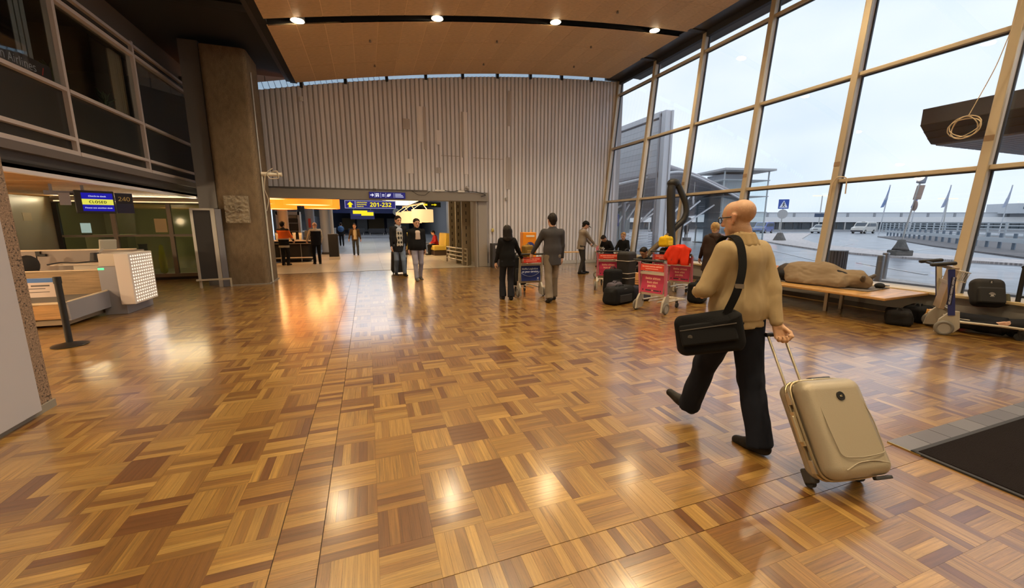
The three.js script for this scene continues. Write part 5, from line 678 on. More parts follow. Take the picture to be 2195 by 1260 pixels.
  for (const n of ['L', 'R']) {
    const l = limbs[n], hs = o['grip' + n] ?? {}, d = (hs.d ? V(...hs.d) : l.wr.clone().sub(l.el)).normalize(), nn = V(...(hs.n ?? [-l.s, 0, 0.15])); nn.addScaledVector(d, -nn.dot(d)).normalize(); const ac = d.clone().cross(nn), th = (hs.flip ?? 1) * l.s, curl = (hs.c ?? 28) * RAD, fb = [], pt = (a, b, c) => l.wr.clone().addScaledVector(d, a).addScaledVector(ac, b).addScaledVector(nn, c);
    for (let k = 0; k < 4; k++) { // four unequal fingers
      const b = (1.5 - k) * 0.0205 * th, kn = pt(0.088 - Math.abs(k - 1.3) * 0.006, b, 0); fb.push([A3(pt(0.0, b * 0.6, 0)), A3(kn), 0.017, 0.013]); let p = kn, ang = curl * 0.7; [0.040, 0.027, 0.021].forEach((L, i) => { const e = p.clone().addScaledVector(d, Math.cos(ang) * L * [0.92, 1.05, 1, 0.8][k]).addScaledVector(nn, Math.sin(ang) * L * [0.92, 1.05, 1, 0.8][k]); fb.push([A3(p), A3(e), 0.0098 - i * 0.0008, 0.0090 - i * 0.0008]); p = e; ang += curl; });
    }
    const t0 = pt(0.022, 0.026 * th, 0.006), t1 = pt(0.062, 0.046 * th, 0.018 + 0.02 * Math.sin(curl)), t2 = pt(0.092, 0.046 * th, 0.03 + 0.03 * Math.sin(curl)); fb.push([A3(t0), A3(t1), 0.015, 0.012], [A3(t1), A3(t2), 0.0115, 0.010], [A3(l.wr.clone().addScaledVector(d, -0.05)), A3(pt(0.01, 0, 0)), 0.027, 0.022]);
    geos.push(nets(boundsOf(fb, 0.012), o.handCell ?? 0.0065, field(fb, 0.009), () => skin));
    l.d = d; l.nn = nn;
  }
  P('body', joinV(geos), skinMat, t);
  // --- trousers or skirt
  const dist = (p, a, d) => (p[0] - a.x) * d.x + (p[1] - a.y) * d.y + (p[2] - a.z) * d.z;
  const wr = (o.wrinkle ?? 0.006), fold = (x, y, z) => wr * (noise.noise(x * 11 + 3, y * 4.5 + x * 3, z * 11) + 0.4 * noise.noise(x * 24, y * 10 + z * 8, z * 24));
  const bc = o.bottom ?? [0.02, 0.022, 0.03], flare = o.flare ?? 1, lg = o.leg ?? 1, legF = [], legB = [];
  for (const n of ['L', 'R']) { const l = limbs[n], shin = l.an.clone().sub(l.kn).normalize(), bn = [[A3(l.hip.clone().add(V(0, 0.02, 0))), A3(l.kn), 0.098 * fat * lg, 0.072 * lg], [A3(l.kn), A3(l.an.clone().addScaledVector(shin, 0.03)), 0.070 * lg, 0.060 * flare]]; const f = field(bn, 0.03), e = l.an.clone().addScaledVector(shin, o.hemLeg ?? 0.02); legB.push(...bn); legF.push((x, y, z) => Math.max(f(x, y, z), dist([x, y, z], e, shin))); }
  const seat = [[A3(at(0.055, -0.01, -0.008)), A3(at(-0.055, -0.01, -0.008)), 0.106 * fat, 0.106 * fat], [A3(at(0, 0.0, 0)), A3(at(0, 0.13, 0)), 0.106 * fat, 0.092 * fat, W3, 0.76]], fs = field(seat, 0.04);
  P('trousers', nets(boundsOf([...legB, ...seat]), cell, (x, y, z) => smin(fs(x, y, z), Math.min(legF[0](x, y, z), legF[1](x, y, z)), 0.035) + fold(x, y * 0.8, z), (x, y, z) => { const k = o.fade ? 1 + o.fade * Math.max(0, noise.noise(x * 6, y * 4, z * 6) + (Math.abs(y - 0.62) < 0.14 && z > 0 ? 0.5 : 0)) : 1; return [bc[0] * k, bc[1] * k, bc[2] * k]; }), cloth(), t);
  for (const n of ['L', 'R']) { const l = limbs[n], bn = [[A3(l.an.clone().addScaledVector(l.ff, -0.035).addScaledVector(l.fu, -0.045)), A3(l.an.clone().addScaledVector(l.ff, 0.08).addScaledVector(l.fu, -0.052)), 0.046, 0.044], [A3(l.an.clone().addScaledVector(l.ff, 0.08).addScaledVector(l.fu, -0.055)), A3(l.an.clone().addScaledVector(l.ff, 0.175).addScaledVector(l.fu, -0.062)), 0.043, 0.034], [A3(l.an), A3(l.an.clone().addScaledVector(l.fu, -0.04)), 0.045, 0.046]], f = field(bn, 0.02), b = l.an.clone().addScaledVector(l.fu, -0.085), dn = l.fu.clone().negate(); P('shoe', nets(boundsOf(bn), Math.min(cell, 0.013), (x, y, z) => Math.max(f(x, y, z), dist([x, y, z], b, dn)), () => o.shoe ?? [0.012, 0.011, 0.011]), cloth(0.45), t); }
  // --- jacket
  const tc = o.top ?? [0.05, 0.05, 0.06], hem = o.hem ?? 0.10, fl = o.topFlare ?? 1, tor = [[A3(at(0, -hem - 0.05, 0)), A3(at(0, 0.12, 0)), 0.140 * fat * fl, 0.126 * fat, W3, 0.72], [A3(at(0, 0.12, 0)), A3(at(0, 0.40, 0.0)), 0.122 * fat, 0.128 * fat, W3, 0.70], [A3(at(sw * 0.82, 0.455, -0.01)), A3(at(-sw * 0.82, 0.455, -0.01)), 0.082, 0.082], [A3(at(0, 0.47, -0.01)), A3(at(0, o.collar ?? 0.565, 0.0)), 0.085, 0.070]], ft = field(tor, 0.06), he = at(0, -hem, 0), dn = up.clone().negate(), sl = [];
  for (const n of ['L', 'R']) { const l = limbs[n]; sl.push([A3(l.sh), A3(l.el), 0.070 * (o.sleeve ?? 1), 0.058 * (o.sleeve ?? 1)], [A3(l.el), A3(l.wr.clone().lerp(l.el, o.cuff ?? 0.06)), 0.056 * (o.sleeve ?? 1), 0.041 * (o.sleeve ?? 1)]); }
  const fsl = field(sl, 0.02), neckCut = field([[A3(at(0, 0.56, 0.02)), A3(at(0, 0.68, 0.03)), 0.062, 0.072]], 0.01), vn = o.vneck ? field([[A3(at(0, 0.54, 0.11)), A3(at(0, 0.54 - o.vneck, 0.17)), 0.055, 0.012]], 0.01) : null;
  const jf = (x, y, z) => { let d = Math.max(ft(x, y, z), dist([x, y, z], he, dn)); if (o.gather) { const hgt = dist([x, y, z], he, up); d += hgt < 0.05 ? 0.002 : -0.016 * Math.exp(-((hgt - 0.12) ** 2) / 0.006); } d = smin(d, fsl(x, y, z), 0.03) + fold(x, y, z); d = Math.max(d, -neckCut(x, y, z)); if (vn) d = Math.max(d, -vn(x, y, z)); return d; };
  const jk = P(o.topName ?? 'jacket', nets(boundsOf([...tor, ...sl]), cell, jf, o.topPaint ? (x, y, z) => { tmp.set(x, y, z).sub(Pv).applyQuaternion(q.clone().invert()); return o.topPaint(tmp, tc); } : () => tc), cloth(o.topRough ?? 0.85), t);
  if (o.front) { const fb = [[A3(at(0, -0.06, 0.056)), A3(at(0, 0.42, 0.050)), 0.100, 0.098, W3, 0.86]], f = field(fb, 0.02); P(o.front.name, nets(boundsOf(fb), Math.min(cell, 0.014), (x, y, z) => Math.max(f(x, y, z), dist([x, y, z], at(0, o.front.low ?? -0.05, 0), dn), dist([x, y, z], at(0, 0.5, 0), up)), (x, y, z) => { tmp.set(x, y, z).sub(Pv).applyQuaternion(q.clone().invert()); return o.front.paint(tmp); }), cloth(), t); }
  if (o.collarFlap) { const b = []; for (let k = 0; k <= 12; k++) { const a = (-165 + k * 27.5) * RAD, c = Math.cos(a), s = -Math.sin(a), fr = Math.max(0, -c); b.push([A3(at(s * 0.098, 0.515 - 0.05 * fr, -0.012 - c * 0.082 + 0.03 * fr)), A3(at(s * 0.076, 0.590 - 0.02 * fr, -0.002 - c * 0.066)), 0.017, 0.011]); } P('collar', nets(boundsOf(b), Math.min(0.009, cell), field(b, 0.035), () => o.collarFlap), cloth(), jk); }
  if (o.hood) { const b = [[A3(at(0.07, 0.53, -0.07)), A3(at(-0.07, 0.53, -0.07)), 0.055, 0.055], [A3(at(0, 0.50, -0.11)), A3(at(0, 0.42, -0.13)), 0.06, 0.03], [A3(at(0.1, 0.54, 0.01)), A3(at(0.07, 0.53, -0.07)), 0.035, 0.05], [A3(at(-0.1, 0.54, 0.01)), A3(at(-0.07, 0.53, -0.07)), 0.035, 0.05]]; P('hood', nets(boundsOf(b), 0.012, field(b, 0.03), () => o.hood), cloth(), jk); }
  if (o.scarf) { const b = [[A3(at(0.06, 0.53, 0.05)), A3(at(-0.06, 0.53, 0.05)), 0.035, 0.035], [A3(at(0.07, 0.53, 0.03)), A3(at(0.06, 0.05, 0.14)), 0.03, 0.028], [A3(at(-0.05, 0.53, 0.05)), A3(at(-0.04, 0.22, 0.15)), 0.03, 0.026], [A3(at(0.07, 0.54, -0.03)), A3(at(-0.07, 0.54, -0.03)), 0.035, 0.035]]; P('scarf', nets(boundsOf(b), 0.012, field(b, 0.02), (x, y) => Math.sin(y * 60) > 0 ? o.scarf : [o.scarf[0] * 0.55, o.scarf[1] * 0.5, o.scarf[2] * 0.55]), cloth(), t); }
  // --- hair
  if (o.hair) {
    const hb = [[hp(0, 0.05, -0.034), hp(0, 0.052, 0.012), 0.094, 0.090]], kind = o.hair.kind ?? 'short';
    if (kind === 'long') hb.push([hp(0, 0.0, -0.07), hp(0, -0.2, -0.10), 0.085, 0.085, hv(1, 0, 0), 0.75], [hp(0, -0.2, -0.10), hp(0, -0.38, -0.105), 0.075, 0.05, hv(1, 0, 0), 0.6]); if (kind === 'bun') hb.push([hp(0, 0.06, -0.115), hp(0, 0.09, -0.12), 0.045, 0.04], [hp(0, 0.0, -0.05), hp(0, -0.04, -0.055), 0.07, 0.05]); if (kind === 'short') hb.push([hp(0, -0.005, -0.05), hp(0, -0.045, -0.055), 0.072, 0.056]); if (kind === 'quiff') hb.push([hp(0, 0.0, -0.05), hp(0, -0.04, -0.055), 0.075, 0.058], [hp(0, 0.12, 0.04), hp(0, 0.12, -0.04), 0.04, 0.045]);
    const f = field(hb, 0.03), a = V(0, 0.62, -0.78).applyQuaternion(hq), p0 = V(...hp(0, 0.035, 0.045)), eo = [hp(0.085, 0, 0.0), hp(-0.085, 0, 0.0)];
    const cut = (x, y, z) => { let d = -dist([x, y, z], p0, a) ; tmp.set(x, y, z).sub(H).applyQuaternion(inv); if (kind !== 'long' && kind !== 'bun') d = Math.max(d, Math.min(tmp.z + 0.03, 0.05 - tmp.y) > 0 && tmp.y < 0.03 ? 0.02 : -1); return d; };
    P('hair', nets(boundsOf(hb), o.hairCell ?? 0.009, (x, y, z) => Math.max(f(x, y, z) + 0.005 * noise.noise(x * 50, y * 26, z * 50), cut(x, y, z)), (x, y, z) => { const k = 1 + 0.35 * noise.noise(x * 70, y * 20, z * 70); return o.hair.c.map(v => v * k); }), cloth(0.55), t);
  }
  if (o.cap) { const cb = [[hp(0, 0.065, -0.03), hp(0, 0.065, 0.012), 0.1, 0.096], [hp(0, 0.0, -0.05), hp(0, 0.02, -0.05), 0.088, 0.09]], f = field(cb, 0.03), p0 = V(...hp(0, o.capLow ?? 0.035, 0)), a = V(0, -1, 0.25).applyQuaternion(hq).normalize(); const c = P('cap', nets(boundsOf(cb), 0.009, (x, y, z) => Math.max(f(x, y, z), dist([x, y, z], p0, a)), () => o.cap), cloth(), t); if (o.brim) { const b = [[hp(0, 0.045, 0.09), hp(0, 0.03, 0.165), 0.07, 0.05, hv(0, 1, 0.15), 8]]; P('brim', nets(boundsOf(b), 0.007, field(b, 0.01), () => o.cap), cloth(), c); } }
  if (o.glasses) { const m = M([0.01, 0.01, 0.012], 0.3), g = P('glasses', [...[-1, 1].flatMap(s => [rod(hp(s * 0.088, 0.012, -0.01), hp(s * 0.076, 0.016, 0.10), 0.0035, 6), place(new THREE.TorusGeometry(0.022, 0.003, 6, 18), 0, 0, 0).applyQuaternion(hq).translate(...hp(s * 0.034, 0.004, 0.112))]), rod(hp(0.012, 0.008, 0.116), hp(-0.012, 0.008, 0.116), 0.003, 6)], m, t); }
  t.userData.rig = undefined; delete t.userData.rig;
  return { t, limbs, at, hp, sc };
}

// ---------- people ----------
const DK = [0.012, 0.012, 0.014];
{ // the walking man with the rolling case
  const m = person({ label: 'bald man in beige jacket walking away with shoulder bag and suitcase', sw: 0.168, pos: [2.565, -2.18], dir: 182, h: 1.86, cell: 0.011, headCell: 0.0055, handCell: 0.0045, wrinkle: 0.010, fat: 1.06,
    stubble: true, leg: 1.12, skin: [0.56, 0.33, 0.195], brow: [0.3, 0.2, 0.15], top: [0.40, 0.30, 0.165], hem: 0.055, gather: true, sleeve: 1.02, topRough: 0.8, collarFlap: [0.37, 0.265, 0.135], collar: 0.575, bottom: [0.012, 0.014, 0.022], flare: 1.45, hemLeg: 0.045, shoe: [0.02, 0.017, 0.015], glasses: true,
    pelvis: [0, 0.945, -0.02], lean: 3, head: [12, 5], footR: [-0.06, 0.085, -0.24, 2, 6], footL: [0.0, 0.115, 0.35, 14, -24], handR: [-0.16, 0.83, -0.235], elbowR: [-1, 0.2, -0.5], gripR: { d: [-0.05, -0.8, -0.35], n: [0.5, -0.1, -0.8], c: 62 }, handL: [0.12, 1.10, 0.24], elbowL: [0.7, -0.5, -0.5], gripL: { n: [-1, 0, 0.2], c: 50 }, cuff: 0.1 });
  // fringe of cropped grey hair is only a shadow of stubble; the shoulder bag hangs from the left shoulder
  const b = T('shoulder_bag', 'black shoulder bag hanging at the bald man\'s left hip', 'bag', [2.255, 0.755, -2.13], -0.80);
  { const g = new RoundedBoxGeometry(0.46, 0.33, 0.16, 8, 0.07), p = g.attributes.position; for (let i = 0; i < p.count; i++) { const x = p.getX(i), y = p.getY(i), z = p.getZ(i), n = 0.03 * noise.noise(x * 7 + 4, y * 7, z * 7); p.setXYZ(i, x * (1 - 0.28 * (y + 0.165)) + n, y + (y > 0 ? -0.05 * Math.cos(x * 5) + n : n * 0.5), z * (1 - 0.9 * (y + 0.1)) + n); } g.computeVertexNormals(); P('body', rot(g, 0, 0, 0.26).translate(0, 0.17, 0), M([0.008, 0.008, 0.009], 0.85, { specularIntensity: 0.4 }), b); }
  P('flap', bx(0.36, 0.15, 0.03, 0.0, 0.17, 0.072, [-0.25, 0, 0.26], 0.014), M([0.010, 0.010, 0.011], 0.8, { specularIntensity: 0.4 }), b);
  P('zip', [bar([-0.18, 0.165, 0.088], [0.17, 0.26, 0.074], 0.006, 0.006)], M([0.12, 0.11, 0.1], 0.5), b);
  P('badge', cy(0.016, 0.016, 0.006, -0.11, 0.13, 0.096, [PI / 2, 0, 0]), M([0.1, 0.1, 0.09], 0.4), b);
  const strap = (pts, w, h) => { const c = new THREE.CatmullRomCurve3(pts.map(p => V(...p))), pos = [], idx = [], n = 40; for (let i = 0; i <= n; i++) { const p = c.getPoint(i / n), tg = c.getTangent(i / n), o = V(...pts[0]).sub(V(2.5, pts[0][1], -2.15)), sd = V(0.72, 0.15, 0.55).addScaledVector(tg, -V(0.72, 0.15, 0.55).dot(tg)).normalize(), nm = sd.clone().cross(tg); for (const [a, e] of [[-1, -1], [1, -1], [1, 1], [-1, 1]]) { const q = p.clone().addScaledVector(sd, a * w / 2).addScaledVector(nm, e * h / 2); pos.push(q.x, q.y, q.z); } if (i < n) for (let k = 0; k < 4; k++) { const A = i * 4 + k, B = i * 4 + (k + 1) % 4; idx.push(A, A + 4, B, B, A + 4, B + 4); } } const g = new THREE.BufferGeometry(); g.setAttribute('position', new THREE.Float32BufferAttribute(pos, 3)); g.setIndex(idx); const f = g.toNonIndexed(); f.computeVertexNormals(); return f; };
  const s = P('strap', strap([[2.45, 1.535, -2.285], [2.445, 1.585, -2.23], [2.44, 1.575, -2.125], [2.405, 1.42, -2.03], [2.35, 1.24, -2.0], [2.30, 1.06, -2.03]], 0.05, 0.008), M([0.008, 0.008, 0.009], 0.85, { specularIntensity: 0.3 }), b); s.applyMatrix4(b.matrix.clone().makeRotationY(-0.80).setPosition(2.255, 0.755, -2.13).invert());
  const k = P('buckle', bx(0.055, 0.03, 0.012, 0, 0, 0), chrome, b); k.position.copy(V(2.357, 1.26, -1.995).sub(V(2.255, 0.755, -2.13)).applyAxisAngle(V(0, 1, 0), 0.80));
}
person({ label: 'woman with long dark hair in black jacket pushing the blue-sign trolley', pos: [2.86, -8.3], dir: 176, h: 1.64, fem: true, top: [0.008, 0.008, 0.009], hem: 0.14, topFlare: 1.05, bottom: [0.016, 0.017, 0.022], flare: 1.45, hair: { kind: 'long', c: [0.012, 0.008, 0.006] }, handR: [-0.42, 0.98, 0.16], elbowR: [-0.4, -1, -0.3], handL: [0.26, 0.9, 0.08], footL: [0.09, 0.085, 0.08, 5, 0], footR: [-0.08, 0.085, -0.06, -5, 0], head: [-6, 4] });
person({ label: 'tall man in grey blazer and faded jeans beside the blue-sign trolley', pos: [3.74, -7.86], dir: 172, h: 1.87, top: [0.055, 0.053, 0.058], hem: 0.20, bottom: [0.16, 0.13, 0.10], fade: 0.7, flare: 1.4, hair: { kind: 'quiff', c: [0.015, 0.011, 0.009] }, handL: [0.36, 0.98, 0.24], elbowL: [0.6, -0.6, -0.5], handR: [-0.24, 0.86, 0.06], footL: [0.12, 0.10, -0.24, 10, 22], footR: [-0.08, 0.085, 0.1, -4, 0], head: [8, 2] });
person({ label: 'man in black cap and grey jacket leaning on the trolley by the ribbed wall', pos: [6.72, -11.85], dir: 84, h: 1.76, top: [0.23, 0.195, 0.16], hem: 0.12, scarf: [0.34, 0.28, 0.34], bottom: [0.035, 0.033, 0.032], hair: { kind: 'short', c: [0.02, 0.014, 0.01] }, cap: [0.008, 0.008, 0.009], brim: true, handL: [0.16, 0.98, 0.42], handR: [-0.16, 1.0, 0.40], elbowL: [0.6, -0.6, -0.5], elbowR: [-0.6, -0.6, -0.5], head: [-4, 20], lean: 6, footL: [0.1, 0.085, 0.16, 8, 0], footR: [-0.1, 0.085, -0.08, -8, 0] });
const sit = { pelvis: [0, 0.56, -0.02], footL: [0.12, 0.085, 0.42, 6, 0], footR: [-0.12, 0.085, 0.40, -6, 0], kneeL: [0.1, 1, 0.4], kneeR: [-0.1, 1, 0.4], handL: [0.14, 0.66, 0.30], handR: [-0.14, 0.66, 0.30], elbowL: [1, -0.4, -0.6], elbowR: [-1, -0.4, -0.6], cell: 0.018 };
person({ ...sit, label: 'dark-haired person in black bending down by the window corner', pos: [8.92, -13.55], dir: -75, h: 1.72, top: DK, lean: 26, head: [-6, 26], hair: { kind: 'short', c: [0.02, 0.013, 0.01] }, bottom: [0.02, 0.02, 0.025] });
person({ ...sit, label: 'blond person in black jumper sitting by the window corner', pos: [9.0, -12.72], dir: -60, h: 1.74, fem: true, top: [0.009, 0.009, 0.010], lean: 4, head: [0, 10], skin: [0.62, 0.36, 0.25], hair: { kind: 'short', c: [0.32, 0.18, 0.07] }, bottom: [0.02, 0.02, 0.025] });
person({ label: 'black-haired man with glasses crouching behind the luggage', pos: [6.92, -8.72], dir: -74, h: 1.76, top: [0.010, 0.010, 0.012], pelvis: [0, 0.30, -0.1], lean: 18, footL: [0.16, 0.085, 0.18, 10, 0], footR: [-0.16, 0.085, 0.16, -10, 0], kneeL: [0.3, 1, 0.6], kneeR: [-0.3, 1, 0.6], handL: [0.05, 0.52, 0.52], handR: [-0.12, 0.5, 0.50], elbowL: [1, -0.4, 0], elbowR: [-1, -0.4, 0], hair: { kind: 'short', c: [0.012, 0.009, 0.008] }, glasses: true, head: [0, 14], skin: [0.56, 0.33, 0.20], gripR: { c: 40, n: [0, -1, 0] } });
{ const w = person({ label: 'woman with blond bun in dark brown hooded coat seen from behind', pos: [7.3, -6.95], dir: 150, h: 1.70, fem: true, fat: 1.12, top: [0.040, 0.027, 0.022], hem: 0.30, topFlare: 1.08, hood: [0.045, 0.03, 0.024], bottom: [0.015, 0.015, 0.018], hair: { kind: 'bun', c: [0.50, 0.34, 0.15] }, head: [-30, 6], handL: [0.22, 0.92, 0.22], handR: [-0.22, 0.92, 0.22] });
  P('hair_clip', bx(0.05, 0.03, 0.02, 0, 0, 0, null, 0.006), black, w.t).position.set(...w.hp(0, 0.13, -0.10)); }
{ const vest = p => { const u = p.x * 26, v = p.y * 15, a = Math.abs(((u % 2) + 2) % 2 - 1) + Math.abs(((v % 2) + 2) % 2 - 1); return p.y > 0.40 ? [0.35, 0.38, 0.48] : a < 0.85 ? [0.015, 0.015, 0.018] : [0.48, 0.45, 0.40]; };
  person({ label: 'man in dark blazer over a black and white argyle vest, towing a case', pos: [0.92, -13.4], dir: 12, h: 1.90, top: [0.014, 0.014, 0.017], hem: 0.22, vneck: 0.3, front: { name: 'argyle_vest', paint: vest }, collarFlap: [0.33, 0.37, 0.47], bottom: [0.10, 0.13, 0.19], fade: 1.0, hair: { kind: 'quiff', c: [0.014, 0.010, 0.008] }, handL: [0.25, 0.84, -0.12], elbowL: [1, 0, -0.6], handR: [-0.26, 0.80, 0.10], footL: [0.09, 0.085, 0.18, 4, 0], footR: [-0.08, 0.10, -0.16, -4, 14], head: [8, 4] });
  person({ label: 'man in black zip jacket and pale jeans with a hand in his pocket', pos: [1.36, -12.2], dir: 8, h: 1.82, fat: 1.1, top: [0.008, 0.008, 0.009], hem: 0.08, gather: true, vneck: 0.22, front: { name: 'pale_shirt', low: 0.24, paint: p => [0.50, 0.40, 0.34] }, collarFlap: [0.010, 0.010, 0.011], bottom: [0.24, 0.23, 0.29], fade: 0.5, hair: { kind: 'short', c: [0.02, 0.014, 0.011] }, handL: [0.22, 0.88, 0.05], handR: [-0.27, 0.80, 0.06], footL: [0.09, 0.09, -0.12, 8, 8], footR: [-0.09, 0.085, 0.16, -4, 0], head: [4, 6], shoe: [0.09, 0.085, 0.08] });
}
person({ label: 'man in brown jacket and cream shirt walking up the concourse', pos: [-0.66, -23.2], dir: 4, h: 1.66, cell: 0.022, top: [0.07, 0.045, 0.022], hem: 0.12, vneck: 0.3, front: { name: 'cream_shirt', paint: () => [0.50, 0.42, 0.26] }, bottom: [0.05, 0.058, 0.065], hair: { kind: 'quiff', c: [0.06, 0.03, 0.012] }, handL: [0.3, 0.86, 0.06], handR: [-0.34, 0.92, 0.1], footL: [0.1, 0.085, 0.12, 4, 0], footR: [-0.1, 0.09, -0.12, -4, 10] });
person({ label: 'bald waiter in black waistcoat and white shirt at the cafe bar', pos: [-2.06, -18.5], dir: 196, h: 1.72, cell: 0.02, top: [0.55, 0.50, 0.42], topName: 'shirt', hem: 0.12, bottom: [0.008, 0.008, 0.010], fat: 1.08, topPaint: (p, c) => Math.abs(p.x) < 0.205 && p.y < 0.47 ? [0.012, 0.012, 0.016] : c, skin: [0.58, 0.33, 0.24], handL: [0.3, 1.0, 0.3], handR: [-0.22, 0.92, 0.12], footL: [0.1, 0.085, 0.04, 8, 0], footR: [-0.1, 0.085, 0, -20, 0] });
person({ label: 'worker in orange high-visibility jacket at the cafe bar', pos: [-3.22, -18.35], dir: 160, h: 1.76, cell: 0.02, top: [0.85, 0.16, 0.03], hem: 0.22, topPaint: (p, c) => p.y < -0.14 ? [0.5, 0.45, 0.36] : p.y < 0.10 ? DK : p.y < 0.15 ? [0.5, 0.45, 0.4] : p.y > 0.47 ? DK : c, bottom: [0.02, 0.02, 0.022], fat: 1.1, hair: { kind: 'short', c: [0.01, 0.008, 0.007] }, handR: [-0.24, 1.0, 0.3], handL: [0.2, 1.0, 0.32] });
person({ label: 'barmaid with tied-up dark hair behind the cafe bar', pos: [-3.72, -21.2], dir: 12, h: 1.72, cell: 0.024, fem: true, top: [0.03, 0.018, 0.015], bottom: DK, hair: { kind: 'bun', c: [0.02, 0.014, 0.01] }, skin: [0.6, 0.36, 0.25] });
{ const w = person({ label: 'distant traveller in black carrying a blue backpack', pos: [-1.9, -33.0], dir: 185, h: 1.74, cell: 0.03, headCell: 0.012, handCell: 0.012, top: DK, bottom: DK, hair: { kind: 'short', c: [0.015, 0.01, 0.01] }, footL: [0.1, 0.085, 0.15, 0, 0], footR: [-0.1, 0.09, -0.12, 0, 10] });
  const b = T('backpack', 'round blue backpack on the distant traveller', 'backpack', [-1.9, 1.05, -32.77]); P('body', sp(0.22, 0, 0.22, 0, [1, 1.05, 0.55]), M([0.03, 0.10, 0.26], 0.7), b); P('pocket', sp(0.14, 0, 0.12, 0.06, [1, 0.9, 0.6]), M([0.02, 0.07, 0.2], 0.7), b); }
person({ label: 'distant person in dark clothes walking away along the concourse', pos: [1.95, -31.0], dir: 180, h: 1.78, cell: 0.028, headCell: 0.012, handCell: 0.012, top: [0.012, 0.014, 0.022], bottom: [0.05, 0.06, 0.075], hair: { kind: 'short', c: [0.015, 0.01, 0.01] }, footL: [0.1, 0.085, 0.18, 0, 0], footR: [-0.1, 0.1, -0.16, 0, 14] });
person({ ...sit, label: 'person in red jacket sitting on the yellow sofa', pos: [3.46, -21.9], dir: -86, h: 1.7, cell: 0.024, top: [0.30, 0.018, 0.022], lean: 12, hair: { kind: 'short', c: [0.012, 0.01, 0.01] }, bottom: DK, head: [0, 10] });
{ person({ ...sit, label: 'person in brown reading a white newspaper on the farther sofa', pos: [2.45, -22.9], dir: 86, h: 1.74, cell: 0.024, top: [0.07, 0.05, 0.04], lean: 4, hair: { kind: 'short', c: [0.35, 0.32, 0.3] }, bottom: DK, handL: [0.2, 0.95, 0.34], handR: [-0.2, 0.95, 0.34] });
  const n = T('newspaper', 'open white newspaper held by the seated reader', 'newspaper', [2.86, 1.0, -22.88], 1.5); P('page', bx(0.32, 0.42, 0.01, -0.16, 0.1, 0, [-0.25, 0.25, 0]), M([0.66, 0.6, 0.5], 0.8), n); P('page', bx(0.32, 0.42, 0.01, 0.16, 0.1, 0, [-0.25, -0.25, 0]), M([0.66, 0.6, 0.5], 0.8), n); }
person({ label: 'pedestrian in dark coat with a bag outside under the canopy', pos: [33.8, -0.05, -36.1], dir: -60, h: 1.75, cell: 0.03, headCell: 0.014, handCell: 0.014, top: [0.03, 0.03, 0.035], hem: 0.4, bottom: [0.03, 0.03, 0.035], hair: { kind: 'short', c: [0.02, 0.015, 0.01] } });
// two sleepers lie on their backs, heads away from the viewer
{ const flatPose = { tilt: [-90, 0], pelvis: [0, 0.95, 0], footL: [0.08, 0.1, 0.0, 58, 14], footR: [-0.08, 0.1, 0.0, -58, 14], handL: [0.14, 0.88, 0.0], handR: [-0.14, 0.88, 0.0], elbowL: [1, 0, -0.6], elbowR: [-1, 0, -0.6] };
  person({ ...flatPose, label: 'person asleep on the bench under a taupe coat', pos: [8.62, 0.64, -4.62], dir: 8, h: 1.76, top: [0.02, 0.02, 0.022], bottom: [0.02, 0.02, 0.025], shoe: [0.10, 0.08, 0.06], hair: { kind: 'short', c: [0.02, 0.015, 0.01] } });
  const b = [[[0, 0.13, -0.28], [0.02, 0.16, -0.75], 0.17, 0.23], [[0.02, 0.16, -0.75], [0, 0.17, -1.25], 0.23, 0.25], [[0, 0.14, -0.2], [0.06, 0.10, -0.1], 0.13, 0.10], [[0.18, 0.06, -0.5], [0.2, 0.06, -1.2], 0.12, 0.14], [[-0.2, 0.05, -0.4], [-0.22, 0.05, -1.2], 0.11, 0.13]], f = field(b, 0.12);
  const g = nets(boundsOf(b, 0.05), 0.014, (x, y, z) => Math.max(f(x, y, z) + 0.018 * Math.sin(z * 9 + x * 14 + 2 * noise.noise(x * 4, y * 4, z * 4)) + 0.012 * noise.noise(x * 16, y * 16, z * 10), -y), () => [0.235, 0.175, 0.115]);
  const o = one('coat_blanket', g, cloth(0.95), 'taupe wool coat spread over the sleeper on the bench', 'coat', [8.62, 0.495, -4.55], 8 * RAD);
  const b2 = [[[0, 0.15, -1.3], [0.03, 0.16, -1.5], 0.22, 0.18]], g2 = nets(boundsOf(b2, 0.05), 0.014, (x, y, z) => Math.max(field(b2, 0.05)(x, y, z) + 0.02 * noise.noise(x * 9, y * 9, z * 9), -y), () => [0.06, 0.05, 0.045]);
  one('dark_jacket', g2, cloth(0.95), 'dark jacket bundled over the sleeper\'s shoulders', 'jacket', [8.62, 0.495, -4.55], 8 * RAD);
  person({ ...flatPose, label: 'person in black lying on the floor beside the steel trolley', pos: [9.02, 0.15, -2.12], dir: 6, h: 1.76, top: DK, bottom: [0.014, 0.014, 0.016], skin: [0.6, 0.36, 0.26], hair: { kind: 'short', c: [0.36, 0.19, 0.05] }, handL: [0.22, 0.86, 0.02], handR: [-0.2, 0.9, 0.05], head: [24, 0] });
}

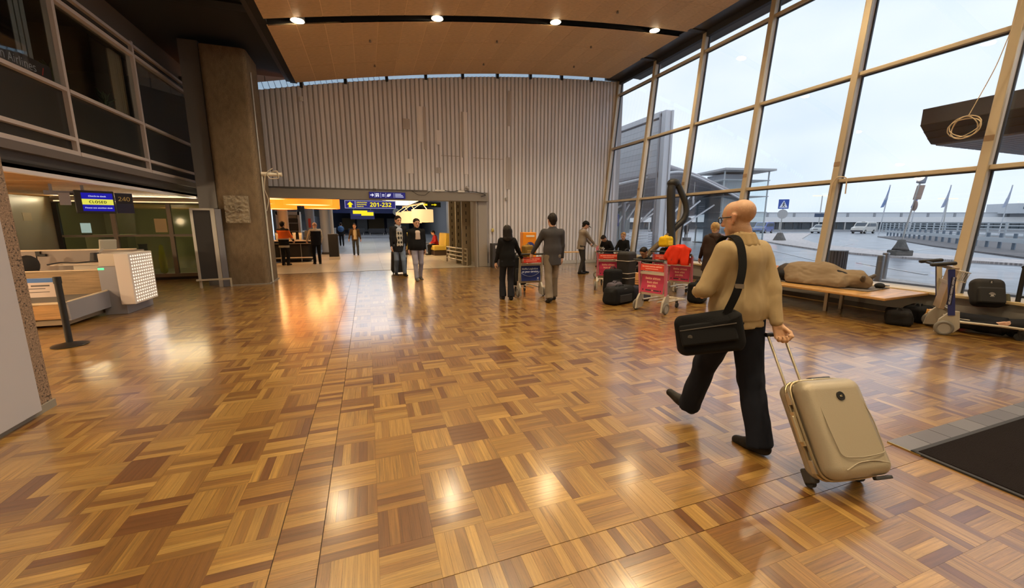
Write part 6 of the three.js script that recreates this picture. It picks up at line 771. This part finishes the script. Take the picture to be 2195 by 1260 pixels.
// ---------- luggage trolleys ----------
const adPink = text([['Soita sitten', 190, 62, 46, '#f1c9a4', 'center', 'bold'], ['kun olet', 190, 122, 46, '#f1c9a4'], ['perillä.', 190, 180, 46, '#f1c9a4']], 380, 290, '#b52a52', { draw: g => { g.fillStyle = '#3a1c2c'; g.fillRect(30, 236, 22, 26); for (const x of [86, 222]) g.fillRect(x, 240, 96, 22); g.fillStyle = '#d8a07a'; g.fillRect(190, 244, 24, 12); g.fillStyle = '#3a1c2c'; g.fillRect(328, 236, 22, 26); } });
const adRed = text([['HELSINKI-VANTAA AIRPORT', 200, 34, 26, '#ffd9c8']], 400, 100, '#d2371f', { draw: g => { g.fillStyle = '#f7b9a0'; g.fillRect(90, 64, 220, 10); } });
const adBlue = text([['Itella Logistics', 20, 62, 48, '#dfe6f6', 'left'], ['at your service.', 20, 118, 48, '#dfe6f6', 'left']], 400, 300, '#15296e', { draw: g => { g.strokeStyle = '#d4ddf2'; g.lineWidth = 5; g.beginPath(); g.arc(190, -60, 270, 0.5, 2.6); g.stroke(); g.fillStyle = '#fff'; for (const [x, y] of [[340, 244], [356, 244], [340, 260], [356, 260]]) { g.beginPath(); g.arc(x, y, 6, 0, 7); g.fill(); } g.font = '20px sans-serif'; g.fillText('Itella', 322, 290); } });
const adPurple = text([['Soita', 190, 66, 54, '#f2ecff'], ['sitten', 190, 130, 54, '#f2ecff'], ['perillä', 190, 194, 54, '#f2ecff']], 380, 290, '#9a6ac8');
function trolley(label, pos, deg, big, accent, small = adRed) {
  const t = T('luggage_trolley', label, 'trolley', [pos[0], 0, pos[1]], deg * RAD, 'luggage trolleys'), gm = M([0.50, 0.44, 0.34], 0.4, { metalness: 0.45 }), pl = M([0.42, 0.38, 0.31], 0.5, { metalness: 0.2 }), ac = M(accent, 0.5);
  for (const s of [-1, 1]) {
    P('upright', bar([s * 0.27, 0.14, 0.0], [s * 0.27, 0.97, -0.11], 0.035, 0.055), ac, t);
    P('wheel_guard', ext([[-0.16, 0.02], [-0.13, 0.2], [-0.03, 0.33], [0.05, 0.33], [0.08, 0.1], [0.03, 0.03]], 0.03, 0.006).rotateY(-PI / 2).scale(1, 1, 1).translate(s * 0.27 + 0.015, 0.02, 0), pl, t);
    const w = P('wheel', rot(new THREE.TorusGeometry(0.083, 0.024, 10, 26), 0, PI / 2).translate(s * 0.315, 0.107, -0.08), M([0.16, 0.145, 0.125], 0.7), t); P('hub', cy(0.065, 0.065, 0.03, s * 0.315, 0.107, -0.08, [0, 0, PI / 2]), M([0.3, 0.28, 0.25], 0.5), w);
    P('handle_arm', bar([s * 0.27, 0.96, -0.11], [s * 0.29, 1.0, -0.24], 0.04, 0.035), M([0.3, 0.29, 0.27], 0.5), t);
    P('platform_rail', tb([[s * 0.24, 0.20, 0.02], [s * 0.22, 0.19, 0.5], [s * 0.2, 0.16, 0.86], [s * 0.16, 0.15, 0.9]], 0.017, 16, 8), gm, t);
    P('inner_rail', rod([s * 0.09, 0.19, 0.0], [s * 0.09, 0.16, 0.8], 0.013, 8), gm, t);
    const c = P('caster', cy(0.05, 0.05, 0.03, s * 0.12, 0.05, 0.7, [0, 0, PI / 2]), rubber, t); P('fork', bar([s * 0.12, 0.05, 0.7], [s * 0.12, 0.16, 0.68], 0.05, 0.02), dark, c);
  }
  P('nose_bar', rod([-0.17, 0.15, 0.9], [0.17, 0.15, 0.9], 0.017, 8), gm, t); for (const g of [bx(0.54, 0.05, 0.03, 0, 0.34, -0.02), bx(0.54, 0.045, 0.03, 0, 0.745, -0.075), bx(0.4, 0.03, 0.04, 0, 0.17, 0.68)]) P('cross_bar', g, gm, t);
  P('handle', rod([-0.31, 1.0, -0.25], [0.31, 1.0, -0.25], 0.02, 10), black, t);
  const b = P('ad_board', bx(0.49, 0.36, 0.02, 0, 0.545, -0.052, [0.13, 0, 0]), M([0.3, 0.26, 0.22], 0.6), t), f = M('#ffffff', 0.55, { map: big });
  P('print', card(0.47, 0.35, 0, 0.545, -0.066, [-0.13, PI, 0]), f, b); P('print', card(0.47, 0.35, 0, 0.545, -0.038, [0.13, 0, 0]), f, b);
  if (small) { const r = P('top_board', bx(0.49, 0.13, 0.02, 0, 0.855, -0.10, [0.13, 0, 0]), M([0.45, 0.07, 0.04], 0.5), t); P('print', card(0.48, 0.12, 0, 0.855, -0.113, [-0.13, PI, 0]), M('#ffffff', 0.55, { map: small }), r); }
  P('basket', [tb([[-0.24, 0.94, -0.08], [-0.24, 0.9, 0.1], [0.24, 0.9, 0.1], [0.24, 0.94, -0.08]], 0.006, 30, 5), tb([[-0.24, 0.8, -0.07], [-0.22, 0.76, 0.07], [0.22, 0.76, 0.07], [0.24, 0.8, -0.07]], 0.006, 30, 5), ...Array.from({ length: 8 }, (_, k) => rod([-0.21 + k * 0.06, 0.9, 0.1], [-0.2 + k * 0.057, 0.76, 0.07], 0.004, 5))], gm, t);
  return t;
}
const pinkA = [0.52, 0.14, 0.20], gA = [0.42, 0.38, 0.30];
trolley('empty luggage trolley with pink advert nearest to the camera', [5.12, -6.2], 110, adPink, pinkA);
trolley('trolley with blue logistics advert pushed by the couple', [3.5, -8.55], 178, adBlue, gA, adRed);
trolley('trolley with lilac advert held by the man in the cap', [6.9, -10.95], 55, adPurple, pinkA);
trolley('pink trolley behind the upright black suitcase', [5.75, -8.75], 150, adPink, pinkA);
trolley('pink trolley carrying the yellow bag, behind the empty one', [7.0, -8.12], 128, adPink, pinkA);
trolley('pink trolley with the red jacket over its handle', [6.78, -7.32], 115, adPink, pinkA);
{ const t = trolley('bare steel trolley with blue column strip at the right edge', [8.5, -3.45], 36, adBlue, M([0.5, 0.46, 0.36]).color.toArray(), null);
  t.scale.setScalar(1.06); for (const c of [...t.children]) if (c.name === 'ad_board') t.remove(c);
  P('column', bx(0.30, 0.62, 0.06, 0, 0.66, -0.06, [0.13, 0, 0], 0.01), M([0.42, 0.31, 0.21], 0.4, { metalness: 0.4 }), t); P('blue_strip', bx(0.02, 0.66, 0.07, 0.292, 0.62, -0.065, [-0.13, 0, 0]), M([0.02, 0.03, 0.14], 0.4), t); P('blue_strip', bx(0.02, 0.66, 0.07, -0.292, 0.62, -0.065, [-0.13, 0, 0]), M([0.02, 0.03, 0.14], 0.4), t); for (const s of [-1, 1]) P('grip', bx(0.1, 0.05, 0.26, s * 0.3, 1.02, -0.2, [-0.15, 0, 0], 0.02), black, t);
  P('lettering', place(new THREE.PlaneGeometry(0.05, 0.4), -0.303, 0.64, -0.07, [0, -PI / 2, 0]), M('#ffffff', 0.5, { map: tex(32, 256, g => { g.fillStyle = '#0c1030'; g.fillRect(0, 0, 32, 256); g.save(); g.translate(16, 250); g.rotate(-PI / 2); g.fillStyle = '#c8ccdc'; g.font = 'bold 20px sans-serif'; g.textBaseline = 'middle'; g.fillText('HELSINKI-VANTAA AIRPORT', 0, 0); g.restore(); }) }), t); }

// ---------- luggage ----------
{ // champagne hard-shell case
  const t = T('suitcase', 'champagne hard-shell rolling suitcase pulled by the bald man', 'suitcase', [2.775, 0.035, -1.49], -10 * RAD); t.rotation.order = 'YXZ'; t.rotation.x = -33 * RAD;
  const sh = M([0.37, 0.315, 0.225], 0.42, { metalness: 0.2, bumpMap: bumpy, bumpScale: 0.0006 }), W = 0.45, H = 0.60;
  const shell = (z0, z1, bulge) => { const g = new RoundedBoxGeometry(W, H, z1 - z0, 8, 0.075), p = g.attributes.position; for (let i = 0; i < p.count; i++) { const x = p.getX(i) / (W / 2), y = p.getY(i) / (H / 2), f = (p.getZ(i) / (z1 - z0) + 0.5); const k = bulge > 0 ? f : 1 - f; p.setZ(i, p.getZ(i) + bulge * k * (1 - x * x * 0.8) * (1 - y * y * 0.7)); } g.computeVertexNormals(); return g.translate(0, H / 2 + 0.02, (z0 + z1) / 2); };
  P('front_shell', shell(0.095, 0.24, 0.018), sh, t); P('back_shell', shell(-0.01, 0.125, -0.006), sh, t);
  const rim = (z, k) => tb([[-W / 2 - k, 0.12, z], [-W / 2 - k, H - 0.06, z], [-W / 2 + 0.06, H + 0.02 + k, z], [W / 2 - 0.06, H + 0.02 + k, z], [W / 2 + k, H - 0.06, z], [W / 2 + k, 0.1, z], [W / 2 - 0.06, 0.02 - k, z], [-W / 2 + 0.06, 0.02 - k, z]], 0.009, 90, 8, true);
  P('frame', [rim(0.085, 0.002), rim(0.125, 0.002)], M([0.52, 0.43, 0.27], 0.3, { metalness: 0.8 }), t);
  const ridge = []; { const s = 0.003; ridge.push(tb([[-W / 2 + 0.07, H - 0.02, 0.235], [-W / 2 + 0.062, 0.3, 0.254], [-W / 2 + 0.075, 0.17, 0.254], [-W / 2 + 0.11, 0.145, 0.256], [0, 0.138, 0.262], [W / 2 - 0.08, 0.148, 0.254], [W / 2 - 0.055, 0.18, 0.25], [W / 2 - 0.05, 0.35, 0.25], [W / 2 - 0.07, H - 0.02, 0.235]], s, 80, 6)); ridge.push(tb([[-0.14, 0.075, 0.243], [-0.05, 0.108, 0.252], [0.06, 0.112, 0.252], [0.17, 0.09, 0.243]], 0.004, 30, 6)); } P('moulded_ridge', ridge, sh, t);
  const lg = P('emblem', cy(0.028, 0.028, 0.008, 0.01, H - 0.10, 0.25, [PI / 2, 0, 0]).scale(1, 1, 1), M([0.02, 0.02, 0.02], 0.3), t, 'oval black emblem with a monogram'); P('monogram', card(0.036, 0.022, 0.01, H - 0.10, 0.2545), M('#fff', 0.4, { map: text([], 64, 40, '#0a0a0a', { draw: g => { g.fillStyle = '#c9b98a'; g.fillRect(18, 10, 5, 20); g.fillRect(28, 10, 5, 20); g.fillRect(38, 10, 10, 5); g.fillRect(38, 24, 10, 5); } }) }), lg);
  P('carry_handle', [bx(0.03, 0.17, 0.028, -W / 2 - 0.025, 0.33, 0.105, null, 0.01), bx(0.03, 0.03, 0.03, -W / 2 - 0.01, 0.42, 0.105), bx(0.03, 0.03, 0.03, -W / 2 - 0.01, 0.24, 0.105)], M([0.62, 0.52, 0.34], 0.3, { metalness: 0.7 }), t);
  for (const y of [0.10, 0.52]) P('latch', bx(0.015, 0.08, 0.035, -W / 2 - 0.008, y, 0.105, null, 0.004), chrome, t);
  for (const x of [-0.185, 0.185]) { const w = P('wheel', cy(0.032, 0.032, 0.03, x, 0.005, -0.01, [0, 0, PI / 2]), rubber, t); P('wheel_housing', bx(0.06, 0.09, 0.08, x, 0.045, 0.005, null, 0.015), M([0.06, 0.055, 0.05], 0.6), t); }
  P('foot', bx(0.12, 0.02, 0.03, 0.13, 0.008, 0.2, null, 0.006), dark, t);
  for (const x of [-0.155, -0.025]) P('telescopic_rod', rod([x, H - 0.05, 0.03], [x, H + 0.385, 0.03], 0.009, 10), M([0.66, 0.58, 0.42], 0.3, { metalness: 0.7 }), t);
  P('pull_grip', rod([-0.17, H + 0.385, 0.03], [-0.01, H + 0.385, 0.03], 0.016, 12), black, t); P('top_grip', bx(0.16, 0.025, 0.05, 0.06, H + 0.035, 0.09, null, 0.01), dark, t);
}
const soft = (name, label, pos, ry, w, h, d, c, o = {}) => { // soft bag: lumpy rounded body, straps, zip, handles
  const t = T(name, label, o.cat ?? 'bag', pos, ry), m = M(c, 0.85, { specularIntensity: 0.35 }), g = new RoundedBoxGeometry(w, h, d, 6, Math.min(w, h, d) * 0.28), p = g.attributes.position; for (let i = 0; i < p.count; i++) { const x = p.getX(i), y = p.getY(i), z = p.getZ(i), n = 0.02 * noise.noise(x * 9 + pos[0] * 7, y * 9, z * 9 + pos[2] * 3), s = 1 + n * 2.5 - (y > 0 ? 0.10 * (o.sag ?? 0.6) * y / h : 0); p.setXYZ(i, x * s, y + (y > 0 ? n : 0), z * s); } g.computeVertexNormals();
  P('body', g.translate(0, h / 2, 0), m, t); P('zip', tb([[-w * 0.42, h * 0.86, d * 0.36], [0, h * 0.9, d * 0.42], [w * 0.42, h * 0.86, d * 0.36]], 0.006, 16, 5), M([0.10, 0.10, 0.10], 0.5), t); P('pocket', bx(w * 0.55, h * 0.45, 0.03, 0, h * 0.36, d * 0.49, null, 0.014), M(c.map(v => v * 1.35 + 0.003), 0.85), t);
  for (const s of [-1, 1]) P('handle', tb([[-w * 0.16, h * 0.92, s * d * 0.12], [-w * 0.1, h * 1.08, s * d * 0.08], [w * 0.1, h * 1.08, s * d * 0.08], [w * 0.16, h * 0.92, s * d * 0.12]], 0.011, 18, 6), M(c.map(v => v * 1.5 + 0.004), 0.8), t); return t;
};
soft('duffel_bag', 'large black duffel bag lying in front of the luggage group', [4.98, 0, -7.12], 0.34, 0.76, 0.36, 0.36, [0.010, 0.010, 0.011]);
soft('suitcase', 'upright black soft suitcase between the pink trolleys', [5.5, 0, -8.15], 0.1, 0.42, 0.60, 0.28, [0.011, 0.011, 0.012], { cat: 'suitcase', sag: 0.1 });
soft('blue_bag', 'dark blue-grey soft bag under the paper carrier', [5.62, 0, -7.22], 0.3, 0.44, 0.34, 0.28, [0.035, 0.036, 0.055]);
soft('rag_bundle', 'rumpled grey-purple bag behind the black duffel', [5.2, 0, -7.62], 0.6, 0.46, 0.36, 0.24, [0.07, 0.06, 0.075]);
{ const t = T('tall_suitcase', 'tall black case with pale stripes beside the pink trolley', 'suitcase', [5.98, 0, -8.3], 0.35); P('body', bx(0.40, 0.98, 0.36, 0, 0.51, 0, null, 0.08), M([0.016, 0.014, 0.013], 0.8), t); for (const y of [0.36, 0.48, 0.78]) P('stripe', bx(0.408, 0.014, 0.368, 0, y, 0, null, 0.006), M([0.55, 0.48, 0.4], 0.6), t); P('top_handle', tb([[-0.08, 0.99, 0], [-0.05, 1.05, 0], [0.05, 1.05, 0], [0.08, 0.99, 0]], 0.014, 14, 6), black, t); for (const x of [-0.15, 0.15]) P('wheel', cy(0.03, 0.03, 0.03, x, 0.03, -0.12, [0, 0, PI / 2]), rubber, t); }
{ const t = T('paper_bag', 'orange-brown paper carrier bag with white handles', 'bag', [5.62, 0.36, -7.22], 0.3); P('body', bx(0.30, 0.26, 0.13, 0, 0.13, 0, null, 0.006), M([0.62, 0.30, 0.11], 0.7), t); P('band', [bx(0.302, 0.012, 0.132, 0, 0.09, 0), bx(0.302, 0.012, 0.132, 0, 0.05, 0)], M([0.18, 0.06, 0.03], 0.7), t); for (const x of [-0.07, 0.07]) P('handle', tb([[x - 0.035, 0.26, 0.05], [x - 0.03, 0.36, 0.05], [x + 0.03, 0.36, 0.05], [x + 0.035, 0.26, 0.05]], 0.008, 16, 6), white, t); }
{ const t = soft('yellow_bag', 'yellow plastic bag on top of the pink trolley', [7.05, 1.10, -8.2], 0.4, 0.40, 0.26, 0.24, [0.72, 0.45, 0.01], { sag: 1.6 }); const b = soft('dark_bag', 'black bag under the yellow plastic bag', [7.2, 0.21, -8.28], 0.4, 0.44, 0.86, 0.3, [0.014, 0.014, 0.018]); }
{ // red jacket draped over a trolley handle
  const b = [[[-0.2, 0.04, 0.0], [0.2, 0.05, 0], 0.10, 0.11], [[-0.18, 0.02, -0.1], [-0.24, -0.25, -0.15], 0.15, 0.14, [0, 0, 1], 2.6], [[0.08, 0.02, -0.11], [0.1, -0.24, -0.16], 0.16, 0.15, [0, 0, 1], 2.6], [[0.2, 0.04, -0.08], [0.3, -0.15, -0.1], 0.10, 0.07], [[0.0, 0.02, 0.1], [0.05, -0.2, 0.14], 0.2, 0.18, [0, 0, 1], 2.6]], f = field(b, 0.06);
  const t = T('red_jacket', 'bright red jacket draped over the trolley handle', 'jacket', [6.62, 1.04, -7.24], 115 * RAD); t.scale.setScalar(0.85); P('cloth', nets(boundsOf(b), 0.012, (x, y, z) => f(x, y, z) + 0.03 * noise.noise(x * 11, y * 5, z * 11), (x, y, z) => [0.62, 0.035, 0.012]), cloth(0.8), t); P('strap', bar([0.08, 0.14, -0.1], [0.13, -0.22, -0.2], 0.06, 0.02), M([0.05, 0.03, 0.02], 0.8), t); }
soft('backpack', 'black backpack on the floor by the woman in brown', [6.62, 0, -6.62], 0.4, 0.40, 0.44, 0.32, [0.008, 0.008, 0.009], { cat: 'backpack' });
soft('holdall', 'brown holdall on the lilac trolley platform', [7.25, 0.21, -10.72], 0.9, 0.5, 0.34, 0.3, [0.06, 0.035, 0.025]);
soft('suitcase', 'black case riding on the blue trolley', [3.36, 0.21, -8.98], 0.0, 0.42, 0.72, 0.28, [0.010, 0.010, 0.010], { cat: 'suitcase', sag: 0.1 });
{ const t = T('carry_case', 'black wheeled case towed by the man in the argyle vest', 'suitcase', [0.92, 0, -14.15], 0.15); t.rotation.order = 'YXZ'; t.rotation.x = 0.3; P('body', bx(0.5, 0.72, 0.26, 0, 0.42, 0, null, 0.05), M([0.012, 0.012, 0.013], 0.7), t); P('tag', bx(0.05, 0.09, 0.006, 0.19, 0.66, 0.135), white, t); for (const x of [-0.18, 0.18]) { P('wheel', cy(0.04, 0.04, 0.03, x, 0.03, 0, [0, 0, PI / 2]), rubber, t); P('pull_rod', rod([x * 0.4, 0.76, -0.08], [x * 0.4, 1.0, -0.06], 0.01, 8), alu, t); } }
{ // mustard rucksack dangling from the couple's trolley
  soft('brown_bag', 'tan leather bag perched on the blue trolley', [3.42, 0.93, -8.5], 0.2, 0.26, 0.26, 0.16, [0.22, 0.13, 0.03]); }
// ---------- kiosk, bins, bench ----------
{ const t = T('mail_box', 'orange post box with blue round emblem by the ribbed wall', 'post box', [5.05, 0, -12.5], -0.12), om = M([0.80, 0.27, 0.012], 0.4); P('body', bx(0.46, 0.98, 0.40, 0, 0.90, 0, null, 0.02), om, t); P('stand', bx(0.2, 0.45, 0.2, 0, 0.225, -0.02), M([0.3, 0.12, 0.02], 0.5), t); P('slot_panel', bx(0.28, 0.06, 0.02, 0.02, 1.27, 0.2), M([0.72, 0.66, 0.56], 0.5), t); P('emblem', cy(0.145, 0.145, 0.008, 0.02, 0.93, 0.203, [PI / 2, 0, 0], 32), M([0.03, 0.05, 0.26], 0.5), t); P('emblem_print', card(0.2, 0.1, 0.02, 0.93, 0.2085), M('#fff', 0.5, { map: text([], 128, 64, '#1b2566', { draw: g => { g.fillStyle = '#aab6e8'; g.fillRect(24, 10, 80, 9); g.fillRect(34, 28, 60, 8); g.fillRect(40, 46, 52, 8); } }) }), t); P('knob', cy(0.02, 0.02, 0.1, 0.1, 1.43, 0), M([0.7, 0.5, 0.3], 0.5), t); }
{ const t = T('grey_cabinet', 'low dark grey cabinet standing against the ribbed wall', 'cabinet', [4.72, 0, -14.85]); P('body', bx(0.52, 0.92, 0.36, 0, 0.46, 0, null, 0.01), M([0.05, 0.047, 0.05], 0.5), t); P('label_plate', bx(0.1, 0.12, 0.006, -0.1, 0.79, 0.183), M([0.6, 0.6, 0.62], 0.5), t); P('door_seam', bx(0.006, 0.8, 0.004, 0.12, 0.45, 0.182), black, t); }
{ const t = T('wooden_bench', 'wide wooden bench platform with steel legs by the glass', 'bench', [8.5, 0, -5.6], 0.06); P('top', bx(1.4, 0.045, 3.2, 0, 0.45, 0, null, 0.012), M([0.62, 0.36, 0.13], 0.35, { map: grainMap }), t); for (const z of [-1.2, 0.5]) for (const x of [-0.22, 0.28]) P('leg', bx(0.055, 0.43, 0.055, x, 0.215, z), M([0.36, 0.3, 0.22], 0.4, { metalness: 0.5 }), t); P('rail', [bx(0.05, 0.05, 2.4, -0.22, 0.40, -0.2), bx(0.05, 0.05, 2.4, 0.28, 0.40, -0.2)], steel, t);
  const p = one('sleeping_mat', bx(0.86, 0.012, 2.5, 0, 0, 0, null, 0.004), M([0.16, 0.135, 0.12], 0.9), 'thin grey-brown blanket laid on the bench under the sleeper', 'blanket', [8.6, 0.482, -5.75], 0.14);
  const q = one('baseball_hat', [sp(0.08, 0, 0.0, 0, [1, 0.7, 1]), bx(0.1, 0.01, 0.1, 0.06, 0.005, 0.05)], M([0.01, 0.01, 0.01], 0.8), 'small black cap on the bench beside the sleeper\'s feet', 'hat', [8.98, 0.53, -4.62]); }
{ // dark bags and backpack by the right-hand trolley
  soft('camera_bag', 'black bag with straps at the end of the bench', [8.42, 0, -4.0], 0.5, 0.5, 0.24, 0.34, [0.014, 0.013, 0.013]); soft('black_rucksack', 'black rucksack on the floor behind the steel trolley', [8.95, 0, -3.62 - 0.38], 0.2, 0.46, 0.28, 0.32, [0.010, 0.010, 0.011], { cat: 'backpack' });
  soft('black_holdall', 'black holdall in front of the person lying down', [9.05, 0, -1.98], 0.4, 0.5, 0.22, 0.3, [0.009, 0.009, 0.010]);
  const t = T('backpack', 'black backpack with white crest propped on the window sill', 'backpack', [9.2, 0.37, -3.28], -0.75); t.scale.setScalar(0.92); t.rotation.order = 'YXZ'; t.rotation.x = -0.35; P('body', bx(0.42, 0.50, 0.24, 0, 0.25, 0, null, 0.1), M([0.016, 0.014, 0.013], 0.8), t); P('front_pocket', bx(0.34, 0.28, 0.08, -0.02, 0.18, 0.14, null, 0.035), M([0.012, 0.011, 0.011], 0.8), t); P('side_pocket', bx(0.06, 0.2, 0.18, 0.22, 0.14, 0, null, 0.025), M([0.10, 0.095, 0.06], 0.8), t); P('crest', card(0.12, 0.10, -0.03, 0.19, 0.1815), M('#fff', 0.7, { map: tex(96, 80, g => { g.fillStyle = '#100e0e'; g.fillRect(0, 0, 96, 80); g.fillStyle = '#b8b0a8'; for (let k = 0; k < 7; k++) { g.beginPath(); g.moveTo(48, 48); g.lineTo(48 + 34 * Math.cos(-2.9 + k * 0.45), 44 + 34 * Math.sin(-2.9 + k * 0.45)); g.lineTo(48 + 34 * Math.cos(-2.7 + k * 0.45), 44 + 34 * Math.sin(-2.7 + k * 0.45)); g.fill(); } g.fillRect(34, 46, 28, 14); g.fillRect(26, 66, 44, 5); }) }), t); P('logo', card(0.05, 0.06, 0.0, 0.42, 0.1215), M('#fff', 0.7, { map: text([['Z', 20, 26, 34, '#c0b8b0']], 40, 48, '#14110f') }), t); for (const s of [-1, 1]) P('strap', tb([[s * 0.1, 0.46, -0.1], [s * 0.13, 0.3, -0.2], [s * 0.12, 0.08, -0.12]], 0.02, 16, 6), black, t);
  const r = T('steel_barrier', 'black tubular barrier frame at the right edge of the window', 'barrier', [9.42, 0.49, -3.02], -PI / 2); P('frame', tb([[-0.02, 0, 0.05], [-0.02, 0.50, 0.05], [0.02, 0.56, 0.05], [1.0, 0.56, 0.05], [1.04, 0.50, 0.05], [1.04, 0, 0.05]], 0.028, 60, 10), black, r); P('inner_bar', [rod([0.07, 0.02, 0.05], [0.07, 0.54, 0.05], 0.018, 8), rod([0.0, 0.08, 0.05], [1.04, 0.08, 0.05], 0.018, 8)], black, r);
  const c = one('red_cloth', sp(0.11, 0, 0.06, 0, [1.2, 0.6, 1]), M([0.32, 0.02, 0.03], 0.9), 'crumpled dark red cloth by the lying person\'s head', 'cloth', [9.28, 0.0, -3.62]);
}
{ // bent black sculpture
  const t = T('tree_sculpture', 'black bent-trunk sculpture rising beside the window mullions', 'sculpture'), m = M([0.018, 0.015, 0.012], 0.55, { bumpMap: bumpy, bumpScale: 0.006 });
  P('trunk', tb([[8.98, 0, -10.0], [9.01, 0.5, -10.14], [9.03, 1.08, -10.25], [9.05, 1.66, -10.35], [9.08, 2.24, -10.44], [9.10, 2.7, -10.5], [9.16, 2.93, -10.53]], 0.13, 60, 12), m, t); P('loop', tb([[9.16, 2.93, -10.53], [9.32, 2.88, -10.47], [9.42, 2.61, -10.38], [9.52, 2.29, -10.28], [9.52, 2.01, -10.23], [9.42, 1.78, -10.23], [9.18, 1.56, -10.28], [9.02, 1.37, -10.31]], 0.095, 70, 12), m, t); P('top_knob', sp(0.18, 9.2, 2.93, -10.53, [1.15, 0.85, 1]), m, t); P('low_branch', tb([[9.02, 1.37, -10.31], [8.77, 1.14, -10.35], [8.42, 0.84, -10.4], [8.2, 0.6, -10.42]], 0.085, 30, 12), M([0.10, 0.065, 0.03], 0.6), t);
  const p = T('cable_coil', 'loose coil of pale cable hanging on the big mullion', 'cable'), cm = M([0.62, 0.50, 0.33], 0.6), gx = GX(3.3) - 0.2; const loop = []; for (let k = 0; k <= 60; k++) { const a = k * 0.42, r = 0.16 + 0.025 * Math.sin(k * 0.7); loop.push([gx - 0.03 + 0.02 * Math.sin(k), 3.28 + r * Math.sin(a), -4.12 + r * 1.15 * Math.cos(a)]); } P('coil', tb(loop, 0.008, 300, 6), cm, p); P('drop', tb([[GX(7.2) - 0.2, 7.2, -3.75], [GX(5.2) - 0.2, 5.2, -3.8], [GX(4.2) - 0.2, 4.2, -3.92], [gx - 0.02, 3.45, -4.1]], 0.007, 40, 6), cm, p);
  const e = one('cable_loop', tb([[GX(2.4) - 0.14, 2.05, -6.1], [GX(2.5) - 0.16, 2.5, -6.08], [GX(2.6) - 0.18, 2.66, -5.98], [GX(2.6) - 0.16, 2.62, -5.82], [GX(2.4) - 0.14, 2.3, -5.8]], 0.012, 40, 6), cm, 'short pale cable loop on the mullion behind the bald man', 'cable');
}
{ // entrance mat with its grey tile edging
  const t = T('floor_mat', 'black ribbed entrance mat at the lower right', 'mat', [5.55, 0, -0.2]); P('carpet', bx(3.6, 0.016, 2.66, 0, 0.010, 0, null, 0.004), M([0.014, 0.011, 0.011], 0.95, { specularIntensity: 0.1, bumpMap: rep(bumpy, 10, 8), bumpScale: 0.01 }), t); P('rubber_edge', [bx(0.03, 0.012, 2.72, -1.815, 0.007, 0), bx(3.66, 0.012, 0.03, 0, 0.007, -1.345)], M([0.02, 0.018, 0.018], 0.6), t);
  const g = S('trim_6', 'row of grey stone tiles edging the entrance mat'); for (let k = 0; k < 22; k++) P('tile', bx(0.262, 0.006, 0.15, 3.86 + k * 0.268, 0.004, -1.632), M(k % 3 ? [0.11, 0.10, 0.105] : [0.14, 0.13, 0.135], 0.35), g); P('brass_strip', bx(0.012, 0.008, 0.2, 3.72, 0.004, -1.6), M([0.5, 0.36, 0.12], 0.3, { metalness: 0.8 }), g);
}
{ const t = T('wall_table', 'thin wooden ledge table behind the man in the cap', 'table', [6.75, 0, -12.9]); P('top', bx(0.9, 0.03, 0.3, 0, 0.66, 0), M([0.6, 0.36, 0.15], 0.5), t); for (const x of [-0.38, 0.38]) P('leg', rod([x, 0, 0], [x, 0.65, 0], 0.02, 8), alu, t); }
renderer.render(scene, camera);
